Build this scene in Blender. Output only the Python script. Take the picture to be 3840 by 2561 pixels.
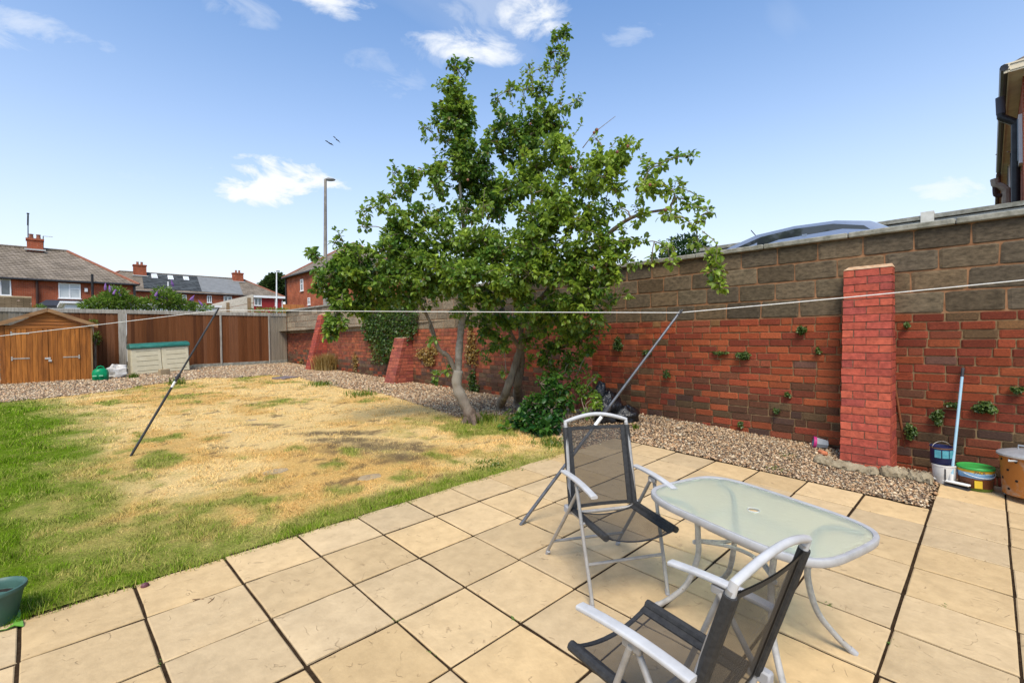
import bpy, math, random
import numpy as np
from mathutils import Vector, Matrix
random.seed(7); rng = np.random.default_rng(11)
S = bpy.context.scene
for o in list(bpy.data.objects): bpy.data.objects.remove(o)
COL = S.collection

# ------------------------------------------------------------------ camera
CH = 1.581; FPX = 1793.0; PIT, ROLL, YAW = -0.0085, -0.0195, 0.7852
CXP, CYP = 1920.0, 1280.5; K = 3840/2351.0
cw, sw = math.cos(YAW), math.sin(YAW)
cp, sp = math.cos(PIT), math.sin(PIT); cr, sr = math.cos(ROLL), math.sin(ROLL)
r0 = Vector((cw, -sw, 0)); fw = Vector((sw*cp, cw*cp, sp)); u0 = Vector((-sw*sp, -cw*sp, cp))
RV = r0*cr + u0*sr; UV = r0*-sr + u0*cr
cam = bpy.data.cameras.new('camera'); camo = bpy.data.objects.new('camera', cam); COL.objects.link(camo)
cam.sensor_width = 36; cam.lens = FPX/3840*36; cam.clip_end = 2000; cam.clip_start = .05
cam.shift_y = 0
m = Matrix((RV, UV, -fw)).transposed().to_4x4(); m.translation = (0, 0, CH); camo.matrix_world = m
S.camera = camo

# ------------------------------------------------------------------ light
SUN_EL, SUN_AZ = 54.0, 221.0      # azimuth measured from +X towards +Y, direction TO the sun
sd = Vector((math.cos(math.radians(SUN_EL))*math.cos(math.radians(SUN_AZ)), math.cos(math.radians(SUN_EL))*math.sin(math.radians(SUN_AZ)), math.sin(math.radians(SUN_EL))))
sl = bpy.data.lights.new('sun', 'SUN'); so = bpy.data.objects.new('sun', sl); COL.objects.link(so)
sl.energy = 2.5; sl.angle = math.radians(26); sl.color = (1.0, .90, .76)
so.rotation_euler = (-sd).to_track_quat('-Z', 'Y').to_euler()
W = bpy.data.worlds.new('World'); S.world = W; W.use_nodes = True
S.view_settings.view_transform = 'Standard'; S.view_settings.look = 'None'
S.view_settings.exposure = 0.86; S.view_settings.gamma = 1.0; S.view_settings.use_curve_mapping = False
S.render.resolution_x, S.render.resolution_y = 1024, 682
S.render.engine = 'CYCLES'

def ray(px, py):
    """direction through a pixel of the 2351x1568 view of the photograph"""
    x = px*K-CXP; y = py*K-CYP
    return (RV*(x/FPX) - UV*(y/FPX) + fw)
def build_world():
    nt = W.node_tree; N = nt.nodes; L = nt.links; N.clear()
    out = N.new('ShaderNodeOutputWorld'); bg = N.new('ShaderNodeBackground'); bg.inputs[1].default_value = .115
    sky = N.new('ShaderNodeTexSky'); sky.sky_type = 'NISHITA'; sky.sun_disc = False
    sky.sun_elevation = math.radians(SUN_EL); sky.sun_rotation = math.radians(90-SUN_AZ)
    sky.air_density = 1.0; sky.dust_density = .6; sky.ozone_density = 1.6; sky.altitude = 80
    tc = N.new('ShaderNodeTexCoord'); sep = N.new('ShaderNodeSeparateXYZ'); L.new(tc.outputs['Generated'], sep.inputs[0])
    def math_(op, a, b=None, clamp=False):
        n = N.new('ShaderNodeMath'); n.operation = op; n.use_clamp = clamp
        for i, v in enumerate((a, b)):
            if v is None: continue
            if isinstance(v, (int, float)): n.inputs[i].default_value = v
            else: L.new(v, n.inputs[i])
        return n.outputs[0]
    def ramp(v, a, b):
        n = N.new('ShaderNodeMapRange'); n.interpolation_type = 'SMOOTHSTEP'; n.inputs[1].default_value = a; n.inputs[2].default_value = b
        L.new(v, n.inputs[0]); return n.outputs[0]
    # thin high cloud: streaks on a plane far above, the same all round the sky
    zz = math_('ADD', math_('MAXIMUM', sep.outputs[2], 0), .12)
    cx = math_('DIVIDE', sep.outputs[0], zz); cy = math_('DIVIDE', sep.outputs[1], zz)
    cb = N.new('ShaderNodeCombineXYZ'); L.new(cx, cb.inputs[0]); L.new(cy, cb.inputs[1])
    mp = N.new('ShaderNodeMapping'); mp.inputs['Rotation'].default_value = (0, 0, .72); mp.inputs['Scale'].default_value = (.55, 1.9, 1); L.new(cb.outputs[0], mp.inputs[0])
    nz = N.new('ShaderNodeTexNoise'); nz.inputs['Scale'].default_value = .7; nz.inputs['Detail'].default_value = 5; nz.inputs['Roughness'].default_value = .5; L.new(mp.outputs[0], nz.inputs[0])
    streak = math_('MULTIPLY', ramp(nz.outputs[0], .40, .72), .42)
    haze = math_('POWER', math_('SUBTRACT', 1.0, math_('MAXIMUM', sep.outputs[2], 0), True), 3.1)
    haze = math_('MULTIPLY', haze, 1.25)
    cover = math_('MAXIMUM', streak, haze)
    # the clouds that stand in the view, each an ellipsoid of direction broken up by noise
    n2 = N.new('ShaderNodeTexNoise'); n2.inputs['Scale'].default_value = 9.0; n2.inputs['Detail'].default_value = 9; n2.inputs['Roughness'].default_value = .62; n2.inputs['Distortion'].default_value = .6
    mp2 = N.new('ShaderNodeMapping'); mp2.inputs['Scale'].default_value = (1, 1, 2.2); L.new(tc.outputs['Generated'], mp2.inputs[0]); L.new(mp2.outputs[0], n2.inputs[0])
    for (px, py, hw, hh, amt, tilt) in ((640, 418, 210, 85, 1.2, -.1), (600, 425, 160, 60, .9, -.05), (735, -15, 170, 60, .95, .1), (1070, 100, 190, 55, .95, .12), (1225, 30, 130, 85, 1.0, -.2), (1120, 55, 330, 110, .36, -.25), (40, 55, 260, 70, .6, .1), (20, 90, 120, 40, .6, 0),
                                     (380, 410, 200, 45, .5, -.1), (530, 20, 190, 50, .4, 0), (210, 105, 170, 40, .4, .1), (900, 175, 180, 80, .3, .3), (1450, 75, 110, 40, .35, 0), (2180, 500, 800, 170, .8, -.22), (1700, 560, 600, 140, .5, 0), (1900, 330, 700, 60, .22, -.1), (2050, 200, 700, 50, .15, -.08), (300, 250, 600, 90, .15, .05)):
        c = ray(px, py).normalized(); ex = c.cross(Vector((0, 0, 1))).normalized(); ey = ex.cross(c).normalized()
        a = ex*math.cos(tilt)-ey*math.sin(tilt); b = ex*math.sin(tilt)+ey*math.cos(tilt)
        sc = 1.0/ray(px, py).length
        def dot(v, s):
            n = N.new('ShaderNodeVectorMath'); n.operation = 'DOT_PRODUCT'; L.new(tc.outputs['Generated'], n.inputs[0]); n.inputs[1].default_value = v/s; return n.outputs['Value']
        dx = math_('POWER', dot(a, hw*K/FPX*sc), 2); dy = math_('POWER', dot(b, hh*K/FPX*sc), 2)
        d = math_('SUBTRACT', 1.0, math_('ADD', dx, dy), True)
        fr = dot(c, 1.0); d = math_('MULTIPLY', d, math_('GREATER_THAN', fr, 0))
        v = math_('MULTIPLY', math_('POWER', d, .55), math_('MULTIPLY', n2.outputs[0], 1.0))
        cover = math_('MAXIMUM', cover, math_('MULTIPLY', ramp(v, .26, .60), amt, True))
    mix = N.new('ShaderNodeMixRGB'); L.new(math_('MINIMUM', cover, .97), mix.inputs[0]); mix.inputs[2].default_value = (4.9, 5.05, 5.2, 1)
    # a deeper, cleaner blue than the bare model gives
    tint = N.new('ShaderNodeMixRGB'); tint.blend_type = 'MULTIPLY'; tint.inputs[0].default_value = 1; tint.inputs[2].default_value = (.60, .95, 1.2, 1)
    L.new(sky.outputs[0], tint.inputs[1]); L.new(tint.outputs[0], mix.inputs[1]); L.new(mix.outputs[0], bg.inputs[0]); L.new(bg.outputs[0], out.inputs[0])
build_world()

# ------------------------------------------------------------------ ground shape and pixel helpers
def ss(a, b, x):
    t = np.clip((np.asarray(x, float)-a)/(b-a), 0, 1); return t*t*(3-2*t)
def gz(X, Y):
    X = np.asarray(X, float); Y = np.asarray(Y, float)
    k = .5*(Y-3.6+np.sqrt((Y-3.6)**2+.6))
    return .0597*Y-.0312*k+.0038*X+.07*ss(5.5, 6.4, X)*ss(.6, 1.5, Y)*(1-ss(5, 8, Y))-.06*ss(12, 18, Y)*(1-ss(1, 4, X))
def GZ(x, y): return float(gz(x, y))
def g(px, py, dz=0.):
    d = ray(px, py); lo, hi = .3, 200.
    for _ in range(60):
        t = (lo+hi)/2
        if CH+d.z*t-GZ(d.x*t, d.y*t)-dz > 0: lo = t
        else: hi = t
    return Vector((d.x*lo, d.y*lo, CH+d.z*lo))
def aty(px, py, Y): d = ray(px, py); t = Y/d.y; return Vector((d.x*t, Y, CH+d.z*t))
def atx(px, py, X): d = ray(px, py); t = X/d.x; return Vector((X, d.y*t, CH+d.z*t))
def atd(px, py, D): d = ray(px, py); t = D/(d.x*sw+d.y*cw); return Vector((d.x*t, d.y*t, CH+d.z*t))
WA, WB = 6.71, .0316                     # garden side of the boundary wall: X = WA + WB*Y
def onwall(px, py, off=0.): d = ray(px, py); t = (WA-off)/(d.x-WB*d.y); return Vector((d.x*t, d.y*t, CH+d.z*t))

def vnoise(x, y, seed=0):
    x = np.asarray(x, float); y = np.asarray(y, float)
    xi = np.floor(x).astype(np.int64); yi = np.floor(y).astype(np.int64); fx = x-xi; fy = y-yi
    fx = fx*fx*(3-2*fx); fy = fy*fy*(3-2*fy)
    def h(a, b):
        n = (a*374761393+b*668265263+seed*982451653) & 0x7fffffff
        n = ((n ^ (n >> 13))*1274126177) & 0x7fffffff
        return ((n ^ (n >> 16)) & 0xffff)/65535.
    return (h(xi, yi)*(1-fx)+h(xi+1, yi)*fx)*(1-fy)+(h(xi, yi+1)*(1-fx)+h(xi+1, yi+1)*fx)*fy
def fbm(x, y, seed=0, o=4):
    s = 0.; a = .5; t = 0.
    for i in range(o): s = s+a*vnoise(np.asarray(x)*2**i, np.asarray(y)*2**i, seed+i); t += a; a *= .55
    return s/t

# ------------------------------------------------------------------ materials
def mat(name, c1, c2=None, rough=.75, scale=8., bump=.15, bscale=None, metal=0., spec=.3, src=None, spots=None, detail=6., stretch=None, lo=.35, hi=.65, trans=0., alpha=None, coat=0., randv=.0, bdist=.01):
    """src: None = colours c1..c2 by noise, 'obj' = object colour, 'attr' = mesh colour; noise then varies it"""
    m = bpy.data.materials.new(name); m.use_nodes = True; nt = m.node_tree; N = nt.nodes; L = nt.links
    p = N['Principled BSDF']; p.inputs['Roughness'].default_value = rough; p.inputs['Metallic'].default_value = metal
    p.inputs['Specular IOR Level'].default_value = spec; p.inputs['Coat Weight'].default_value = coat
    tc = N.new('ShaderNodeTexCoord'); oi = N.new('ShaderNodeObjectInfo')
    ad = N.new('ShaderNodeVectorMath'); ad.operation = 'MULTIPLY_ADD'; ad.inputs[1].default_value = (37, 91, 53); L.new(tc.outputs['Object'], ad.inputs[2]); L.new(oi.outputs['Random'], ad.inputs[0])
    vec = ad.outputs[0]
    if stretch:
        mp = N.new('ShaderNodeMapping'); mp.inputs['Scale'].default_value = stretch; L.new(vec, mp.inputs[0]); vec = mp.outputs[0]
    nz = N.new('ShaderNodeTexNoise'); nz.inputs['Scale'].default_value = scale; nz.inputs['Detail'].default_value = detail; nz.inputs['Roughness'].default_value = .62; L.new(vec, nz.inputs[0])
    mr = N.new('ShaderNodeMapRange'); mr.inputs[1].default_value = lo; mr.inputs[2].default_value = hi; L.new(nz.outputs[0], mr.inputs[0])
    mx = N.new('ShaderNodeMixRGB'); L.new(mr.outputs[0], mx.inputs[0])
    c2 = c2 or c1
    mx.inputs[1].default_value = (*c1, 1); mx.inputs[2].default_value = (*c2, 1)
    colr = mx.outputs[0]
    if src:
        if src == 'obj': sc = oi.outputs['Color']
        else:
            at = N.new('ShaderNodeAttribute'); at.attribute_name = 'Col'; sc = at.outputs['Color']
        mu = N.new('ShaderNodeMixRGB'); mu.blend_type = 'MULTIPLY'; mu.inputs[0].default_value = 1; L.new(sc, mu.inputs[1]); L.new(colr, mu.inputs[2]); colr = mu.outputs[0]
    if randv:
        hs = N.new('ShaderNodeHueSaturation'); v = N.new('ShaderNodeMapRange'); v.inputs[3].default_value = 1-randv; v.inputs[4].default_value = 1+randv; L.new(oi.outputs['Random'], v.inputs[0]); L.new(v.outputs[0], hs.inputs['Value']); L.new(colr, hs.inputs['Color']); colr = hs.outputs[0]
    if spots:
        for (sc_, th, amt, c) in spots:
            n3 = N.new('ShaderNodeTexNoise'); n3.inputs['Scale'].default_value = sc_; n3.inputs['Detail'].default_value = 5; n3.inputs['Roughness'].default_value = .65; L.new(vec, n3.inputs[0])
            r3 = N.new('ShaderNodeMapRange'); r3.inputs[1].default_value = th; r3.inputs[2].default_value = th+.07; r3.inputs[4].default_value = amt; L.new(n3.outputs[0], r3.inputs[0])
            m3 = N.new('ShaderNodeMixRGB'); L.new(r3.outputs[0], m3.inputs[0]); L.new(colr, m3.inputs[1]); m3.inputs[2].default_value = (*c, 1); colr = m3.outputs[0]
    L.new(colr, p.inputs['Base Color'])
    if bump:
        b = N.new('ShaderNodeBump'); b.inputs['Strength'].default_value = bump; b.inputs['Distance'].default_value = bdist
        if bscale:
            n4 = N.new('ShaderNodeTexNoise'); n4.inputs['Scale'].default_value = bscale; n4.inputs['Detail'].default_value = 5; L.new(vec, n4.inputs[0]); L.new(n4.outputs[0], b.inputs['Height'])
        else: L.new(nz.outputs[0], b.inputs['Height'])
        L.new(b.outputs[0], p.inputs['Normal'])
    if trans:
        tr = N.new('ShaderNodeBsdfTranslucent'); L.new(colr, tr.inputs[0]); ms = N.new('ShaderNodeMixShader'); ms.inputs[0].default_value = trans
        L.new(p.outputs[0], ms.inputs[1]); L.new(tr.outputs[0], ms.inputs[2]); L.new(ms.outputs[0], N['Material Output'].inputs[0])
    if alpha is not None: p.inputs['Alpha'].default_value = alpha
    return m
def weave_mat(name, c, cover):
    m = mat(name, c, tuple(v*1.3 for v in c), rough=.55, scale=60, bump=.1); nt = m.node_tree; N = nt.nodes; L = nt.links
    tr = N.new('ShaderNodeBsdfTransparent'); ms = N.new('ShaderNodeMixShader'); ms.inputs[0].default_value = cover
    L.new(tr.outputs[0], ms.inputs[1]); L.new(N['Principled BSDF'].outputs[0], ms.inputs[2]); L.new(ms.outputs[0], N['Material Output'].inputs[0]); return m
def brickwall_mat(name, c1, c2, mortar, wid=.24, ht=.083, axis='xz'):
    m = bpy.data.materials.new(name); m.use_nodes = True; nt = m.node_tree; N = nt.nodes; L = nt.links; p = N['Principled BSDF']; p.inputs['Roughness'].default_value = .9; p.inputs['Specular IOR Level'].default_value = .15
    tc = N.new('ShaderNodeTexCoord'); sp_ = N.new('ShaderNodeSeparateXYZ'); L.new(tc.outputs['Object'], sp_.inputs[0])
    cb = N.new('ShaderNodeCombineXYZ'); ad = N.new('ShaderNodeMath'); L.new(sp_.outputs[0], ad.inputs[0]); L.new(sp_.outputs[1], ad.inputs[1])
    L.new(ad.outputs[0], cb.inputs[0]); L.new(sp_.outputs[2], cb.inputs[1])
    bt = N.new('ShaderNodeTexBrick'); bt.inputs['Scale'].default_value = 1; bt.inputs['Brick Width'].default_value = wid; bt.inputs['Row Height'].default_value = ht; bt.inputs['Mortar Size'].default_value = .009
    bt.inputs['Color1'].default_value = (*c1, 1); bt.inputs['Color2'].default_value = (*c2, 1); bt.inputs['Mortar'].default_value = (*mortar, 1); L.new(cb.outputs[0], bt.inputs[0])
    nz = N.new('ShaderNodeTexNoise'); nz.inputs['Scale'].default_value = 1.2; nz.inputs['Detail'].default_value = 7; L.new(tc.outputs['Object'], nz.inputs[0])
    mr = N.new('ShaderNodeMapRange'); mr.inputs[1].default_value = .3; mr.inputs[2].default_value = .7; mr.inputs[3].default_value = .72; mr.inputs[4].default_value = 1.25; L.new(nz.outputs[0], mr.inputs[0])
    mu = N.new('ShaderNodeMixRGB'); mu.blend_type = 'MULTIPLY'; mu.inputs[0].default_value = 1; L.new(bt.outputs[0], mu.inputs[1]); L.new(mr.outputs[0], mu.inputs[2])
    n2 = N.new('ShaderNodeTexNoise'); n2.inputs['Scale'].default_value = 6; n2.inputs['Detail'].default_value = 6; L.new(tc.outputs['Object'], n2.inputs[0])
    r2 = N.new('ShaderNodeMapRange'); r2.inputs[1].default_value = .66; r2.inputs[2].default_value = .72; r2.inputs[4].default_value = .5; L.new(n2.outputs[0], r2.inputs[0])
    m2 = N.new('ShaderNodeMixRGB'); L.new(r2.outputs[0], m2.inputs[0]); L.new(mu.outputs[0], m2.inputs[1]); m2.inputs[2].default_value = (.6, .42, .34, 1)
    L.new(m2.outputs[0], p.inputs['Base Color']); b = N.new('ShaderNodeBump'); b.inputs['Strength'].default_value = .6; b.inputs['Distance'].default_value = .01; L.new(bt.outputs['Fac'], b.inputs['Height']); b.invert = True; L.new(b.outputs[0], p.inputs['Normal'])
    return m
def tile_mat(name, c1, c2, row, wid, rough=.85, gap=.02, mort=(.03, .03, .03)):
    """roof tiles: courses run along the slope, from object coordinates (x or y along the eave, z up)"""
    m = brickwall_mat(name, c1, c2, mort, wid, row); N = m.node_tree.nodes
    for n in N:
        if n.type == 'TEX_BRICK': n.inputs['Mortar Size'].default_value = gap
        if n.type == 'MIX_RGB' and n.blend_type == 'MIX': n.inputs[2].default_value = (*[v*1.5 for v in c1], 1)
    N['Principled BSDF'].inputs['Roughness'].default_value = rough
    return m

# ------------------------------------------------------------------ mesh builder and scene tree
WL = {}
def link(o, parent=None):
    COL.objects.link(o)
    if parent is not None: o.parent = parent
def tag(o, label=None, cat=None, group=None, kind=None):
    for k, v in (('label', label), ('category', cat), ('group', group), ('kind', kind)):
        if v: o[k] = v
    return o
def thing(name, label, cat, loc, rz=0., group=None):
    o = bpy.data.objects.new(name, None); link(o); o.location = loc; o.rotation_euler = (0, 0, rz); o.empty_display_size = .1
    WL[o.name] = Vector(loc); return tag(o, label, cat, group)
class B:
    def __init__(s): s.v = []; s.f = []; s.c = []; s.col = (1, 1, 1)
    def add(s, vs, fs):
        b = len(s.v); s.v += [tuple(v) for v in vs]; s.f += [tuple(b+i for i in f) for f in fs]; s.c += [s.col]*len(fs); return s
    def box(s, c, d, R=None, bev=0.):
        x, y, z = d[0]/2, d[1]/2, d[2]/2; c = Vector(c)
        if bev:
            b = bev; vs = []; 
            for sx in (-1, 1):
                for sy in (-1, 1):
                    for sz in (-1, 1): vs += [(sx*x, sy*(y-b), sz*(z-b)), (sx*(x-b), sy*y, sz*(z-b)), (sx*(x-b), sy*(y-b), sz*z)]
            def i(sx, sy, sz, k): return (((sx > 0)*4+(sy > 0)*2+(sz > 0))*3)+k
            fs = []
            for a in (-1, 1):
                fs.append([i(a, -1, -1, 0), i(a, 1, -1, 0), i(a, 1, 1, 0), i(a, -1, 1, 0)][::a])
                fs.append([i(-1, a, -1, 1), i(-1, a, 1, 1), i(1, a, 1, 1), i(1, a, -1, 1)][::a])
                fs.append([i(-1, -1, a, 2), i(1, -1, a, 2), i(1, 1, a, 2), i(-1, 1, a, 2)][::a])
                for b_ in (-1, 1):
                    q = a*b_
                    fs.append([i(a, b_, -1, 0), i(a, b_, -1, 1), i(a, b_, 1, 1), i(a, b_, 1, 0)][::q])
                    fs.append([i(a, -1, b_, 0), i(a, 1, b_, 0), i(a, 1, b_, 2), i(a, -1, b_, 2)][::q])
                    fs.append([i(-1, a, b_, 1), i(-1, a, b_, 2), i(1, a, b_, 2), i(1, a, b_, 1)][::q])
                    for c_ in (-1, 1): fs.append([i(a, b_, c_, 0), i(a, b_, c_, 1), i(a, b_, c_, 2)][::a*b_*c_])
        else:
            vs = [(sx*x, sy*y, sz*z) for sx in (-1, 1) for sy in (-1, 1) for sz in (-1, 1)]
            fs = [(0, 1, 3, 2), (4, 6, 7, 5), (0, 4, 5, 1), (2, 3, 7, 6), (0, 2, 6, 4), (1, 5, 7, 3)]
        if R is not None: vs = [R @ Vector(v) for v in vs]
        return s.add([c+Vector(v) for v in vs], fs)
    def tube(s, pts, r, n=8, cap=True, closed=False):
        pts = [Vector(p) for p in pts]; k = len(pts); rs = r if isinstance(r, (list, tuple)) else [r]*k
        vs = []; prev = None
        for i, p in enumerate(pts):
            if closed: t = (pts[(i+1) % k]-pts[i-1]).normalized()
            else: t = (pts[min(i+1, k-1)]-pts[max(i-1, 0)]).normalized()
            a = prev if prev is not None else (Vector((0, 0, 1)) if abs(t.z) < .9 else Vector((1, 0, 0)))
            a = a-t*a.dot(t); a = a.normalized() if a.length > 1e-6 else t.orthogonal().normalized(); prev = a; b = t.cross(a)
            vs += [p+(a*math.cos(2*math.pi*j/n)+b*math.sin(2*math.pi*j/n))*rs[i] for j in range(n)]
        fs = [(i*n+j, i*n+(j+1) % n, ((i+1) % k)*n+(j+1) % n, ((i+1) % k)*n+j) for i in range(k if closed else k-1) for j in range(n)]
        if cap and not closed: fs += [tuple(range(n))[::-1], tuple((k-1)*n+j for j in range(n))]
        return s.add(vs, fs)
    def flat(s, pts, w, h, n=10, up=(0, 0, 1)):
        """a bar of rounded rectangular section w x h swept along pts"""
        pts = [Vector(p) for p in pts]; k = len(pts); up = Vector(up); sec = []
        for j in range(n*2):
            a = 2*math.pi*j/(n*2); sec.append((math.copysign(abs(math.cos(a))**.45, math.cos(a))*w/2, math.copysign(abs(math.sin(a))**.45, math.sin(a))*h/2))
        vs = []
        for i, p in enumerate(pts):
            t = (pts[min(i+1, k-1)]-pts[max(i-1, 0)]).normalized(); b = t.cross(up).normalized(); c = b.cross(t)
            vs += [p+b*x+c*y for x, y in sec]
        q = n*2
        fs = [(i*q+j, i*q+(j+1) % q, (i+1)*q+(j+1) % q, (i+1)*q+j) for i in range(k-1) for j in range(q)]+[tuple(range(q))[::-1], tuple((k-1)*q+j for j in range(q))]
        return s.add(vs, fs)
    def lathe(s, c, prof, n=24, cap0=True, cap1=True, R=None):
        c = Vector(c); vs = []
        for r, z in prof:
            for j in range(n):
                v = Vector((r*math.cos(2*math.pi*j/n), r*math.sin(2*math.pi*j/n), z)); vs.append(c+(R @ v if R is not None else v))
        fs = [(i*n+j, i*n+(j+1) % n, (i+1)*n+(j+1) % n, (i+1)*n+j) for i in range(len(prof)-1) for j in range(n)]
        if cap0: fs.append(tuple(range(n))[::-1])
        if cap1: fs.append(tuple((len(prof)-1)*n+j for j in range(n)))
        return s.add(vs, fs)
    def prism(s, poly, h0, h1, ax='z'):
        n = len(poly)
        def mk(p, h): return (p[0], p[1], h) if ax == 'z' else ((h, p[0], p[1]) if ax == 'x' else (p[0], h, p[1]))
        vs = [mk(p, h0) for p in poly]+[mk(p, h1) for p in poly]
        return s.add(vs, [tuple(range(n))[::-1], tuple(range(n, 2*n))]+[(i, (i+1) % n, n+(i+1) % n, n+i) for i in range(n)])
    def build(s, name, material, parent=None, local=False, smooth=False, colattr=False):
        me = bpy.data.meshes.new(name); off = Vector((0, 0, 0))
        if parent is not None and not local: off = WL[parent.name]
        me.from_pydata([tuple(Vector(v)-off) for v in s.v], [], s.f); me.update()
        if colattr:
            a = me.color_attributes.new('Col', 'FLOAT_COLOR', 'CORNER'); buf = []
            for i, p in enumerate(me.polygons): buf += [*s.c[i], 1.]*p.loop_total
            a.data.foreach_set('color', buf)
        if smooth:
            me.shade_smooth()
            if smooth != 'full': me.set_sharp_from_angle(angle=math.radians(38))
        o = bpy.data.objects.new(name, me); me.materials.append(material); link(o, parent)
        if parent is not None: WL[o.name] = WL[parent.name] if parent.name in WL else Vector((0, 0, 0))
        else: WL[o.name] = Vector((0, 0, 0))
        return o
def raw_mesh(name, V, F, material, parent=None, vcol=None, smooth=False):
    """fast mesh from numpy arrays (all faces the same size); vcol per vertex"""
    V = np.asarray(V, np.float32); F = np.asarray(F, np.int32); me = bpy.data.meshes.new(name); k = F.shape[1]
    if parent is not None: V = V-np.array(WL[parent.name], np.float32)
    me.vertices.add(len(V)); me.vertices.foreach_set('co', V.ravel()); me.loops.add(F.size); me.loops.foreach_set('vertex_index', F.ravel())
    me.polygons.add(len(F)); me.polygons.foreach_set('loop_start', np.arange(0, F.size, k, dtype=np.int32)); me.polygons.foreach_set('loop_total', np.full(len(F), k, np.int32))
    me.update(calc_edges=True)
    if vcol is not None:
        a = me.color_attributes.new('Col', 'FLOAT_COLOR', 'POINT'); c4 = np.ones((len(V), 4), np.float32); c4[:, :3] = vcol; a.data.foreach_set('color', c4.ravel())
    if smooth: me.shade_smooth()
    me.materials.append(material); o = bpy.data.objects.new(name, me); link(o, parent); WL[o.name] = WL[parent.name] if parent is not None else Vector((0, 0, 0)); return o
def rotz(a): return Matrix.Rotation(a, 3, 'Z')
def structure(o): return tag(o, kind='structure')
def one(b, name, material, label, cat, group=None, **k):
    """a thing that is one mesh; its origin sits at its base"""
    lo = Vector([min(v[i] for v in b.v) for i in range(3)]); hi = Vector([max(v[i] for v in b.v) for i in range(3)])
    org = Vector(((lo.x+hi.x)/2, (lo.y+hi.y)/2, lo.z)); b.v = [tuple(Vector(v)-org) for v in b.v]
    o = b.build(name, material, **k); o.location = org; return tag(o, label, cat, group)

# ================================================================== SETTING: ground, lawn, gravel, patio
LAWN = [(-7.0, 3.47), (5.0, 3.47)] + [tuple(g(*q)[:2]) for q in ((1290, 1025), (1270, 985), (1185, 952), (1110, 955), (1055, 958), (1010, 945), (950, 925), (880, 905), (800, 893), (730, 880), (690, 868), (640, 862), (600, 862), (540, 868), (480, 868), (420, 875), (330, 885), (280, 895), (200, 905), (100, 915), (0, 925))] + [(-7.0, 13.2)]
LAWN[1] = (4.45, 3.47)
def inside(X, Y, poly):
    X = np.asarray(X); Y = np.asarray(Y); r = np.zeros(X.shape, bool); n = len(poly)
    for i in range(n):
        x1, y1 = poly[i]; x2, y2 = poly[(i+1) % n]
        c = ((y1 > Y) != (y2 > Y)) & (X < (x2-x1)*(Y-y1)/(y2-y1+1e-12)+x1); r ^= c
    return r
STREET = 1.9
def far_ground(X, Y):
    Yc = np.clip(Y, -6, 60); z = gz(np.clip(X, -6, 7), Yc)-.07
    st = ss(6.80, 6.90, X-WB*np.clip(Y, -6, 24)); up = STREET-.02+.0*Y
    return z*(1-st)+np.maximum(up, z+.2)*st
def grid_obj(name, xs, ys, zf, material, keep=None, vcol=None, skew=False):
    X, Y = np.meshgrid(xs, ys); 
    if skew: X = X+WB*np.clip(Y, -6, 24)
    Z = zf(X, Y); V = np.stack([X, Y, Z], -1).reshape(-1, 3); nx = len(xs); ny = len(ys)
    i, j = np.meshgrid(np.arange(nx-1), np.arange(ny-1)); a = (j*nx+i).ravel(); F = np.stack([a, a+1, a+nx+1, a+nx], 1)
    if keep is not None:
        C = V[F].mean(1); F = F[keep(C[:, 0], C[:, 1])]; used = np.unique(F); mp = np.zeros(len(V), int); mp[used] = np.arange(len(used)); V = V[used]; F = mp[F]
    return raw_mesh(name, V, F, material, None, vcol(V[:, 0], V[:, 1]) if vcol else None, True)
M_soil = mat('soil', (.075, .045, .022), (.13, .085, .045), rough=.95, scale=3, bump=.4, bscale=40)
M_earth = mat('rough_ground', (.10, .11, .035), (.16, .13, .06), rough=.95, scale=.4, bump=.3)
structure(grid_obj('ground', [-700, -200, -60, -20, -8, 0, 4, 6.5, 6.80, 6.90, 7.3, 8, 10, 14, 30, 60, 200, 700], [-300, -60, -10, -5, -2, 0, 1, 2, 3, 4, 5, 7, 9, 11, 13, 15, 17, 19, 21, 23, 26, 30, 40, 60, 90, 200, 700], far_ground, M_earth, skew=True))

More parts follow.
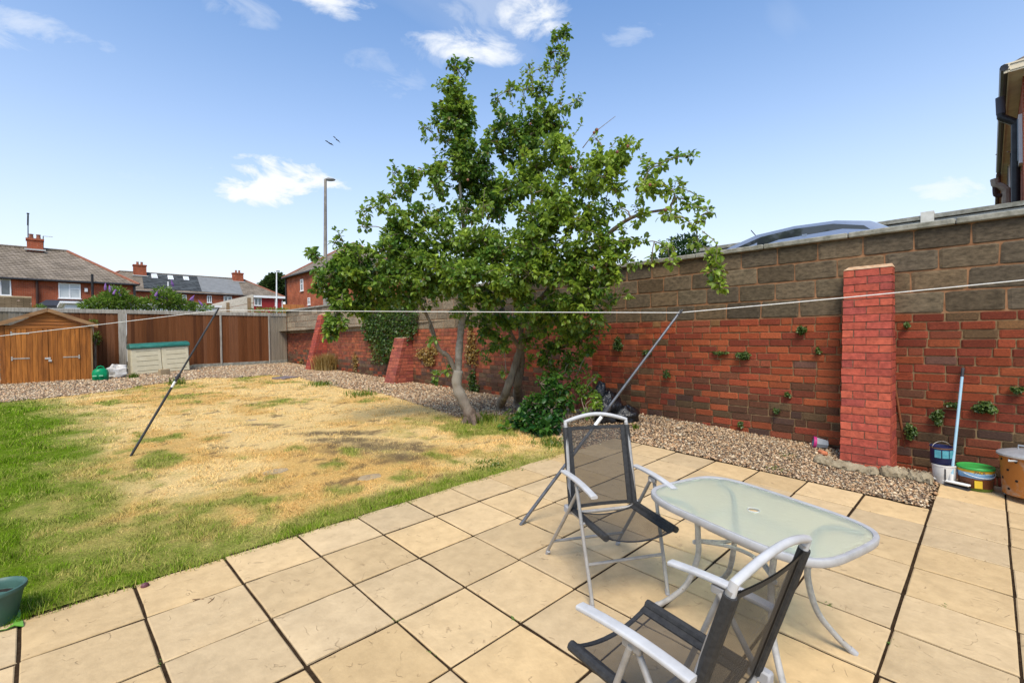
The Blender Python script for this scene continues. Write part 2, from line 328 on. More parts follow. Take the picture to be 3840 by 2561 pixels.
# --- lawn: how dry each spot is, decided once and used for turf and blades alike
GB = [(float(p.x), float(p.y)) for p in (g(*q) for q in ((60, 915), (110, 930), (180, 1000), (215, 1100), (215, 1200), (300, 1290)))]
GB.sort(key=lambda t: t[1])
STONES = [g(*q) for q in ((632, 1083), (850, 1096), (520, 993), (577, 965), (640, 940))]
def dryness(X, Y):
    xg = np.interp(Y, [p[1] for p in GB], [p[0] for p in GB])
    n1 = fbm(X*.9, Y*.9, 3); n2 = fbm(X*3.1, Y*2.2, 9); n3 = fbm(X*9, Y*9, 21)
    green = ss(.85, -.55, X-xg+(n2-.5)*1.0+(n1-.5)*.8)
    edge = ss(.5, .05, Y-3.5+(n2-.5)*.6)*(.85-.35*ss(3, 4.4, X))
    near = ss(2.1, .3, Y-3.5)*ss(2.6, .6, X)*ss(.35, .6, n2)*.8
    tuft = ss(.57, .7, n2*.6+n1*.4)*.75
    border = ss(.62, .74, fbm(X*2.2, Y*2.2, 31))*ss(13, 15, Y)*.7
    tree = ss(2.3, .4, np.hypot(X-4.6, Y-4.9))*ss(.42, .6, n2)*.75
    gr = np.clip(np.maximum.reduce([green, edge, near, tuft, border, tree])+(n3-.5)*.45, 0, 1)
    sp_ = np.zeros_like(gr)
    for (px, py, rx, ry) in ((860, 1030, .9, .38), (930, 1050, .45, .3), (780, 995, .7, .2), (600, 975, .35, .12), (745, 1010, .3, .12), (810, 1012, .5, .2)):
        c = g(px, py); a = -.75; dx = (X-c.x)*math.cos(a)+(Y-c.y)*math.sin(a); dy = -(X-c.x)*math.sin(a)+(Y-c.y)*math.cos(a)
        sp_ = np.maximum(sp_, ss(1.15, .35, np.hypot(dx/rx, dy/ry)+(n3-.5)*1.1+(n2-.5)*.8))
    fl = fbm(X*4.2+Y*1.1, Y*7.5, 55); sp_ = np.maximum(sp_, ss(.665, .74, fl)*.85)
    rust = ss(.45, .62, n1)*.9*np.clip(1-gr, 0, 1)
    return gr, sp_*.85*(1-gr), rust
STRAW = np.array((.80, .565, .245)); RUST = np.array((.64, .375, .105)); GREEN = np.array((.115, .185, .006)); BARE = np.array((.095, .07, .045))
def lawn_col(X, Y):
    gr, so_, ru = dryness(X, Y); c = STRAW*(1-ru[:, None]*.8)+RUST*ru[:, None]*.8
    c = c*(1-gr[:, None])+GREEN*gr[:, None]; return c*(1-so_[:, None])+BARE*so_[:, None]
M_turf = mat('turf', (.55, .55, .55), (1.0, 1.0, 1.0), rough=.95, scale=55, bump=.7, src='attr', spec=.05, bdist=.02)
def lawn_z(X, Y): return gz(X, Y)+.004+.02*(fbm(X*.8, Y*.8, 5)-.5)
lawn = structure(grid_obj('lawn', np.arange(-7, 5.8, .055), np.concatenate([np.arange(3.44, 9, .055), np.arange(9, 17, .1)]), lawn_z, M_turf, lambda x, y: inside(x, y, LAWN), lawn_col))
def grass():
    Vs = []; Fs = []; Cs = []; n0 = 0
    for (ya, yb, dens, hm, wm) in ((3.42, 5.2, 9000, .034, .0045), (5.2, 8, 4200, .036, .006), (8, 11.5, 1900, .04, .009), (11.5, 16, 1000, .045, .013)):
        n = int((5.7+3.2)*(yb-ya)*dens); X = rng.uniform(-3.2, 5.7, n); Y = rng.uniform(ya, yb, n)
        k = inside(X, Y+.03, LAWN) | (inside(X, Y, LAWN)) ; X = X[k]; Y = Y[k]
        dx, dy = X*sw+Y*cw, X*cw-Y*sw; k = (np.abs(dy) < dx*1.35+.3); X = X[k]; Y = Y[k]
        gr, so_, ru = dryness(X, Y); k = rng.random(len(X)) > so_*.85; X, Y, gr, ru = X[k], Y[k], gr[k], ru[k]; n = len(X)
        long = ss(.18, .0, Y-3.5)*.25+ss(1.1, .2, np.hypot(X-4.7, Y-4.9))*1.2
        cl = .45+1.25*ss(.3, .75, fbm(X*5, Y*5, 77)); h = hm*rng.uniform(.35, 1.15, n)*(.6+.35*gr)*(1+long)*cl; w = wm*rng.uniform(.6, 1.3, n); az = rng.uniform(0, 6.283, n); lean = rng.uniform(.1, 1.6, n)*(1.25-.5*gr)
        z = lawn_z(X, Y)-.004; a = np.stack([np.cos(az), np.sin(az)], 1); la = az+rng.uniform(.7, 2.4, n); l = np.stack([np.cos(la), np.sin(la)], 1)*(h*lean)[:, None]
        p0 = np.stack([X-a[:, 0]*w/2, Y-a[:, 1]*w/2, z], 1); p1 = np.stack([X+a[:, 0]*w/2, Y+a[:, 1]*w/2, z], 1); p2 = np.stack([X+l[:, 0], Y+l[:, 1], z+h], 1)
        V = np.stack([p0, p1, p2], 1).reshape(-1, 3); F = np.arange(n0, n0+3*n).reshape(-1, 3); n0 += 3*n
        g2 = np.clip(gr+rng.normal(0, .16, n), 0, 1)[:, None]; r2 = np.clip(ru+rng.normal(0, .2, n), 0, 1)[:, None]
        c = (STRAW*1.22*(1-r2*.7)+RUST*1.1*r2*.7)*(1-g2)+np.array((.155, .285, .006))*g2; c = c*rng.uniform(.6, 1.35, n)[:, None]; dk = rng.random(n) < .07+.25*ss(.56, .66, fbm(X*11, Y*14, 91)); c[dk] *= .28
        Vs.append(V); Fs.append(F); Cs.append(np.repeat(c, 3, 0))
    return raw_mesh('grass', np.concatenate(Vs), np.concatenate(Fs), mat('grass_blade', (1, 1, 1), rough=.8, bump=0, src='attr', trans=.25, spec=.06), None, np.concatenate(Cs))
tag(grass(), 'short drought-browned grass with green at the left and along the paving edge', 'grass', kind='stuff')
M_stone = mat('buried_stone', (.28, .205, .12), (.42, .32, .19), rough=.95, scale=12, bump=.5)
names = ('flat grey stone set in the dry lawn nearest the paving', 'flat stone sunk in the lawn near the patio edge and dark soil', 'small flat stone in the straw lawn left of the middle', 'narrow flat stone in the far middle of the dry lawn', 'farthest small stone showing through the straw lawn')
for p, lb, r in zip(STONES, names, (.13, .12, .08, .08, .08)):
    b = B(); n = 14; ring = [(p.x+math.cos(t)*r*1.15*random.uniform(.8, 1.1), p.y+math.sin(t)*r*.8*random.uniform(.8, 1.1)) for t in (6.283*i/n for i in range(n))]
    b.add([(x, y, float(lawn_z(np.array([x]), np.array([y]))[0])-.03) for x, y in ring]+[(p.x+(x-p.x)*.93, p.y+(y-p.y)*.93, float(lawn_z(np.array([x]), np.array([y]))[0])+.004) for x, y in ring], [(i, (i+1) % n, n+(i+1) % n, n+i) for i in range(n)]+[tuple(range(n, 2*n))])
    one(b, 'stepping_stone', M_stone, lb, 'stone', 'stones sunk in the lawn')

# --- gravel
PX1 = 5.405                                     # far edge of the paving
YG = .40                                        # gravel starts beyond this line
def is_gravel(x, y):
    wl = WA+WB*y+.02
    return (x < wl) & (y < 20.32) & (y > YG) & ~inside(x, y, LAWN) & ((y > 3.5) | (x > PX1-.02)) & ((x > -5) & ((y > 13) | (x > 4)))
M_gbed = mat('gravel_bed', (.16, .11, .075), (.28, .21, .15), rough=.95, scale=45, bump=.8, bdist=.02, detail=4)
structure(grid_obj('gravel_bed', np.arange(-5, 7.5, .07), np.arange(.36, 20.5, .07), lambda X, Y: gz(X, Y)-.012, M_gbed, is_gravel))
def pebbles():
    base = np.array([(1, 0, 0), (-1, 0, 0), (0, 1, 0), (0, -1, 0), (0, 0, 1), (0, 0, -1)], float)
    fc = np.array([(0, 2, 4), (2, 1, 4), (1, 3, 4), (3, 0, 4), (2, 0, 5), (1, 2, 5), (3, 1, 5), (0, 3, 5)])
    P = []; R = []
    for (x0, x1, y0, y1, dens, r) in ((5.35, 7.0, .36, 2.6, 4200, .0108), (4.4, 7.0, 2.6, 5, 2300, .0145), (4.4, 7.2, 5, 9, 1700, .0155), (4.6, 7.4, 9, 20.3, 900, .020), (-2, 4.6, 13, 20.3, 700, .021)):
        n = int((x1-x0)*(y1-y0)*dens); X = rng.uniform(x0, x1, n); Y = rng.uniform(y0, y1, n); k = is_gravel(X+rng.normal(0, .03, n), Y+rng.normal(0, .03, n)) & (X < WA+WB*Y-.01) & (Y > .37) & ((Y > 3.5) | (X > PX1)); X, Y = X[k], Y[k]
        P.append(np.stack([X, Y], 1)); R.append(r*rng.lognormal(0, .32, len(X)))
    P = np.concatenate(P); R = np.concatenate(R); n = len(P); Z = gz(P[:, 0], P[:, 1])+R*.18+rng.random(n)*.012
    v = base[None]*rng.uniform(.65, 1.3, (n, 6, 1))*np.stack([rng.uniform(.8, 1.35, n), rng.uniform(.6, 1., n), rng.uniform(.4, .75, n)], 1)[:, None, :]
    a = rng.uniform(0, 6.283, n); t = rng.uniform(-.6, .6, n); ca, sa = np.cos(a)[:, None], np.sin(a)[:, None]; ct, st = np.cos(t)[:, None], np.sin(t)[:, None]
    x, y, z = v[..., 0], v[..., 1], v[..., 2]; y, z = y*ct-z*st, y*st+z*ct; x, y = x*ca-y*sa, x*sa+y*ca
    V = np.stack([x, y, z], -1)*R[:, None, None]+np.concatenate([P, Z[:, None]], 1)[:, None, :]
    F = (fc[None]+(np.arange(n)*6)[:, None, None]).reshape(-1, 3)
    pal = np.array([(.48, .36, .25), (.36, .25, .17), (.22, .155, .115), (.58, .49, .39), (.30, .27, .235), (.42, .26, .16), (.15, .11, .09), (.52, .40, .31), (.66, .60, .52)])
    c = pal[rng.choice(len(pal), n, p=[.2, .17, .13, .13, .09, .1, .08, .07, .03])]*rng.uniform(.75, 1.2, n)[:, None]*np.array((1.06, .98, .80))
    return raw_mesh('gravel', V.reshape(-1, 3), F, mat('pebble', (.85, .85, .85), (1.1, 1.1, 1.1), rough=.75, scale=50, bump=0, src='attr', spec=.3), None, np.repeat(c, 6, 0), True)
tag(pebbles(), 'loose brown and cream pebbles along the wall and fence', 'gravel', kind='stuff')

# --- patio
SL = math.atan(.0597)
M_slab = mat('riven_slab', (.90, .89, .87), (1.06, 1.06, 1.05), rough=.85, scale=5, bump=.25, bscale=16, src='obj', spec=.25, spots=[(30, .71, .30, (.25, .165, .085)), (75, .74, .6, (.10, .07, .04)), (2.2, .60, .16, (.34, .26, .15))], bdist=.012)
def creases(m):
    nt = m.node_tree; N = nt.nodes; L = nt.links; p = N['Principled BSDF']; lk = p.inputs['Base Color'].links[0]; c0 = lk.from_socket
    vec = next(n for n in N if n.type == 'VECT_MATH').outputs[0]
    n1 = N.new('ShaderNodeTexNoise'); n1.inputs['Scale'].default_value = 2.7; n1.inputs['Detail'].default_value = 2.5; n1.inputs['Distortion'].default_value = .5; L.new(vec, n1.inputs[0])
    a = N.new('ShaderNodeMath'); a.operation = 'SUBTRACT'; a.inputs[1].default_value = .5; L.new(n1.outputs[0], a.inputs[0]); b = N.new('ShaderNodeMath'); b.operation = 'ABSOLUTE'; L.new(a.outputs[0], b.inputs[0])
    r = N.new('ShaderNodeMapRange'); r.inputs[1].default_value = 0; r.inputs[2].default_value = .011; r.inputs[3].default_value = 1; r.inputs[4].default_value = 0; L.new(b.outputs[0], r.inputs[0])
    n2 = N.new('ShaderNodeTexNoise'); n2.inputs['Scale'].default_value = 6.5; n2.inputs['Detail'].default_value = 2; L.new(vec, n2.inputs[0])
    r2 = N.new('ShaderNodeMapRange'); r2.inputs[1].default_value = .56; r2.inputs[2].default_value = .64; L.new(n2.outputs[0], r2.inputs[0])
    mu = N.new('ShaderNodeMath'); mu.operation = 'MULTIPLY'; L.new(r.outputs[0], mu.inputs[0]); L.new(r2.outputs[0], mu.inputs[1])
    m2 = N.new('ShaderNodeMath'); m2.operation = 'MULTIPLY'; m2.inputs[1].default_value = .42; L.new(mu.outputs[0], m2.inputs[0])
    mx = N.new('ShaderNodeMixRGB'); L.new(m2.outputs[0], mx.inputs[0]); L.new(c0, mx.inputs[1]); mx.inputs[2].default_value = (.17, .10, .05, 1); L.new(mx.outputs[0], p.inputs['Base Color'])
    bp = N.new('ShaderNodeBump'); bp.inputs['Strength'].default_value = .5; bp.inputs['Distance'].default_value = .006; bp.invert = True; L.new(mu.outputs[0], bp.inputs['Height'])
    old = p.inputs['Normal'].links[0].from_socket; L.new(old, bp.inputs['Normal']); L.new(bp.outputs[0], p.inputs['Normal'])
creases(M_slab)
PV = [3.50, 3.088, 2.637, 2.179, 1.726, 1.285, .832, .372, -.088, -.548, -1.01, -1.47]
M_joint = mat('joint_soil', (.022, .013, .007), (.05, .032, .018), rough=1, scale=30, bump=.5, spec=.05)
def patio_z(X, Y): return .0597*np.minimum(Y, 3.5)+.0038*X-.0085
patio = structure(grid_obj('patio', np.arange(-3.2, 6.9, .3), np.arange(-2.0, 3.7, .24), patio_z, M_joint, lambda x, y: ((x < PX1) | (y < .30)) & (x < WA+WB*y)))
WL[patio.name] = Vector((0, 0, 0))
def slab_mesh(seed):
    r = random.Random(seed); n = 5; q = [-.5, -.488, -.16, .16, .488, .5]; me = bpy.data.meshes.new('slab'); vs = []; fs = []
    for j in range(6):
        for i in range(6):
            ed = i in (0, 5) or j in (0, 5); w = r.uniform(-.004, .004) if ed else 0
            vs.append((q[i]+(w if j in (0, 5) or i in (0, 5) else 0), q[j]+w*.6, -.004 if ed else r.uniform(-.0035, .003)))
    fs = [(j*6+i, j*6+i+1, j*6+i+7, j*6+i+6) for j in range(5) for i in range(5)]
    ring = [i for i in range(6)]+[j*6+5 for j in range(1, 6)]+[30+i for i in range(4, -1, -1)]+[j*6 for j in range(4, 0, -1)]
    b0 = len(vs); vs += [(vs[i][0], vs[i][1], -.04) for i in ring]; k = len(ring)
    fs += [(ring[(i+1) % k], ring[i], b0+i, b0+(i+1) % k) for i in range(k)]
    me.from_pydata(vs, [], fs); me.update(); me.shade_smooth(); me.set_sharp_from_angle(angle=math.radians(11)); me.materials.append(M_slab); return me
SM = [slab_mesh(i) for i in range(6)]
for vi in range(len(PV)-1):
    y1, y0 = PV[vi], PV[vi+1]
    for k in range(-6, 15):
        x0 = -.0785+.4565*k; x1 = x0+.4565
        if vi < 7 and k > 11: continue
        if x1 > WA-.03: x1 = WA-.03
        if x1-x0 < .1: continue
        o = bpy.data.objects.new('slab', random.choice(SM)); link(o, patio); cx_, cy_ = (x0+x1)/2, (y0+y1)/2
        tl = .010*(x0-2)*max(0, 6.5-vi)/6.5
        cy_ += tl
        gap = random.uniform(.012, .019); gy = random.uniform(.010, .016)+(.006 if vi in (0, 1) else 0)
        o.location = (cx_+random.uniform(-.002, .002), cy_+random.uniform(-.002, .002), .0597*cy_+.0038*cx_+random.uniform(-.002, .002))
        o.rotation_euler = (SL+random.uniform(-.004, .004), random.uniform(-.004, .004), random.uniform(-.006, .006)); o.scale = (x1-x0-gap, y1-y0-gy, 1)
        t = random.random(); v = random.uniform(.86, 1.07); wm = random.uniform(-1, 1)
        if vi >= 7: v *= .95
        o.color = (.56*v*(1+.03*wm), .405*v, .222*v*(1-.07*wm), 1)
# weeds in the joints
M_weed = mat('weed_leaf', (.07, .13, .02), (.14, .20, .035), rough=.6, scale=30, bump=0, trans=.2)
def leaves(b, pts, dirs, L, Wd, droop=.15, rnd=random):
    for p, d in zip(pts, dirs):
        p = Vector(p); d = Vector(d).normalized(); s = d.cross(Vector((0, 0, 1))); s = s.normalized() if s.length > .01 else Vector((1, 0, 0)); n = s.cross(d)
        a = rnd.uniform(-.7, .7); s, n = s*math.cos(a)+n*math.sin(a), n*math.cos(a)-s*math.sin(a); l = L*rnd.uniform(.7, 1.2); w = Wd*rnd.uniform(.8, 1.2)
        b.add([p, p+d*l*.45-s*w/2+n*w*.15, p+d*l*.5, p+d*l*.45+s*w/2+n*w*.15, p+d*l-n*l*droop], [(0, 2, 1), (0, 3, 2), (1, 2, 4), (2, 3, 4)])
WD = [('weed sprouting at the crossing of four slabs left of the chair', 905, 1423), ('weed in the slab joint near the bottom, right of the lower left slabs', 995, 1498), ('tiny weed at a slab joint near the bottom left corner', 375, 1515), ('weed at the lawn edge beside the reddish plum', 312, 1342),
      ('weed in the joint below the lower right table leg', 2050, 1475), ('weed tuft in the joint right of the curved table leg', 1895, 1385), ('weed on the joint behind the second table leg, far right slabs', 2178, 1392), ('small weed in a joint under the far chair', 1420, 1330), ('tiny weed at a slab crossing left of the lower middle', 1185, 1420)]
for lb, px, py in WD:
    p = g(px, py); b = B(); n = 14
    for i in range(n):
        a = random.uniform(0, 6.28); q = p+Vector((math.cos(a), math.sin(a), 0))*random.uniform(0, .015); q.z -= .012
        leaves(b, [q], [(math.cos(a), math.sin(a), random.uniform(.2, .9))], .032, .014)
    one(b, 'weed', M_weed, lb, 'weed', 'weeds growing in the paving joints')

# ================================================================== BOUNDARY WALL
AW = math.atan2(1, WB); RW = rotz(AW)
def wp(s, p, z): return Vector((WA+WB*s-p, s+WB*p, z))          # s along the wall, p out of it into the garden
def jz(s): return 1.748+.0083*s                                  # level where brick gives way to block
CRS, BLK = .0912, .225
M_brick = mat('old_brick', (.55, .55, .58), (1.25, 1.2, 1.15), rough=.85, scale=14, bump=.5, bscale=30, src='obj', spec=.2, spots=[(22, .70, .55, (.42, .30, .20)), (9, .66, .5, (.05, .035, .03))], bdist=.008)
M_brickv = mat('old_brick_far', (.6, .6, .62), (1.2, 1.18, 1.12), rough=.85, scale=9, bump=.3, src='attr', spec=.2, spots=[(14, .72, .5, (.42, .30, .20))])
M_mortar = mat('mortar', (.15, .09, .045), (.27, .18, .09), rough=.95, scale=14, bump=.6)
M_mortar2 = mat('red_mortar', (.20, .09, .04), (.32, .17, .085), rough=.95, scale=10, bump=.6)
M_block = mat('concrete_block', (.5, .5, .5), (1.35, 1.32, 1.28), rough=.95, scale=7, bump=.6, bscale=50, src='obj', spec=.15, lo=.3, hi=.7, spots=[(16, .725, .75, (.60, .58, .52)), (5, .66, .45, (.05, .045, .035))], bdist=.006)
M_conc = mat('coping_concrete', (.17, .165, .13), (.33, .32, .27), rough=.95, scale=9, bump=.6, bscale=40, spots=[(30, .68, .6, (.5, .5, .42))])
wall = thing('boundary_wall', 'long retaining wall of old red brick topped with grey concrete blocks, along the right side', 'wall', wp(8, -.1, 0))
b = B(); S0, S1 = -1.6, 20.45
def slabw(b, p0, p1, z0, z1f, z0f=None):
    b.add([wp(S0, p0, z0 if z0f is None else z0f(S0)), wp(S0, p1, z0 if z0f is None else z0f(S0)), wp(S1, p1, z0 if z0f is None else z0f(S1)), wp(S1, p0, z0 if z0f is None else z0f(S1)), wp(S0, p0, z1f(S0)), wp(S0, p1, z1f(S0)), wp(S1, p1, z1f(S1)), wp(S1, p0, z1f(S1))], [(3, 2, 1, 0), (4, 5, 6, 7), (0, 1, 5, 4), (1, 2, 6, 5), (2, 3, 7, 6), (3, 0, 4, 7)])
slabw(b, -.22, -.009, -.25, lambda s: jz(s)-.004); b.build('mortar', M_mortar, wall)
b = B(); slabw(b, -.21, -.010, 0, lambda s: jz(s)+.905, lambda s: jz(s)-.004); b.build('block_mortar', M_mortar2, wall)
def unit_brick(name, m, bev, seed):
    r = random.Random(seed); q = B(); q.box((0, 0, 0), (1, 1, 1), bev=.06); me = bpy.data.meshes.new(name)
    vs = [(v[0]*1+(.0 if abs(v[0]) > .49 else .02*math.copysign(1, v[0])*0), v[1], v[2]) for v in q.v]
    vs = [(v[0]+r.uniform(-.012, .012), v[1]+r.uniform(-.02, .02), v[2]+r.uniform(-.03, .03)) for v in vs]
    me.from_pydata(vs, [], q.f); me.update(); me.materials.append(m); return me
UB = [unit_brick('brick', M_brick, .05, i) for i in range(6)]; UK = [unit_brick('block', M_block, .03, 20+i) for i in range(4)]
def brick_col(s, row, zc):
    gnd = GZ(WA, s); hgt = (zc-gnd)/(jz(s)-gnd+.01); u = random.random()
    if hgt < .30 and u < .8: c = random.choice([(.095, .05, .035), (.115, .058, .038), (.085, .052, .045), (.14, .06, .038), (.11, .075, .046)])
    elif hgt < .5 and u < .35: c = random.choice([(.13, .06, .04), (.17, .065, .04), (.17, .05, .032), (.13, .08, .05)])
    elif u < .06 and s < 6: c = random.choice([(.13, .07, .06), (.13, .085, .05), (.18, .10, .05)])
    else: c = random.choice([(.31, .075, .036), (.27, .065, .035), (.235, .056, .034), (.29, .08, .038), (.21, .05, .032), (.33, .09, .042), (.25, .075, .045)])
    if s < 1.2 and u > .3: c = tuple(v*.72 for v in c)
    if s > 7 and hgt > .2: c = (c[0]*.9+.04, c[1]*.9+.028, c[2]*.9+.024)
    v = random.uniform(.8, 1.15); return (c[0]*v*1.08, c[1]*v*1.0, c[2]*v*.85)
bricks = []
nrow = 20
for row in range(nrow):
    s = S0+(row % 2)*.13+random.uniform(-.03, .03)
    while s < S1-.03:
        L_ = min(.26 if random.random() < .86 else .132, S1-s)
        sc = s+L_/2; zc = jz(sc)-(row+.5)*CRS+random.uniform(-.003, .003)
        if zc > GZ(WA, sc)-.09: bricks.append((sc, zc, L_-random.uniform(.008, .012), random.uniform(-.003, .005), row))
        s += L_
def bdepth(t): p = wp(t[0], 0, t[1]); return p.x*sw+p.y*cw
near = sorted([t for t in bricks if t[0] > -.45 and t[1] > GZ(WA, t[0])-.02], key=bdepth)[:300]; ns = set(near)
for (sc, zc, L_, pr_, row) in near:
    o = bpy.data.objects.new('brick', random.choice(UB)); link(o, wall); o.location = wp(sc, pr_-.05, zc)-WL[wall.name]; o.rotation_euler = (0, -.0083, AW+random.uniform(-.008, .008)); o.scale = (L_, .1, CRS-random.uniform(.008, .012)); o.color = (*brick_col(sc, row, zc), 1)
b = B()
for t in bricks:
    if t in ns: continue
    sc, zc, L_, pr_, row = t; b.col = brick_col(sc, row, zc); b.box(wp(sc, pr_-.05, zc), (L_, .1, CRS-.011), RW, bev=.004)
tag(b.build('brickwork', M_brickv, wall, colattr=True), kind='stuff')
for row in range(4):
    s = S0+(row % 2)*.22-.3+random.uniform(-.04, .04)
    while s < S1-.05:
        L_ = min(.45, S1-s); sc = s+L_/2; o = bpy.data.objects.new('block', random.choice(UK)); link(o, wall)
        zc = jz(sc)+(row+.5)*BLK; o.location = wp(sc, random.uniform(-.053, -.049), zc)-WL[wall.name]; o.rotation_euler = (0, -.0083, AW+random.uniform(-.003, .003)); o.scale = (L_-random.uniform(.012, .018), .1, BLK-random.uniform(.011, .017))
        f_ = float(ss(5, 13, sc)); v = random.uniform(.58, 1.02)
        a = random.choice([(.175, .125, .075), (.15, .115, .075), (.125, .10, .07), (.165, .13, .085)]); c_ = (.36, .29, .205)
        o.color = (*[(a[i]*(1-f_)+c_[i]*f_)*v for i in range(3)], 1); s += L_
s = S0; b = B()
while s < S1:
    L_ = min(.92, S1-s); q = B(); sc = s+L_/2
    q.box((0, 0, 0), (L_-.008, .30, .062), bev=.01); z = jz(sc)+4*BLK+.03
    vs = [RW @ Vector(v) for v in q.v]; c0 = wp(sc, -.1, z); q.v = [tuple(c0+v+Vector((0, 0, .0083*(v.y)))) for v in vs]; q.build('coping_stone', M_conc, wall); s += L_
# --- buttresses: battered piers of painted brick bonded to the wall
M_rbrick = mat('red_painted_brick', (.72, .72, .72), (1.18, 1.15, 1.12), rough=.8, scale=16, bump=.4, bscale=45, src='obj', spec=.25, spots=[(20, .71, .5, (.12, .035, .03))])
M_cap = mat('mortar_cap', (.42, .24, .13), (.58, .42, .28), rough=.95, scale=20, bump=.6)
M_pmort = mat('dark_red_mortar', (.13, .06, .04), (.24, .14, .09), rough=.95, scale=20, bump=.6)
def buttress(s0, s1, pb, pt, ztop, cols, zg=None):
    sm = (s0+s1)/2; zg = (GZ(WA-.5, sm) if zg is None else zg)-.12; H = ztop-zg
    P = lambda z: pb+(pt-pb)*(z-zg)/H
    q = B(); e = .008
    q.add([wp(s0+e, -.02, zg), wp(s1-e, -.02, zg), wp(s1-e, P(zg)-e, zg), wp(s0+e, P(zg)-e, zg), wp(s0+e, -.02, ztop), wp(s1-e, -.02, ztop), wp(s1-e, P(ztop)-e, ztop), wp(s0+e, P(ztop)-e, ztop)], [(0, 1, 2, 3), (7, 6, 5, 4), (1, 0, 4, 5), (2, 1, 5, 6), (3, 2, 6, 7), (0, 3, 7, 4)])
    core = q.build('buttress', M_pmort, wall); tag(core, None); h = .0845; n = int(H/h); h = H/n
    def hexa(sa, sb, z0, z1, fr, bk):
        w = B(); j = random.uniform(-.002, .002)
        w.add([wp(sa, bk(z0), z0), wp(sb, bk(z0), z0), wp(sb, fr(z0)+j, z0), wp(sa, fr(z0)+j, z0), wp(sa, bk(z1), z1), wp(sb, bk(z1), z1), wp(sb, fr(z1)+j, z1), wp(sa, fr(z1)+j, z1)], [(0, 1, 2, 3), (7, 6, 5, 4), (1, 0, 4, 5), (2, 1, 5, 6), (3, 2, 6, 7), (0, 3, 7, 4)]); w.v = [(x+random.uniform(-.003, .003), y+random.uniform(-.004, .004), z+random.uniform(-.0025, .0025)) for x, y, z in w.v]
        o = w.build('brick', M_rbrick, core); v = random.uniform(.82, 1.12); c = random.choice(cols); o.color = (*[x*v for x in c], 1)
    wd = s1-s0
    for r in range(n):
        z0 = zg+r*h+.005; z1 = zg+(r+1)*h-.005
        if z1 < zg+.1: continue
        cuts = [0, .5, 1] if r % 2 else [0, .24, .76, 1]
        for a, c in zip(cuts[:-1], cuts[1:]): hexa(s0+a*wd+(.005 if a else 0), s0+c*wd-(.005 if c < 1 else 0), z0, z1, P, lambda z: P(z)-.1)
        depth = P(z0)-.11
        if depth > .05:
            k = 2 if depth > .3 else 1
            for side in (s0, s1-.1):
                for i in range(k): hexa(side+(.001), side+.099, z0, z1, lambda z, i=i: (P(z)-.11)*(i+1)/k-.004, lambda z, i=i: (P(z)-.11)*i/k+.004)
    q = B(); q.add([wp(s0-.004, .001, ztop), wp(s1+.004, .001, ztop), wp(s1+.004, P(ztop)+.006, ztop), wp(s0-.004, P(ztop)+.006, ztop), wp(s0+.02, .001, ztop+.05), wp(s1-.02, .001, ztop+.05), wp(s1-.02, P(ztop)*.7, ztop+.012), wp(s0+.02, P(ztop)*.7, ztop+.012)], [(0, 1, 2, 3), (7, 6, 5, 4), (1, 0, 4, 5), (2, 1, 5, 6), (3, 2, 6, 7), (0, 3, 7, 4)])
    q.build('mortar_cap', M_cap, core)
RED = [(.40, .082, .05), (.36, .072, .048), (.30, .062, .048), (.42, .092, .052)]; ORG = [(.36, .10, .06), (.33, .09, .055), (.27, .07, .05)]
buttress(.74, 1.18, .46, .15, 2.27, RED)
buttress(4.9, 5.36, .5, .15, 2.2, ORG)
buttress(10.75, 11.25, .62, .25, 1.62, ORG)
buttress(16.35, 16.75, .66, .14, 2.5, RED)

# ================================================================== TIMBER FENCE ACROSS THE END
FY = 20.3; FT = 2.737
fence = thing('timber_fence', 'dark brown close-board fence with weathered grey cap rail across the end of the garden', 'fence', (3, FY, .6))
M_board = mat('stained_board', (.55, .55, .55), (1.2, 1.15, 1.1), rough=.85, scale=4, bump=.4, src='obj', stretch=(6, 6, .7), spec=.2, spots=[(5, .70, .45, (.34, .22, .14))])
M_grey = mat('weathered_timber', (.24, .215, .18), (.42, .385, .32), rough=.9, scale=5, bump=.4, stretch=(5, 5, .6), spec=.15)
q = B(); q.box((0, 0, 0), (1, 1, 1), bev=.04); UBD = []
for i in range(3):
    r = random.Random(i); me = bpy.data.meshes.new('board'); me.from_pydata([(v[0], v[1]+(v[0]*.6), v[2]) for v in q.v], [], q.f); me.update(); me.materials.append(M_board); UBD.append(me)
x = -3.0
while x < 7.28:
    w = .104; xc = x+w/2; pale = xc > 6.63
    if 1.98 < xc < 2.16: x += w; continue
    zb = GZ(xc, FY)+.10; zt = FT-.09; o = bpy.data.objects.new('board', random.choice(UBD)); link(o, fence); o.location = Vector((xc, FY+random.uniform(-.004, .004), (zb+zt)/2))-WL[fence.name]; o.scale = (w+.016, .014, zt-zb); o.rotation_euler = (0, random.uniform(-.004, .004), .13)
    c = random.choice([(.17, .06, .02), (.20, .072, .025), (.22, .082, .03), (.13, .046, .017), (.24, .10, .045)]) if not pale else random.choice([(.34, .29, .22), (.30, .26, .2)])
    if xc < -.1: c = random.choice([(.24, .2, .14), (.3, .26, .2)])
    o.color = (*c, 1); x += w
for xa, xb in ((-3.0, 0.3), (.3, 4.0), (4.0, 7.3)):
    q = B(); q.box(((xa+xb)/2, FY-.012, FT-.06), (xb-xa-.006, .05, .125), bev=.006); q.build('cap_rail', M_grey, fence)
    q = B(); q.box(((xa+xb)/2, FY-.01, GZ((xa+xb)/2, FY)+.04), (xb-xa-.006, .035, .17), Matrix.Rotation(-.004, 3, 'Y'), bev=.006); q.build('gravel_board', M_conc, fence)
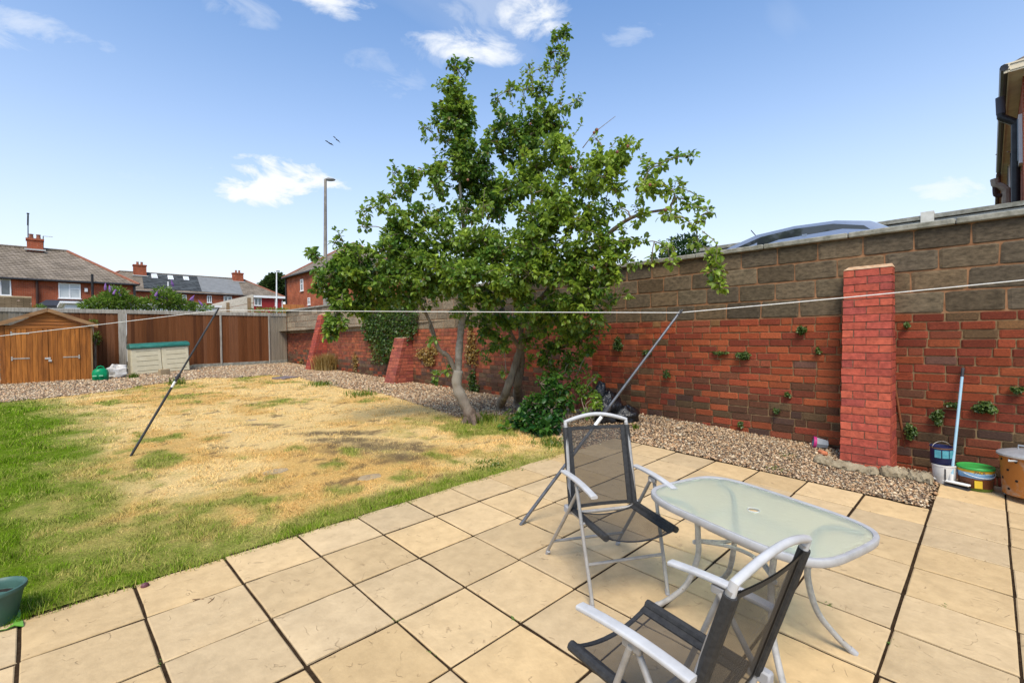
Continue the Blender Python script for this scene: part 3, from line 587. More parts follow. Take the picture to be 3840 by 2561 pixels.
for xc, w in ((2.07, .2), (4.93, .06), (6.62, .05), (-.9, .12)):
    zb = GZ(xc, FY)-.1; q = B(); q.box((xc, FY-.03, (zb+FT-.125)/2), (w, .05, FT-.125-zb), bev=.008); q.build('post', M_grey, fence)

# ================================================================== SHED
SY = 18.7
p0, p1 = aty(3, 886, SY), aty(213.5, 874, SY); xa, xb = p0.x, p1.x; zb = (p0.z+p1.z)/2; apex = aty(177/K, 1157/K, SY); eav = aty(361/K, 1224/K, SY)
zw = eav.z+.03; xm = (xa+xb)/2; za = apex.z-.06; SD = 1.25
shed = thing('garden_shed', 'small weathered orange-brown wooden shed with double doors and pitched roof by the fence', 'shed', (xm, SY+SD/2, zb))
M_shed = mat('shed_board', (.62, .6, .58), (1.2, 1.2, 1.15), rough=.7, scale=3, bump=.3, src='obj', stretch=(7, 7, .6), spec=.3, spots=[(3.2, .69, .7, (.55, .33, .15)), (30, .75, .7, (.07, .03, .012))])
M_shedx = mat('shed_lap_board', (.62, .6, .58), (1.2, 1.2, 1.15), rough=.7, scale=3, bump=.3, src='obj', stretch=(.6, 7, 7), spec=.3, spots=[(6, .66, .7, (.60, .44, .30))])
M_felt = mat('roof_felt', (.10, .11, .10), (.2, .21, .19), rough=.95, scale=20, bump=.4)
M_iron = mat('galvanised_hinge', (.34, .30, .25), (.52, .47, .40), rough=.6, scale=30, bump=.2, metal=.3)
M_dark = mat('dark_gap', (.012, .010, .008), rough=.9, bump=0)
ORB = [(.36, .125, .020), (.32, .11, .018), (.39, .14, .024), (.28, .095, .018)]
q = B(); q.box((xm, SY+SD/2+.02, (zb+zw)/2+.03), (xb-xa-.06, SD-.04, zw-zb-.06)); q.build('shed_body', M_dark, shed)
for sx in (xa, xb):
    y = SY+.0; nb = 12; hh = (zw-zb)/nb
    for i in range(nb):
        q = B(); q.box((sx, SY+SD/2, zb+(i+.5)*hh), (.018, SD, hh+.012), Matrix.Rotation(.12 if sx == xb else -.12, 3, 'Y')); o = q.build('side_board', M_shedx, shed); o.color = (*random.choice(ORB), 1)
ztop = zw-.09
for side, (da, db) in enumerate(((xa+.19, xm-.004), (xm+.004, xb-.27))):
    q = B(); q.box(((da+db)/2, SY-.004, (zb+ztop)/2+.02), (db-da, .016, ztop-zb-.05)); door = q.build('door', M_dark, shed); n = 7; bw = (db-da)/n
    for i in range(n):
        q = B(); q.box((da+(i+.5)*bw, SY-.02, (zb+ztop)/2+.015), (bw-.004, .018, ztop-zb-.05), bev=.003); o = q.build('board', M_shed, door); c = random.choice(ORB); o.color = (*c, 1)
    for hz in (ztop-.14, zb+.72):
        hx = da+.02 if side == 0 else db-.02; sg = 1 if side == 0 else -1
        if side == 1 and hz > zb+1: continue
        q = B(); q.box((hx+sg*.17, SY-.033, hz), (.34, .006, .03)); q.box((hx, SY-.035, hz), (.03, .01, .11)); q.build('hinge', M_iron, door)
for (da, db) in ((xa, xa+.186), (xb-.266, xb)):
    n = max(1, round((db-da)/.12)); bw = (db-da)/n
    for i in range(n):
        q = B(); q.box((da+(i+.5)*bw, SY-.012, (zb+zw)/2), (bw-.004, .02, zw-zb-.04), bev=.003); o = q.build('board', M_shed, shed); o.color = (*random.choice(ORB), 1)
q = B(); q.box((xm-.02, SY-.032, zb+.70), (.12, .02, .05)); q.box((xm+.03, SY-.045, zb+.63), (.07, .025, .06), bev=.008); q.build('padlock', mat('steel_lock', (.6, .58, .54), rough=.4, metal=.5, bump=0), shed)
# gable boards laid sideways
n = 5; hh = (za-ztop)/n
for i in range(n):
    z0 = ztop+i*hh; z1 = z0+hh-.004; k = lambda z: min(1, max(.04, (za-z)/(za-zw+.12))); w0 = (xb-xa)/2*k(z0); w1 = (xb-xa)/2*k(z1)
    q = B(); q.add([(xm-w0, SY-.030, z0), (xm+w0, SY-.030, z0), (xm+w1, SY-.012, z1), (xm-w1, SY-.012, z1), (xm-w0, SY+.01, z0), (xm+w0, SY+.01, z0), (xm+w1, SY+.01, z1), (xm-w1, SY+.01, z1)], [(0, 1, 2, 3), (5, 4, 7, 6), (4, 5, 1, 0), (3, 2, 6, 7), (0, 3, 7, 4), (1, 5, 6, 2)])
    o = q.build('gable_board', M_shedx, shed); o.color = (*random.choice(ORB), 1)
for sg in (-1, 1):
    hw = (xb-xa)/2; ex = xm+sg*(hw+.13); ez = eav.z-.01; d = Vector((ex-xm, 0, ez-za)); nrm = Vector((sg*.45, 0, 1)).normalized()
    q = B(); y0, y1 = SY-.10, SY+SD+.05; a0 = Vector((xm, y0, za+.05)); a1 = Vector((ex, y0, ez+.05)); th = nrm*.018; e = Vector((0, y1-y0, 0))
    q.add([a0, a1, a1+th, a0+th, a0+e, a1+e, a1+e+th, a0+e+th], [(0, 1, 2, 3), (7, 6, 5, 4), (3, 2, 6, 7), (0, 4, 5, 1), (1, 5, 6, 2), (0, 3, 7, 4)]); q.build('roof_panel', M_felt, shed, smooth=False)
    q = B(); dn = Vector((0, 0, -.085)); t = Vector((0, .02, 0)); a0 = a0+Vector((0, -.012, 0)); a1 = a1+Vector((0, -.012, 0))
    q.add([a0+dn, a1+dn, a1+th, a0+th, a0+dn+t, a1+dn+t, a1+th+t, a0+th+t], [(0, 1, 2, 3), (7, 6, 5, 4), (3, 2, 6, 7), (0, 4, 5, 1), (1, 5, 6, 2), (0, 3, 7, 4)])
    o = q.build('bargeboard', M_shedx, shed); o.color = (.30, .17, .08, 1)
q = B(); q.box((xb-.012, SY-.022, (zb+zw)/2), (.035, .03, zw-zb)); o = q.build('corner_trim', M_shed, shed); o.color = (.36, .2, .08, 1)
q = B(); q.box((xm, SY+.3, zb-.03), (xb-xa-.1, .9, .1)); q.build('bearer', M_soil, shed)

# ================================================================== STORAGE BOX, GREEN CARRIER, GREY BUNDLE, BLOCK
BY = 19.15
bl, br_ = aty(312, 864, BY), aty(433, 848, BY); tl_, tr_ = aty(303, 805, BY), aty(433, 795, BY)
bx0, bx1 = bl.x-.05, br_.x; bz = (bl.z+br_.z)/2-.03; bt = tr_.z
box = thing('storage_box', 'cream plastic garden storage box with green lid against the fence', 'storage box', ((bx0+bx1)/2, BY+.35, bz))
M_cream = mat('cream_plastic', (.56, .50, .34), (.64, .58, .41), rough=.5, scale=6, bump=.05, spots=[(3, .68, .25, (.3, .25, .15))])
M_lid = mat('green_plastic', (.012, .10, .075), (.03, .16, .125), rough=.4, scale=6, bump=.05)
tilt = .045
def bxz(x): return bz+(x-bx0)*tilt
W_ = bx1-bx0; D_ = .72
q = B(); q.add([(bx0-.07, BY+.02, bxz(bx0)), (bx1+.02, BY+.02, bxz(bx1)), (bx1+.02, BY+D_, bxz(bx1)), (bx0-.07, BY+D_, bxz(bx0)), (bx0-.07, BY+.02, bxz(bx0)+.86), (bx1+.02, BY+.02, bxz(bx1)+.86), (bx1+.02, BY+D_, bxz(bx1)+.86), (bx0-.07, BY+D_, bxz(bx0)+.86)], [(3, 2, 1, 0), (4, 5, 6, 7), (0, 1, 5, 4), (1, 2, 6, 5), (2, 3, 7, 6), (3, 0, 4, 7)]); q.build('box_body', M_cream, box)
for da, db in ((bx0-.05, bx0+W_*.5-.006), (bx0+W_*.5+.006, bx1+.015)):
    R_ = Matrix.Rotation(-math.atan(tilt), 3, 'Y'); c = Vector(((da+db)/2, BY, bxz((da+db)/2)+.42)); q = B(); q.box(c, (db-da, .045, .80), R_, bev=.012); dr = q.build('door', M_cream, box)
    for i in range(5):
        q = B(); q.box(c+R_ @ Vector((.02, -.0235, -.30+i*.155)), ((db-da)*.72, .006, .011), R_); q.build('groove', mat('groove_shadow', (.22, .19, .12), rough=.7, bump=0) if 'groove_shadow' not in bpy.data.materials else bpy.data.materials['groove_shadow'], dr)
q = B(); prof = [(-.06, .0), (-.06, .05), (-.02, .10), (.12, .145), (.36, .16), (.6, .145), (.76, .08), (.78, .0)]
vs = []; xs = [bx0-.09, bx0-.06, bx1+.01, bx1+.04]; sc_ = [.9, 1, 1, .9]
for x, k in zip(xs, sc_): vs += [(x, BY+.36+(y-.36)*(.98 if k < 1 else 1), bxz(x)+.84+z*k) for y, z in prof]
m_ = len(prof); q.add(vs, [(i*m_+j, (i+1)*m_+j, (i+1)*m_+(j+1) % m_, i*m_+(j+1) % m_) for i in range(3) for j in range(m_)]+[tuple(range(m_)), tuple(3*m_+j for j in range(m_))[::-1]]); q.build('lid', M_lid, box, smooth=True)
p = g(231, 873)
gr_ = thing('green_carrier', 'bright green plastic carry box with top handle on gravel beside the shed', 'carry box', p)
M_emer = mat('emerald_plastic', (.0, .19, .07), (.0, .26, .10), rough=.35, bump=0)
a_ = -.75
q = B(); q.lathe(p, [(.15, .0), (.175, .03), (.18, .2), (.165, .28), (.12, .33), (.04, .35)], 8); q.v = [tuple(Vector((p.x+(v[0]-p.x)*1.05, p.y+(v[1]-p.y)*.8, v[2]))) for v in q.v]; q.build('carrier_body', M_emer, gr_, smooth=True)
q = B(); q.tube([p+Vector((-.10, -.04, .30)), p+Vector((-.06, -.04, .39)), p+Vector((.0, -.04, .41)), p+Vector((.06, -.04, .39)), p+Vector((.10, -.04, .30))], .018, 6); q.build('handle', M_emer, gr_, smooth=True)
for sx in (-.07, .07):
    q = B(); q.box(p+Vector((sx-.07, -.155, .14)), (.09, .03, .03), rotz(-.2)); q.build('vent_slot', mat('pale_green_label', (.25, .55, .36), bump=0) if 'pale_green_label' not in bpy.data.materials else bpy.data.materials['pale_green_label'], gr_)
M_sheet = mat('grey_sheeting', (.36, .33, .29), (.62, .60, .56), rough=.6, scale=6, bump=.4)
def lump(c, r, seed, n=(14, 9), amp=.25, flat=0.):
    rr = random.Random(seed); b = B(); vs = []; ph = [rr.uniform(0, 6.28) for _ in range(8)]
    for j in range(n[1]+1):
        th = math.pi*j/n[1]
        for i in range(n[0]):
            a = 2*math.pi*i/n[0]; k = 1+amp*(math.sin(3*a+ph[0]+2*th)*.4+math.sin(5*a+ph[1]-3*th)*.3+math.sin(7*th+ph[2]+a)*.3)+rr.uniform(-amp, amp)*.35
            z = math.cos(th)*r[2]*k; z = max(z, -r[2]*flat) if flat else z
            vs.append((c[0]+math.sin(th)*math.cos(a)*r[0]*k, c[1]+math.sin(th)*math.sin(a)*r[1]*k, c[2]+z))
    fs = [(j*n[0]+i, j*n[0]+(i+1) % n[0], (j+1)*n[0]+(i+1) % n[0], (j+1)*n[0]+i) for j in range(n[1]) for i in range(n[0])]
    b.add(vs, [f[::-1] for f in fs]); return b
p = g(270, 868); one(lump(p+Vector((0, .1, .16)), (.28, .2, .22), 3, amp=.35), 'plastic_bundle', M_sheet, 'crumpled grey plastic bundle on the gravel between shed and storage box', 'bundle', smooth=True)
p = g(377, 862); q = B(); q.box(p+Vector((0, 0, .09)), (.27, .16, .22), rotz(.3), bev=.015); one(q, 'concrete_lump', M_stone, 'dark grey concrete lump leaning at the foot of the storage box', 'concrete lump')
p = g(263, 866); q = B(); pts = [aty(245, 868, 18.6), aty(252, 862, 18.7), aty(262, 850, 19.0), aty(270, 847, 19.1), aty(295, 845, 19.3)]; q.tube([v+Vector((0, 0, 0)) for v in pts], .014, 6); one(q, 'hose', M_cream, 'pale hose curling over the grey bundle towards the storage box', 'hose', smooth=True)
p = g(655, 869); q = B(); q.box(p+Vector((0, 0, .02)), (.6, .42, .05), Matrix.Rotation(.6, 3, 'Z') @ Matrix.Rotation(.06, 3, 'X'), bev=.012); one(q, 'slate_slab', mat('purple_slate', (.13, .10, .10), (.2, .16, .155), rough=.8, scale=10), 'broken purple-grey slate lying on gravel at the far lawn corner', 'slate')

# ================================================================== GARDEN FURNITURE
M_alu = mat('silver_paint', (.29, .28, .265), (.38, .365, .345), rough=.42, scale=20, bump=.06, metal=.25, spec=.5, spots=[(40, .74, .5, (.25, .2, .15))])
M_arm = mat('white_grey_arm', (.44, .435, .43), (.54, .535, .53), rough=.4, scale=12, bump=.05, spec=.5)
M_sling = weave_mat('mesh_sling', (.035, .033, .031), .70)
M_hem = mat('sling_hem', (.022, .022, .023), (.04, .04, .04), rough=.6, scale=50, bump=.15)
M_rubb = mat('plastic_foot', (.35, .35, .36), rough=.6, bump=0)
def stand(o, x, y, rz):
    m = Matrix.Translation((x, y, .0597*y+.0038*x)) @ Matrix.Rotation(SL, 4, 'X') @ Matrix.Rotation(rz, 4, 'Z'); o.matrix_world = m
def make_chair(name, label):
    t = thing(name, label, 'chair', (0, 0, 0), group='folding garden chairs')
    def P(b, nm, m, par=t, smooth=True): return b.build(nm, m, par, local=True, smooth=smooth)
    piv = lambda s: Vector((s*.245, .105, .60))
    for s in (-1, 1):
        for (ft, nm) in ((Vector((s*.238, .31, 0)), 'front_leg'), (Vector((s*.262, -.31, 0)), 'rear_leg')):
            d = piv(s)-ft; off = Vector((s*.012 if nm == 'front_leg' else -s*.012, 0, 0))
            b = B(); b.tube([ft+Vector((0, 0, .018)), ft+d*.5+off*.5, piv(s)+off], .0108, 10); lg = P(b, nm, M_alu)
            b = B(); b.tube([ft+Vector((0, 0, 0)), ft+d*.05], .0125, 10); P(b, 'foot_cap', M_rubb, lg)
        # arm rest
        b = B(); pts = [Vector((s*.252, -.10+i*.42/8, .625+.012*math.sin(i/8*3.14)-.010*(i/8))) for i in range(9)]; b.flat(pts, .040, .018); ar = P(b, 'armrest', M_arm)
        b = B(); b.box((s*.246, .105, .602), (.02, .07, .03), bev=.004); P(b, 'bracket', M_alu, ar)
        # back upright with the curved top rail shared
        b = B(); up = [Vector((s*.218, -.035, .385)), Vector((s*.222, -.075, .55)), Vector((s*.22, -.125, .74)), Vector((s*.216, -.172, .895))]; b.tube(up, .013, 10); P(b, 'back_upright', M_alu)
        b = B(); b.tube([Vector((s*.218, -.045, .395)), Vector((s*.218, .15, .408)), Vector((s*.214, .385, .418))], .0125, 10); P(b, 'seat_rail', M_alu)
        b = B(); b.tube([Vector((s*.20, .172, .408)), Vector((s*.262, .172, .408))], .008, 8); P(b, 'pivot_bolt', M_alu)
        b = B(); b.box((s*.232, -.06, .40), (.035, .06, .045), bev=.006); P(b, 'hinge', M_rubb)
    b = B(); b.tube([Vector((-.216, -.170, .880))]+[Vector((-.216+.432*i/12, -.178-.012*math.sin(math.pi*i/12), .915+.04*math.sin(math.pi*i/12))) for i in range(13)]+[Vector((.216, -.170, .880))], .0125, 10); P(b, 'top_rail', M_arm)
    for (y0, z, nm, w) in ((.31-.068, .205, 'front_stretcher', .236), (-.31+.085, .125, 'rear_stretcher', .258)):
        b = B(); b.tube([Vector((-w, y0, z)), Vector((w, y0, z))], .0095, 8); P(b, nm, M_alu)
    b = B(); b.tube([Vector((-.215, -.04, .385)), Vector((-.17, -.052, .375)), Vector((.17, -.052, .375)), Vector((.215, -.04, .385))], .012, 10); P(b, 'back_crossbar', M_alu)
    # slings: a woven panel sagging between its hems
    def sling(nm, f, n=10, mm=8, hem=.045):
        b = B(); vs = [f(i/n, j/mm) for j in range(mm+1) for i in range(n+1)]; b.add(vs, [(j*(n+1)+i, j*(n+1)+i+1, (j+1)*(n+1)+i+1, (j+1)*(n+1)+i) for j in range(mm) for i in range(n)]); o = P(b, nm, M_sling, smooth='full')
        for u in (0, 1):
            b = B(); k = hem if u == 0 else -hem; pts = []; fs = []
            for j in range(mm+1):
                a = f(u, j/mm); c = f(u+k/.44, j/mm); nrm = Vector((0, 0, .0)); pts += [a, c]
            e = Vector((0, .002, .003)); vs = [p_+e for p_ in pts]+[p_-e for p_ in pts]; q = len(pts)
            for j in range(mm): fs += [(2*j, 2*j+1, 2*j+3, 2*j+2), (q+2*j+2, q+2*j+3, q+2*j+1, q+2*j)]
            b.add(vs, fs); b.tube([f(u, j/mm) for j in range(mm+1)], .0185, 8); P(b, 'hem', M_hem, o)
        for v in (0, 1):
            b = B(); d = (.016 if v == 0 else -.016); pts = []
            for i in range(n+1): pts += [f(i/n, v), f(i/n, v+d/.4)]
            e = Vector((0, .0015, .0015)); q = len(pts); fs = []
            for i in range(n): fs += [(2*i, 2*i+1, 2*i+3, 2*i+2), (q+2*i+2, q+2*i+3, q+2*i+1, q+2*i)]
            b.add([p_+e for p_ in pts]+[p_-e for p_ in pts], fs); P(b, 'edge_seam', M_hem, o)
    sling('seat', lambda u, v: Vector((-.214+.428*u, -.02+.415*v, .409+.012*v-.042*(1-(2*u-1)**2)*(1 if 0 <= u <= 1 else 0))))
    def bk(u, v):
        return Vector((-.2185+.437*u+(.0 if True else 0), -.042-.128*v-.018*(1-(2*u-1)**2), .405+.475*v))
    sling('backrest', bk)
    return t
def copy_tree(o, parent=None):
    c = o.copy(); COL.objects.link(c); c.parent = parent
    for ch in [x for x in bpy.data.objects if x.parent == o]: copy_tree(ch, c)
    return c
ch1 = make_chair('folding_chair', 'folding garden chair with dark mesh seat facing the camera, behind the glass table')
ch2 = copy_tree(ch1); ch2['label'] = 'nearest folding garden chair, its dark mesh back turned to the camera, cut by the frame'
stand(ch1, 2.478, 1.705, math.atan2(.47, -.883)); stand(ch2, 1.478, .662, math.atan2(-.14, .99))

TX, TY, TZ = 2.56, .892, .62
table = thing('glass_table', 'rounded rectangular patio table with frosted glass top and curved grey metal legs', 'table', (0, 0, 0))
M_rim = mat('rim_paint', (.36, .355, .35), (.45, .445, .44), rough=.35, scale=15, bump=.05, spec=.5)
M_leg = mat('flaking_leg_paint', (.28, .27, .25), (.40, .385, .36), rough=.6, scale=25, bump=.3, spots=[(26, .66, .85, (.16, .11, .07)), (9, .70, .6, (.38, .2, .05))])
def glass_mat():
    m = bpy.data.materials.new('frosted_glass'); m.use_nodes = True; nt = m.node_tree; N = nt.nodes; L = nt.links; p = N['Principled BSDF']
    p.inputs['Base Color'].default_value = (.74, .78, .67, 1); p.inputs['Roughness'].default_value = .05; p.inputs['IOR'].default_value = 1.5; p.inputs['Specular IOR Level'].default_value = .7
    tc = N.new('ShaderNodeTexCoord'); nz = N.new('ShaderNodeTexNoise'); nz.inputs['Scale'].default_value = 38; nz.inputs['Detail'].default_value = 3; L.new(tc.outputs['Object'], nz.inputs[0])
    b = N.new('ShaderNodeBump'); b.inputs['Strength'].default_value = .45; b.inputs['Distance'].default_value = .004; L.new(nz.outputs[0], b.inputs['Height']); L.new(b.outputs[0], p.inputs['Normal'])
    rf = N.new('ShaderNodeBsdfRefraction'); rf.inputs['Color'].default_value = (.86, .93, .89, 1); rf.inputs['Roughness'].default_value = .30; rf.inputs['IOR'].default_value = 1.12; L.new(b.outputs[0], rf.inputs['Normal'])
    ms = N.new('ShaderNodeMixShader'); ms.inputs[0].default_value = .70; L.new(p.outputs[0], ms.inputs[1]); L.new(rf.outputs[0], ms.inputs[2]); L.new(ms.outputs[0], N['Material Output'].inputs[0]); return m
A_, B_ = .480, .350
def se(t, a, b, e=4.1):
    c, s = math.cos(t), math.sin(t); return Vector((math.copysign(abs(c)**(2/e), c)*a, math.copysign(abs(s)**(2/e), s)*b, 0))
n = 72; rim = []; q = B(); sec = [(.002, -.026), (.008, -.029), (.013, -.022), (.014, 0), (.011, .006), (.002, .007), (-.007, .005), (-.009, 0), (-.007, -.010)]
vs = []
for i in range(n):
    t = 2*math.pi*i/n; o_ = se(t, A_, B_)
    for (r, z) in sec: vs.append(se(t, A_-.015+r, B_-.015+r)+Vector((0, 0, TZ+z)))
k = len(sec); q.add(vs, [(i*k+j, ((i+1) % n)*k+j, ((i+1) % n)*k+(j+1) % k, i*k+(j+1) % k) for i in range(n) for j in range(k)]); q.build('rim', M_rim, table, local=True, smooth=True)
q = B(); m_ = 24; ring = [se(2*math.pi*i/n, A_-.022, B_-.022) for i in range(n)]; hole = [Vector((.026*math.cos(2*math.pi*i/n), .026*math.sin(2*math.pi*i/n), 0)) for i in range(n)]
tz, bz_ = Vector((0, 0, TZ)), Vector((0, 0, TZ-.005)); q.add([v+tz for v in ring]+[v+tz for v in hole]+[v+bz_ for v in ring]+[v+bz_ for v in hole], [(i, (i+1) % n, n+(i+1) % n, n+i) for i in range(n)]+[(2*n+i, 3*n+i, 3*n+(i+1) % n, 2*n+(i+1) % n) for i in range(n)]+[(n+i, n+(i+1) % n, 3*n+(i+1) % n, 3*n+i) for i in range(n)]); gl = q.build('glass_top', glass_mat(), table, local=True)
q = B(); q.tube([Vector((.028*math.cos(t), .028*math.sin(t), TZ+.002)) for t in (2*math.pi*i/24 for i in range(24))], .003, 6, closed=True); q.build('parasol_ring', mat('clear_ring', (.5, .52, .48), rough=.3, bump=0), gl, local=True, smooth=True)
def bez(P, n=14):
    P = [Vector(p) for p in P]; out = []
    for s in range(len(P)-1):
        p0 = P[max(s-1, 0)]; p1 = P[s]; p2 = P[s+1]; p3 = P[min(s+2, len(P)-1)]
        for i in range(n):
            t = i/n; out.append(.5*((2*p1)+(p2-p0)*t+(2*p0-5*p1+4*p2-p3)*t*t+(3*p1-p0-3*p2+p3)*t**3))
    return out+[P[-1]]
for sx in (-1, 1):
    for sy in (-1, 1):
        q = B(); q.tube(bez([(sx*.385, sy*.255, TZ-.025), (sx*.27, sy*.20, TZ-.028), (sx*.215, sy*.165, TZ-.075), (sx*.20, sy*.155, TZ-.2), (sx*.20, sy*.155, .32), (sx*.235, sy*.185, .17), (sx*.30, sy*.235, .07), (sx*.355, sy*.275, .012)], 6), .0145, 10); lg = q.build('leg', M_leg, table, local=True, smooth=True)
        q = B(); q.tube([Vector((sx*.345, sy*.268, .022)), Vector((sx*.368, sy*.285, .0))], .017, 10); q.build('foot', M_rubb, lg, local=True, smooth=True)
        q = B(); q.lathe((sx*.217, sy*.16, .40), [(.002, -.011), (.010, -.008), (.012, 0), (.010, .008), (.002, .011)], 10); q.build('bolt_cap', M_rim, lg, local=True, smooth=True)
for z, e in ((.415, .0),):
    for sx in (-1, 1):
        q = B(); q.tube(bez([(sx*.19, -.145, z), (sx*.115, -.075, z+.01), (sx*.095, 0, z+.012), (sx*.115, .075, z+.01), (sx*.19, .145, z)], 6), .010, 8); q.build('brace', M_leg, table, local=True, smooth=True)
    for sy in (-1, 1):
        q = B(); q.tube(bez([(-.19, sy*.145, z-.004), (-.09, sy*.07, z-.002), (0, sy*.05, z), (.09, sy*.07, z-.002), (.19, sy*.145, z-.004)], 6), .010, 8); q.build('brace', M_leg, table, local=True, smooth=True)
q = B(); q.tube([se(2*math.pi*i/40, .23, .175, 4)+Vector((0, 0, TZ-.11)) for i in range(40)], .0095, 8, closed=True); q.build('upper_ring', M_leg, table, local=True, smooth=True)
stand(table, TX, TY, math.atan2(.968, .25))

# ================================================================== WASHING LINE AND PROPS
M_prop = mat('prop_steel', (.10, .105, .115), (.16, .165, .18), rough=.4, scale=20, bump=.1, metal=.5)
M_propd = mat('prop_dark', (.03, .03, .033), (.06, .06, .065), rough=.5, bump=0)
M_white = mat('white_sticker', (.75, .75, .73), rough=.5, bump=0)
M_line = mat('line_cord', (.60, .58, .54), (.75, .73, .69), rough=.6, scale=60, bump=.2)
b1 = g(300, 1047); t1 = atd(500, 712, 5.85); b2 = g(1195, 1205); t2 = atd(1560, 718, 3.85)
for nm, ba, to, lb in (('clothes_prop', b1, t1, 'dark metal clothes prop leaning on the dry lawn, holding up the washing line'), ('clothes_prop', b2, t2, 'dark metal clothes prop leaning behind the mesh chair on the paving')):
    pr_ = thing(nm, lb, 'clothes prop', ba, group='clothes props'); d = to-ba
    q = B(); q.tube([ba, ba+d*.52], .0135, 10); q.build('lower_tube', M_prop if ba is b2 else M_propd, pr_, smooth=True)
    q = B(); q.tube([ba+d*.45, to-d.normalized()*.02], .0105, 10); q.build('upper_tube', M_prop if ba is b2 else M_propd, pr_, smooth=True)
    q = B(); q.tube([ba+d*.51, ba+d*.545], .019, 8); q.tube([ba+d*.525+Vector((.03, -.01, 0)), ba+d*.525-Vector((.03, -.01, 0))], .007, 6); q.build('clamp', M_propd, pr_, smooth=True)
    q = B(); q.tube([ba+d*.455, ba+d*.495], .0142, 10); q.build('sticker', M_white, pr_, smooth=True)
    sd_ = Vector((d.y, -d.x, 0)).normalized(); u_ = d.normalized()
    q = B(); q.tube([to-u_*.03, to-sd_*.018, to-sd_*.016+u_*.03], .007, 6); q.tube([to-u_*.03, to+sd_*.018, to+sd_*.016+u_*.03], .007, 6); q.build('fork_tip', M_propd, pr_, smooth=True)
la = atd(0, 770, 5.6); lb_ = atd(2351, 640, 3.1); la2 = t1+(la-t1)*1.35; lb2 = t2+(lb_-t2)*1.5
def sag(a, c, s, n=24): return [a.lerp(c, i/n)-Vector((0, 0, s*4*(i/n)*(1-i/n))) for i in range(n+1)]
q = B(); q.tube(sag(la2, t1, .01)+sag(t1, t2, .004)[1:]+sag(t2, lb2, .01)[1:], .0034, 6); one(q, 'washing_line', M_line, 'thin white washing line strung across the whole garden over two props', 'washing line', smooth=True)
for e, lb in ((la2, 'line post at the left beyond the lawn'), (lb2, 'line post at the right on the paving')):
    q = B(); zg_ = GZ(e.x, e.y)-.1; q.tube([(e.x, e.y, zg_), (e.x, e.y, e.z+.08)], .03, 10); one(q, 'line_post', M_grey, lb+' holding the washing line end', 'post', smooth=True)

# ================================================================== CLUTTER BY THE WALL
M_wht = mat('white_tin', (.55, .54, .51), (.7, .69, .66), rough=.5, scale=10, bump=.1, spots=[(9, .66, .7, (.25, .17, .1))])
M_blue = mat('blue_tin', (.012, .014, .055), (.018, .024, .085), rough=.45, bump=0, spots=[(12, .7, .8, (.5, .5, .5))])
M_teal = mat('teal_label', (.05, .24, .30), (.12, .36, .42), rough=.5, scale=15, bump=0)
p = g(2168, 1108); zt = .0
whb = thing('white_tub', 'scuffed white paint tub standing on the paving under a blue tin', 'tub', p)
q = B(); q.lathe(p, [(.082, 0), (.086, .005), (.094, .175), (.098, .177), (.098, .19), (.09, .19), (.08, .03)], 24, cap1=True); q.build('tub_wall', M_wht, whb, smooth=True)
q = B(); q.box(p+Vector((-.09, -.012, .09)), (.008, .012, .14)); q.build('label_strip', M_propd, whb)
pb_ = p+Vector((.01, .02, .191)); blt = thing('blue_paint_tin', 'dark blue paint tin with teal squares and wire handle, stacked on the white tub', 'paint tin', pb_)
q = B(); q.lathe(pb_, [(.085, 0), (.088, .004), (.088, .165), (.091, .168), (.091, .175), (.08, .175), (.078, .16)], 24); q.build('tin_wall', M_blue, blt, smooth=True)
for a in (2.9, 3.55, 4.2):
    q = B(); R_ = rotz(a); q.box(pb_+R_ @ Vector((.0885, 0, .105)), (.004, .05, .075), R_); q.build('label_square', M_teal, blt)
q = B(); q.lathe(pb_+Vector((0, 0, .155)), [(.0892, 0), (.0892, .018)], 24, False, False); q.build('rust_band', mat('rust_band', (.13, .06, .03), (.2, .1, .05), rough=.8), blt)
q = B(); a_ = -.785; q.tube([pb_+Vector((math.cos(t)*.09*math.cos(a_), math.cos(t)*.09*math.sin(a_), .165+math.sin(t)*.055)) for t in (math.pi*i/12 for i in range(13))], .0025, 5); q.build('handle', M_iron, blt, smooth=True)
# fence-treatment tub with green lid
p = g(2250, 1128)+Vector((.09, .03, 0)); tub = thing('green_lidded_tub', 'fence paint tub with bright green lid and yellow, blue and brown printed sides', 'tub', p)
def tub_mat():
    m = mat('printed_tub', (.5, .5, .5), rough=.4, bump=0); nt = m.node_tree; N = nt.nodes; L = nt.links; p = N['Principled BSDF']
    tc = N.new('ShaderNodeTexCoord'); s_ = N.new('ShaderNodeSeparateXYZ'); L.new(tc.outputs['Object'], s_.inputs[0]); nz = N.new('ShaderNodeTexNoise'); nz.inputs['Scale'].default_value = 9; L.new(tc.outputs['Object'], nz.inputs[0])
    a = N.new('ShaderNodeMath'); a.operation = 'MULTIPLY_ADD'; a.inputs[1].default_value = .025; L.new(nz.outputs[0], a.inputs[0]); L.new(s_.outputs[2], a.inputs[2])
    r = N.new('ShaderNodeMapRange'); r.inputs[1].default_value = 0; r.inputs[2].default_value = .24; L.new(a.outputs[0], r.inputs[0]); cr_ = N.new('ShaderNodeValToRGB'); cr_.color_ramp.interpolation = 'CONSTANT'; E = cr_.color_ramp.elements
    E[0].position = 0; E[0].color = (.13, .19, .03, 1); E[1].position = .16; E[1].color = (.13, .045, .02, 1)
    for pos, c in ((.56, (.16, .33, .55, 1)), (.72, (.30, .48, .66, 1)), (.78, (.62, .36, .03, 1)), (.93, (.12, .13, .12, 1))):
        e = E.new(pos); e.color = c
    L.new(r.outputs[0], cr_.inputs[0]); L.new(cr_.outputs[0], p.inputs['Base Color']); return m
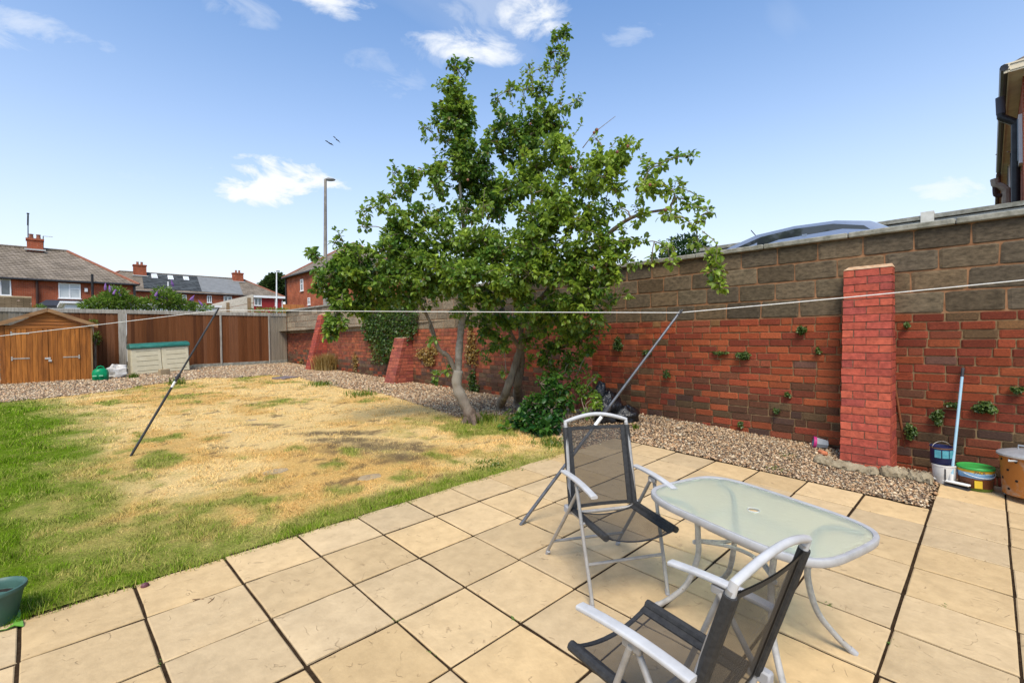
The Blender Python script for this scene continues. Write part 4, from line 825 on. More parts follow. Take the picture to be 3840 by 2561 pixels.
q = B(); q.lathe(p, [(.118, 0), (.122, .006), (.134, .205)], 32); q.build('tub_wall', tub_mat(), tub, smooth=True)
q = B(); q.lathe(p+Vector((0, 0, .2)), [(.138, 0), (.142, .004), (.142, .018), (.137, .024), (.125, .022), (.12, .018), (.01, .018)], 32); q.build('lid', mat('lid_green', (.03, .28, .05), (.05, .36, .08), rough=.4, bump=0), tub, smooth=True)
dv = Vector((-.707, -.707, 0)); rt = Vector((.707, -.707, 0))
q = B(); q.box(p+Vector((-.133*.95, .0-.02, .07)), (.012, .055, .07), rotz(.2)); q.build('yellow_badge', mat('yellow_badge', (.65, .45, .04), rough=.4, bump=0), tub)
q = B(); pts = [p+Vector((math.cos(t)*.137, math.sin(t)*.137, .165-.03*math.sin((t-2.5)/2.4*3.14))) for t in (2.5+2.4*i/14 for i in range(15))]; q.tube(pts, .003, 5); q.build('handle', M_white, tub, smooth=True)
def text(parent, body, size, loc, rot, m, name='lettering'):
    cu = bpy.data.curves.new(name, 'FONT'); cu.body = body; cu.size = size; cu.align_x = 'CENTER'; cu.extrude = .0004; o = bpy.data.objects.new('tmp', cu); COL.objects.link(o); o.rotation_euler = rot; o.location = loc
    bpy.context.view_layer.update(); dg = bpy.context.evaluated_depsgraph_get(); me = bpy.data.meshes.new_from_object(o.evaluated_get(dg)); me.transform(o.matrix_world); me.transform(Matrix.Translation(-WL[parent.name])); bpy.data.objects.remove(o); me.materials.clear(); me.materials.append(m); r = bpy.data.objects.new(name, me); link(r, parent); return r
an = math.atan2(-.25, -.97); text(tub, 'PACK', .032, p+Vector((math.cos(an)*.1335, math.sin(an)*.1335, .172)), (math.pi/2, 0, an+math.pi/2), M_propd)
# galvanised incinerator
p = g(2351, 1165)+Vector((-.02, .02, 0)); p = Vector((6.33, -.245, GZ(6.33, -.245)))
inc = thing('incinerator_bin', 'rusty galvanised garden incinerator with lid and round air holes at the right edge', 'incinerator', p)
M_rust = mat('rusty_galvanised', (.34, .33, .30), (.36, .14, .03), rough=.65, scale=4, bump=.25, metal=.25, lo=.40, hi=.56, spots=[(7, .64, .7, (.20, .07, .02))])
M_galv = mat('galvanised_lid', (.36, .38, .39), (.52, .54, .55), rough=.45, scale=10, bump=.15, metal=.5)
q = B(); q.lathe(p, [(.175, .06), (.18, .065), (.196, .41), (.20, .42)], 36); bod = q.build('bin_body', M_rust, inc, smooth=True)
for r in range(4):
    for i in range(9):
        a = 2*math.pi*(i+.5*(r % 2))/9+.2; z = .12+r*.085; rad = .1805+(z-.065)*.0463
        q = B(); R_ = rotz(a); q.lathe(p+R_ @ Vector((rad, 0, z)), [(.011, -.004), (.011, .002)], 10, R=R_ @ Matrix.Rotation(math.pi/2, 3, 'Y')); q.build('air_hole', M_dark, bod)
q = B(); q.lathe(p+Vector((0, 0, .425)), [(.212, -.014), (.217, -.012), (.217, .004), (.205, .012), (.13, .035), (.05, .046), (.01, .048)], 36); ld = q.build('lid', M_galv, inc, smooth=True)
q = B(); q.tube([p+Vector((-.04, -.07, .46)), p+Vector((-.04, -.07, .495)), p+Vector((.03, .07, .495)), p+Vector((.03, .07, .46))], .009, 6); q.build('lid_handle', M_galv, ld, smooth=True)
for a in (3.1, 5.2, 1.0):
    q = B(); q.tube([p+Vector((.165*math.cos(a), .165*math.sin(a), .08)), p+Vector((.185*math.cos(a), .185*math.sin(a), .02)), p+Vector((.20*math.cos(a), .20*math.sin(a), 0))], .008, 6); q.build('leg', M_galv, inc, smooth=True)
q = B(); a = 2.55; q.tube([p+Vector((.2*math.cos(a-.15), .2*math.sin(a-.15), .39)), p+Vector((.245*math.cos(a), .245*math.sin(a), .385)), p+Vector((.2*math.cos(a+.15), .2*math.sin(a+.15), .39))], .008, 6); q.build('side_handle', M_galv, inc, smooth=True)
# broom
pb_ = g(2182, 1112); top = onwall(2211, 845, .03)
br = thing('broom', 'broom with pale blue handle leaning upright against the brick wall', 'broom', pb_)
e1, e2 = g(2143, 1105), g(2227, 1128); mid = (e1+e2)/2; ax = (e2-e1).normalized(); R_ = rotz(math.atan2(ax.y, ax.x))
q = B(); q.box(mid+Vector((0, 0, .045)), ((e2-e1).length, .045, .02), R_, bev=.006); q.build('head', M_white, br)
q = B(); nb = 26
for i in range(nb):
    for j in (-1, 0, 1):
        t = (i+.5)/nb-.5; c = mid+ax*(t*(e2-e1).length*.98)+R_ @ Vector((0, j*.014, 0)); q.add([c+Vector((-.006, 0, .036)), c+Vector((.006, 0, .036)), c+R_ @ Vector((.011, j*.012, -.002)), c+R_ @ Vector((-.011, j*.012, -.002)), c+R_ @ Vector((0, .012, .036)), c+R_ @ Vector((0, .02+j*.012, -.002))], [(0, 1, 2, 3), (1, 4, 5, 2), (4, 0, 3, 5)])
q.build('bristles', M_propd, br)
hb_ = mid+Vector((0, 0, .05)); q = B(); q.tube([hb_, hb_.lerp(top, .93)], .0125, 10); q.build('handle', mat('pale_blue_pole', (.27, .44, .54), (.34, .50, .60), rough=.4, bump=0), br, smooth=True)
q = B(); q.tube([hb_.lerp(top, .92), top], .014, 10); q.build('grip', M_propd, br, smooth=True)
q = B(); q.tube([hb_-Vector((0, 0, .005)), hb_.lerp(top, .06)], .018, 8); q.build('socket', M_wht, br, smooth=True)
# rusty rod
q = B(); r0_ = g(2086, 1075); q.tube([r0_-Vector((0, 0, .02)), onwall(2052, 868, .02)], .011, 8); one(q, 'rusty_rod', mat('rust', (.14, .045, .02), (.22, .08, .03), rough=.9, scale=20), 'thin rusty iron rod leaning in the corner beside the near buttress', 'iron rod', smooth=True)
# rough concrete kerb lump
M_rubble = mat('old_concrete', (.20, .155, .095), (.36, .30, .20), rough=.95, scale=10, bump=.9, bscale=28, spots=[(18, .62, .7, (.07, .055, .035))], bdist=.03)
def rubble(pts, wr, hr, seed, nm, lb):
    rr = random.Random(seed); b = B(); n = 12; vs = []; k = 22
    for i in range(k):
        t = i/(k-1); f = t*(len(pts)-1); a = min(int(f), len(pts)-2); c = pts[a].lerp(pts[a+1], f-a); e = .55 if i in (0, k-1) else 1
        for j in range(n):
            an = 2*math.pi*j/n; w = wr*(.85+rr.uniform(-.2, .25))*e; h = hr*(.9+rr.uniform(-.3, .3))*e; d = (pts[-1]-pts[0]).normalized(); s_ = Vector((-d.y, d.x, 0))
            vs.append(c+s_*math.cos(an)*w+Vector((0, 0, max(-.05, math.sin(an)*h+hr*.3)))+d*rr.uniform(-.012, .012))
    b.add(vs, [(i*n+j, i*n+(j+1) % n, (i+1)*n+(j+1) % n, (i+1)*n+j) for i in range(k-1) for j in range(n)]+[tuple(range(n))[::-1], tuple((k-1)*n+j for j in range(n))]); return one(b, nm, M_rubble, lb, 'concrete', smooth=True)
rubble([g(1870, 1058), g(1950, 1078), g(2020, 1090)], .10, .055, 4, 'concrete_slab_lump', 'long broken strip of rough old concrete lying in gravel before the near buttress')
rubble([g(2020, 1090), g(2080, 1096), g(2142, 1112)], .12, .075, 5, 'concrete_boulder', 'bulky end lump of rough concrete in gravel next to the broom')
# fallen pots
M_gpot = mat('grey_pot', (.28, .31, .34), (.36, .39, .42), rough=.5, bump=0); M_pink = mat('pink_pot', (.42, .03, .16), rough=.5, bump=0)
def pot(c, ax, r0, r1, h, m, name, lb, inner=None):
    t = thing(name, lb, 'plant pot', c); ax = Vector(ax).normalized(); R_ = ax.to_track_quat('Z', 'Y').to_matrix(); q = B(); q.lathe(c, [(r0*.3, .004), (r0, 0), (r1, h), (r1*1.06, h), (r1*1.06, h+.015), (r1*.93, h+.015), (r0*.9, .01)], 8 if inner else 20, R=R_); q.build('pot_wall', m, t, smooth=False if inner else True)
    if inner: q = B(); q.lathe(c, [(r1*1.08, h-.012), (r1*1.12, h+.02), (r1*.9, h+.02)], 20, False, False, R=R_); q.build('pink_rim', inner, t, smooth=True)
    q = B(); q.lathe(c, [(r0*.5, -.003), (r0*.5, .003)], 12, R=R_); q.build('drain_hole', M_dark, t)
pc = g(1893, 1030); pot(pc+Vector((0, -.03, .055)), (-.35, .85, .12), .048, .065, .13, M_gpot, 'plant_pot', 'grey square plant pot with pink rim tipped on its side in the gravel', M_pink)
pc = g(1918, 1022); pot(pc+Vector((.02, -.02, .05)), (.25, .9, .2), .05, .055, .12, M_wht, 'plant_pot', 'white plant pot lying behind the grey pot at the buttress foot')
pc = g(1889, 1043); q = B(); q.box(pc+Vector((0, 0, .02)), (.11, .07, .05), Matrix.Rotation(.7, 3, 'Z') @ Matrix.Rotation(.2, 3, 'X'), bev=.015); one(q, 'brick_fragment', mat('orange_brick', (.46, .14, .06), (.55, .2, .1), rough=.9, scale=20), 'orange broken brick piece on gravel just below the fallen pots', 'brick piece')
# black refuse bag
M_bag = mat('black_polythene', (.006, .006, .007), (.012, .012, .013), rough=.28, scale=9, bump=1.0, spec=.6, bdist=.03)
pc = g(1400, 968); bag = lump(pc+Vector((.02, .05, .16)), (.23, .2, .27), 8, (26, 16), .3, .8); bag2 = lump(pc+Vector((.16, -.19, .09)), (.2, .17, .14), 9, (24, 14), .28, .8); o0 = len(bag.v); bag.v += bag2.v; bag.f += [tuple(i+o0 for i in f) for f in bag2.f]; bag.c += bag2.c
bk3 = lump(pc+Vector((-.05, .12, .42)), (.09, .08, .17), 12, (14, 8), .3); o0 = len(bag.v); bag.v += bk3.v; bag.f += [tuple(i+o0 for i in f) for f in bk3.f]; bag.c += bk3.c
one(bag, 'refuse_bag', M_bag, 'crumpled black refuse bag slumped on the gravel under the tree', 'refuse bag', smooth='full')
# planter and green sheet at the left edge
pc = g(-18, 1432); pl = thing('green_planter', 'dark green plastic planter pot cut off by the left edge', 'planter', pc)
M_grn = mat('planter_green', (.045, .10, .08), (.06, .13, .105), rough=.45, bump=0)
q = B(); q.lathe(pc, [(.085, 0), (.088, .004), (.118, .155), (.128, .157), (.131, .166), (.128, .178), (.120, .180), (.112, .172), (.108, .16), (.105, .13), (.01, .128)], 40); q.build('planter_wall', M_grn, pl, smooth=True)
q = B(); q.lathe(pc+Vector((0, 0, .115)), [(.104, 0), (.09, .018), (.05, .012), (.01, .02)], 20, False); q.build('compost', mat('compost', (.012, .010, .008), (.03, .024, .018), rough=1, scale=60, bump=.8), pl)
pc = g(12, 1440); q = B(); n_ = 9; c0 = g(2, 1455); c1_ = g(34, 1408); d = (c1_-c0); s_ = Vector((-d.y, d.x, 0)).normalized()
vs = []
for i in range(n_):
    for j in range(6):
        u, v = i/(n_-1), j/5; w = .10*(1-u*.75); vs.append(c0+d*u+s_*(v-.5)*w*1.6+Vector((0, 0, .012+.012*math.sin(u*9+v*4)+.008*math.sin(v*11))))
q.add(vs, [(i*6+j, (i+1)*6+j, (i+1)*6+j+1, i*6+j+1) for i in range(n_-1) for j in range(5)]+[]); q.add([v-Vector((0, 0, .003)) for v in vs], [(i*6+j+1, (i+1)*6+j+1, (i+1)*6+j, i*6+j) for i in range(n_-1) for j in range(5)])
one(q, 'green_plastic_sheet', mat('lime_sheet', (.14, .34, .04), (.2, .44, .08), rough=.3, bump=.1), 'crumpled bright green plastic packet on the slab beside the planter', 'packet', smooth='full')
pc = g(333, 1350); q = B(); q.lathe(pc+Vector((0, 0, .016)), [(.002, -.017), (.012, -.012), (.0165, 0), (.012, .012), (.002, .017)], 12); q.v = [(pc.x+(v[0]-pc.x)*1.3, v[1], v[2]) for v in q.v]; one(q, 'fallen_plum', mat('plum_skin', (.10, .035, .045), (.16, .06, .07), rough=.5, scale=30), 'single purple-brown plum lying on a slab near the lawn edge', 'plum', smooth='full')
# twigs and dead leaves dropped on the slabs
q = B()
M_twig = mat('dry_twig', (.12, .07, .035), (.2, .13, .07), rough=.9, scale=20)
for lb, px, py, sd in (('dry brown twig lying on a slab in the left middle of the paving', 468, 1400-22, 1), ('thin dry twig on a slab joint near the bottom left', 1170/2.45, 2265/1.6333, 2)):
    rr = random.Random(sd); p = g(px, py); q = B(); d = Vector((rr.uniform(-1, 1), rr.uniform(-1, 1), 0)).normalized(); q.tube([p+Vector((0, 0, .006)), p+d*.03+Vector((.006, 0, .008)), p+d*.06+Vector((0, .004, .005))], .003, 5); q.tube([p+d*.03+Vector((.006, 0, .008)), p+d*.045+Vector((-d.y*.02, d.x*.02, .008))], .0022, 5); one(q, 'twig', M_twig, lb, 'twig')

# ================================================================== NEIGHBOURHOOD
M_hb = brickwall_mat('house_brick', (.36, .075, .03), (.27, .055, .025), (.30, .16, .10))
M_hb3 = brickwall_mat('house_brick_orange', (.38, .095, .04), (.30, .07, .032), (.30, .16, .10))
M_tile = tile_mat('old_roof_tile', (.19, .155, .115), (.26, .215, .17), .16, .26, gap=.018, mort=(.07, .055, .04))
M_slate = tile_mat('dark_slate', (.055, .062, .066), (.09, .10, .105), .22, 1.6, gap=.045, mort=(.018, .02, .02))
M_grey_roof = mat('flat_grey_roof', (.16, .165, .165), (.2, .205, .205), rough=.8, scale=2, bump=.1)
M_ridge = mat('ridge_tile', (.22, .085, .05), (.32, .13, .08), rough=.9, scale=5, bump=.3)
M_upvc = mat('white_upvc', (.72, .72, .72), (.8, .8, .8), rough=.4, bump=0)
M_win = mat('window_pane', (.05, .06, .065), (.16, .18, .185), rough=.08, scale=.9, bump=0, spec=.9)
M_curt = mat('net_curtain_pane', (.42, .46, .47), (.55, .58, .58), rough=.2, scale=2, bump=0, spec=.7)
M_pipe = mat('black_plastic_pipe', (.018, .018, .02), (.035, .035, .038), rough=.4, bump=0)
M_brownp = mat('brown_pipe', (.05, .022, .016), rough=.6, bump=0)
M_paint = mat('red_painted_render', (.24, .018, .018), (.29, .024, .022), rough=.7, scale=2, bump=.1)
def house(name, label, x0, x1, y0, y1, zg, ze, zr, wallm, roofm, over=.28, hips=(True, True), cat='house'):
    h = thing(name, label, cat, ((x0+x1)/2, (y0+y1)/2, zg)); q = B(); q.box(((x0+x1)/2, (y0+y1)/2, (zg+ze)/2), (x1-x0, y1-y0, ze-zg)); q.build('wall', wallm, h)
    X0, X1, Y0, Y1 = x0-over, x1+over, y0-over, y1+over; zz = ze-.05; q = B()
    if X1-X0 >= Y1-Y0:
        hd = (Y1-Y0)/2; ym = (Y0+Y1)/2; ra = X0+(hd if hips[0] else 0); rb = X1-(hd if hips[1] else 0); A = (ra, ym, zr); C = (rb, ym, zr)
        vs = [(X0, Y0, zz), (X1, Y0, zz), (X1, Y1, zz), (X0, Y1, zz), A, C]; fs = [(0, 1, 5, 4), (1, 2, 5), (2, 3, 4, 5), (3, 0, 4), (3, 2, 1, 0)]; rid = [((X0, Y0, zz), A), (A, C), (C, (X1, Y0, zz)), (C, (X1, Y1, zz)), (A, (X0, Y1, zz))]
    else:
        hd = (X1-X0)/2; xm_ = (X0+X1)/2; ra = Y0+(hd if hips[0] else 0); rb = Y1-(hd if hips[1] else 0); A = (xm_, ra, zr); C = (xm_, rb, zr)
        vs = [(X0, Y0, zz), (X1, Y0, zz), (X1, Y1, zz), (X0, Y1, zz), A, C]; fs = [(0, 1, 4), (1, 2, 5, 4), (2, 3, 5), (3, 0, 4, 5), (3, 2, 1, 0)]; rid = [((X0, Y0, zz), A), (A, C), (C, (X0, Y1, zz)), ((X1, Y0, zz), A), (C, (X1, Y1, zz))]
    q.add(vs, fs); rf = q.build('roof', roofm, h)
    for i, (a, c) in enumerate(rid):
        q = B(); q.tube([Vector(a)+Vector((0, 0, .02)), Vector(c)+Vector((0, 0, .02))], .11, 6); q.build('ridge_tiles', M_ridge if i != 1 else M_tile, rf)
    for (a, c) in (((X0, Y0-.05, zz-.02), (X1, Y0-.05, zz-.02)), ((X0-.05, Y0, zz-.02), (X0-.05, Y1, zz-.02))):
        q = B(); q.tube([a, c], .075, 6); q.build('gutter', M_pipe, h)
    return h, rf
def window(h, x0, x1, z0, z1, y, kind='cas', pane=None, axis='y'):
    """a framed window set in a wall facing -Y (axis 'y') or -X (axis 'x', x0..x1 then run along Y)"""
    def bx(b, xa, xb, za, zb, d0, d1):
        if axis == 'y': b.box(((xa+xb)/2, y-(d0+d1)/2, (za+zb)/2), (xb-xa, d1-d0, zb-za))
        else: b.box((y-(d0+d1)/2, (xa+xb)/2, (za+zb)/2), (d1-d0, xb-xa, zb-za))
    t = .075; q = B()
    for (xa, xb, za, zb) in ((x0, x0+t, z0, z1), (x1-t, x1, z0, z1), (x0+t, x1-t, z0, z0+t), (x0+t, x1-t, z1-t, z1)): bx(q, xa, xb, za, zb, -.02, .06)
    xm_ = (x0+x1)/2
    if kind in ('cas', 'two'): bx(q, xm_-t*.6, xm_+t*.6, z0+t, z1-t, -.02, .055)
    if kind == 'cas': bx(q, xm_+t*.6, x1-t, z0+(z1-z0)*.62, z0+(z1-z0)*.62+t, -.02, .05)
    if kind == 'top': bx(q, x0+t, x1-t, z0+(z1-z0)*.58, z0+(z1-z0)*.58+t, -.02, .05)
    w = q.build('window', M_upvc, h); q = B(); bx(q, x0+.01, x1-.01, z0+.01, z1-.01, .003, .02); q.build('pane', pane or M_win, w)
    q = B(); bx(q, x0-.05, x1+.05, z0-.06, z0-.003, -.02, .1); q.build('sill', M_upvc, w)
def chimney(rf, x, y, z0, z1, w=.85, d=.65, pots=2):
    q = B(); q.box((x, y, (z0+z1)/2), (w, d, z1-z0)); q.box((x, y, z1+.06), (w+.12, d+.12, .16)); c = q.build('chimney', M_hb, rf)
    for i in range(pots):
        q = B(); q.lathe((x+(i-(pots-1)/2)*.42, y, z1+.14), [(.15, 0), (.12, .3), (.14, .32), (.14, .38), (.1, .38)], 10); q.build('chimney_pot', M_ridge, c)
    q = B(); q.box((x, y-d/2-.12, z0+.25), (w+.3, .2, .12)); q.build('flashing', mat('lead_flashing', (.45, .44, .42), rough=.8, bump=0) if 'lead_flashing' not in bpy.data.materials else bpy.data.materials['lead_flashing'], c)
# --- house 1, behind the shed
HY = 51.4; zg = 1.5; ze = 6.72
h1, rf = house('brick_house', 'red brick house with brown tiled hip roof behind the shed at the left', -9, 6.15, HY, HY+8, zg, ze, 9.62, M_hb, M_tile)
c0 = aty(82*1.0, 545, 55.0); chimney(rf, c0.x-.05, 55.3, 9.2, aty(82, 552, 55).z, .95, .7)
def wpx(h, xa, ya, xb, yb, Y, **k):
    a = aty(xa/K, ya/K, Y); c = aty(xb/K, yb/K, Y); window(h, a.x, c.x, c.z, a.z, Y, **k)
z_ = .2678
wpx(h1, 815*z_, 760+1125*z_, 1132*z_, 760+1347*z_, HY, kind='cas', pane=M_curt)
wpx(h1, -150*z_, 760+1060*z_, 160*z_, 760+1305*z_, HY, kind='two')
wpx(h1, 1538*z_, 760+1168*z_, 1685*z_, 760+1335*z_, HY, kind='top')
a = aty(1205*z_, 0, HY); 
def pxbox(h, name, xa, ya, xb, yb, Y, dep, m):
    a = aty(xa/K, ya/K, Y); c = aty(xb/K, yb/K, Y); q = B(); q.box(((a.x+c.x)/2, Y-dep/2, (a.z+c.z)/2), (abs(c.x-a.x), dep, abs(a.z-c.z))); return q.build(name, m, h)
pxbox(h1, 'alarm_box', 1182*z_, 760+1200*z_, 1228*z_, 760+1250*z_, HY, .12, M_upvc)
for xa, ya, yb, m_, r in ((1290, 1000, 1400, M_pipe, .085), (515, 1075, 1480, M_brownp, .085), (1880, 1140, 1400, M_pipe, .09)):
    a = aty(xa*z_/K, (760+ya*z_)/K, HY-.45 if xa == 1290 else HY-.15); c = aty(xa*z_/K, (760+yb*z_)/K, HY-.15); q = B(); q.tube([a, Vector((a.x, HY-.15, c.z-2.2))], r, 8); q.build('downpipe', m_, h1)
for (x1_, y1_, x2_, y2_, nm) in ((388, 480, 392, 158, 'aerial_mast'), (602, 640, 605, 470, 'aerial_mast')):
    a = aty(x1_*z_/K, (760+y1_*z_)/K, 55); c = aty(x2_*z_/K, (760+y2_*z_)/K, 55); t = thing('roof_aerial', 'tall thin mast standing on the left house chimney' if y2_ < 200 else 'stubby aerial with a side boom beside the left house chimney', 'aerial', a-Vector((0, 0, 1.2)))
    q = B(); q.tube([a-Vector((0, 0, 1.2)), c], .035 if y2_ < 200 else .03, 6); q.build('mast', M_pipe, t)
    if y2_ > 200: q = B(); e = aty(740*z_/K, (760+482*z_)/K, 55); q.tube([c, e], .02, 5); q.build('boom', M_iron, t)
    else: q = B(); q.tube([c-Vector((0, 0, .05)), c+Vector((.0, 0, .06))], .08, 8); q.tube([c.lerp(a, .5), c-Vector((0, 0, .1))], .055, 6); q.build('mast_head', M_pipe, t)
# lean-to and woven screen in front of it
t = thing('lean_to', 'lean-to with black felt roof edge and white fascia in front of the left house', 'lean-to', aty(140, 705, 44)-Vector((0, 0, 3)))
a = aty(84, 690, 44); c = aty(196, 697, 44); q = B(); q.add([(a.x, 44, a.z-.28), (c.x, 44, a.z-.28), (c.x+.1, 47, a.z+.28), (a.x+.5, 47, a.z+.28), (a.x, 44, a.z-.5), (c.x, 44, a.z-.5), (c.x, 47, a.z-.5), (a.x, 47, a.z-.5)], [(0, 1, 2, 3), (0, 4, 5, 1), (1, 5, 6, 2), (2, 6, 7, 3), (3, 7, 4, 0), (4, 7, 6, 5)]); q.build('felt_roof', M_pipe, t)
q = B(); q.box(((a.x+c.x)/2+.4, 43.9, a.z-.72), (c.x-a.x+1, .1, .45)); q.build('fascia', M_upvc, t); q = B(); q.box(((a.x+c.x)/2+.4, 45.5, 1.4+(a.z-.95-1.4)/2), (c.x-a.x, 2.9, a.z-.95-1.4)); q.build('wall', M_hb, t)
a = aty(-30, 681, 40); c = aty(73, 704, 40); scr = thing('woven_screen', 'brown woven willow screen behind the fence at the left edge', 'screen', ((a.x+c.x)/2, 40, 1.2))
M_wov = brickwall_mat('woven_willow', (.25, .18, .11), (.17, .12, .07), (.05, .035, .02), .5, .07); q = B(); q.box(((a.x+c.x)/2, 40, (a.z+1.2)/2), (c.x-a.x, .1, a.z-1.2)); q.build('panel', M_wov, scr)
q = B(); q.tube([(a.x, 40, a.z+.02), (c.x, 40, a.z+.02)], .06, 6); q.build('top_rail', M_stone, scr)
# --- house 2: the long terrace
TYY = 71.6; 
h2, rf2 = house('terrace_row', 'long red brick terrace with part slate, part grey, part brown roof in the distance', 3.6, 25.3, TYY, TYY+8, 1.6, 8.0, 10.62, M_hb, M_tile)
def on_roof(px, py):          # point of the front roof slope
    d = ray(px, py); P0 = Vector((0, TYY-.28, 7.95)); nrm = Vector((0, -(10.62-7.95), 4.28)).normalized(); t = (P0-Vector((0, 0, CH))).dot(nrm)/d.dot(nrm); return Vector((0, 0, CH))+d*t
zb_ = .2978
def zp(x, y): return ((420+x*zb_)/K, (900+y*zb_)/K)
def roof_patch(name, pts, m, th=.05, par=None, lift=0.):
    P = [on_roof(*zp(*p)) for p in pts]; nrm = Vector((0, -.53, .85)).normalized(); q = B(); n = len(P); q.add([p+nrm*lift for p in P]+[p+nrm*(lift+th) for p in P], [tuple(range(n))[::-1], tuple(range(n, 2*n))]+[(i, (i+1) % n, n+(i+1) % n, n+i) for i in range(n)]); return q.build(name, m, par or rf2)
roof_patch('slate_section', [(402, 612), (1130, 652), (1068, 462), (372, 412)][::-1], M_slate)
roof_patch('grey_section', [(1132, 652), (1650, 690), (1590, 520), (1540, 502), (1070, 462)][::-1], M_grey_roof, .04)
for pts in ([(500, 487), (578, 490), (562, 440), (492, 436)], [(706, 504), (778, 508), (762, 460), (698, 456)], [(905, 512), (972, 516), (960, 472), (892, 468)]):
    sk = roof_patch('skylight', pts[::-1], M_upvc, .09, None, .04); c = [(sum(p[0] for p in pts)/4+(p[0]-sum(q_[0] for q_ in pts)/4)*.75, sum(p[1] for p in pts)/4+(p[1]-sum(q_[1] for q_ in pts)/4)*.75) for p in pts]; roof_patch('pane', c[::-1], mat('sky_pane', (.55, .6, .65), rough=.1, bump=0) if 'sky_pane' not in bpy.data.materials else bpy.data.materials['sky_pane'], .02, sk, .132)
for (xa, ya, xb) in ((348, 330, 400), (1582, 430, 1630)):
    c = aty(*zp(xa, ya), TYY+3.6); chimney(rf2, c.x, TYY+3.6, 9.9, c.z, 1.25, .8)
a = aty(*zp(1780, 715), TYY-.02); c = aty(*zp(2150, 868), TYY-.02); q = B(); q.box(((a.x+25.32)/2, TYY-.03, (a.z+1.6)/2), (25.32-a.x, .06, a.z-1.6)); q.build('red_render', M_paint, h2)
for xa, ya, xb, yb, kd in ((1790, 728, 1882, 828, 'two'), (2050, 745, 2075, 830, 'top'), (885, 690, 940, 780, 'top'), (1195, 700, 1255, 790, 'two'), (1405, 708, 1510, 790, 'two'), (565, 655, 628, 735, 'two')):
    x1_, y1_ = zp(xa, ya); x2_, y2_ = zp(xb, yb); aa = aty(x1_, y1_, TYY-.06); cc = aty(x2_, y2_, TYY-.06); window(h2, aa.x, cc.x, cc.z, aa.z, TYY-.06, kind=kd)
q = B(); a = aty(*zp(1780, 708), TYY-.3); q.box(((a.x+25.6)/2, TYY-.38, a.z-.02), (25.6-a.x, .06, .3)); q.build('fascia', M_upvc, h2)
a = aty(*zp(706, 525), TYY-.4); q = B(); q.tube([a, Vector((a.x, TYY-.4, 7))], .07, 6); q.build('soil_pipe', M_upvc, h2); a = aty(*zp(2142, 760), TYY-.1); q = B(); q.tube([a, Vector((a.x, TYY-.12, 2))], .06, 6); q.build('downpipe', M_upvc, h2)
# --- house 3: gable side of the brick house right of the small lamp
X3 = 17.2
h3, rf3 = house('brick_house', 'orange-brick two-storey house with hip roof behind the tree and tall lamp post', X3, X3+8.5, 38.0, 47.6, 1.6, 7.72, 10.7, M_hb3, M_tile)
def wx(h, xa, ya, xb, yb, kind):
    a = atx((1000+xa*.5104)/K, (900+ya*.5104)/K, X3); c = atx((1000+xb*.5104)/K, (900+yb*.5104)/K, X3); window(h, min(a.y, c.y), max(a.y, c.y), c.z, a.z, X3, kind=kind, axis='x')
wx(h3, 250, 292, 272, 372, 'top'); wx(h3, 393, 275, 440, 352, 'two'); wx(h3, 305, 425, 322, 475, 'top'); wx(h3, 420, 430, 455, 475, 'two')
a = atx((1000+150*.5104)/K, (900+290*.5104)/K, X3-.1); q = B(); q.tube([(X3-.1, 47.5, 7.6), (X3-.1, 47.5, 1.6)], .07, 6); q.build('downpipe', M_pipe, h3)
q = B(); a = aty((1000+120*.5104)/K, (900+472*.5104)/K, 30); c = aty((1000+275*.5104)/K, (900+505*.5104)/K, 30); 
of = thing('orange_fence', 'short orange-stained timber fence in front of the brick house beyond the wall', 'fence', ((a.x+c.x)/2, 30, 1.6)); n_ = 14
for i in range(n_):
    q = B(); w_ = (c.x-a.x)/n_; q.box((a.x+(i+.5)*w_, 30, (a.z+1.5)/2), (w_-.01, .03, a.z-1.5)); o = q.build('board', M_shed, of); o.color = (.46, .17, .05, 1)
# --- right-hand house seen along its eaves
EZ = 7.1; EY = -.33
rh = thing('brick_house', 'tall brick house with black gutter and timber soffit at the right edge', 'house', (24, -4, STREET))
M_soff = mat('soffit_board', (.60, .52, .38), (.74, .65, .48), rough=.8, scale=3, bump=.2)
q = B(); q.box((25.5, -4.85, (STREET+EZ)/2), (20, 8.6, EZ-STREET)); q.build('wall', M_hb, rh)
q = B(); q.box((25.3, EY-.14, EZ+.01), (20.8, .30, .03)); q.build('soffit', M_soff, rh)
q = B(); q.add([(14.9, EY+.02, EZ+.12), (35.9, EY+.02, EZ+.12), (35.9, -5.2, EZ+3.6), (19.5, -5.2, EZ+3.6), (14.9, -10.2, EZ+.12)], [(0, 1, 2, 3), (0, 3, 4)]); q.build('roof', M_tile, rh)
q = B(); q.box((14.93, -5.1, EZ+.06), (.03, 9.7, .2)); q.box((25.3, EY-.0, EZ+.05), (20.8, .025, .17)); q.build('fascia', M_soff, rh)
q = B(); q.tube([(14.9, EY+.07, EZ+.08), (24.5, EY+.07, EZ+.06)], .075, 8); q.build('gutter', M_pipe, rh, smooth=True)
q = B(); q.tube([(24.6, EY+.07, EZ-.02), (35.5, EY+.07, EZ-.03)], .07, 8); q.build('gutter', M_brownp, rh, smooth=True)
def py_(px, py, Y): d = ray(px/K, py/K); t = Y/d.y; return Vector((d.x*t, Y, CH+d.z*t))
zf = .3636
def fp(x, y): return (3680+x*zf, 230+y*zf)
xs_ = 16.3
def fx(x, y, X): px, py = fp(x, y); return atx(px/K, py/K, X)
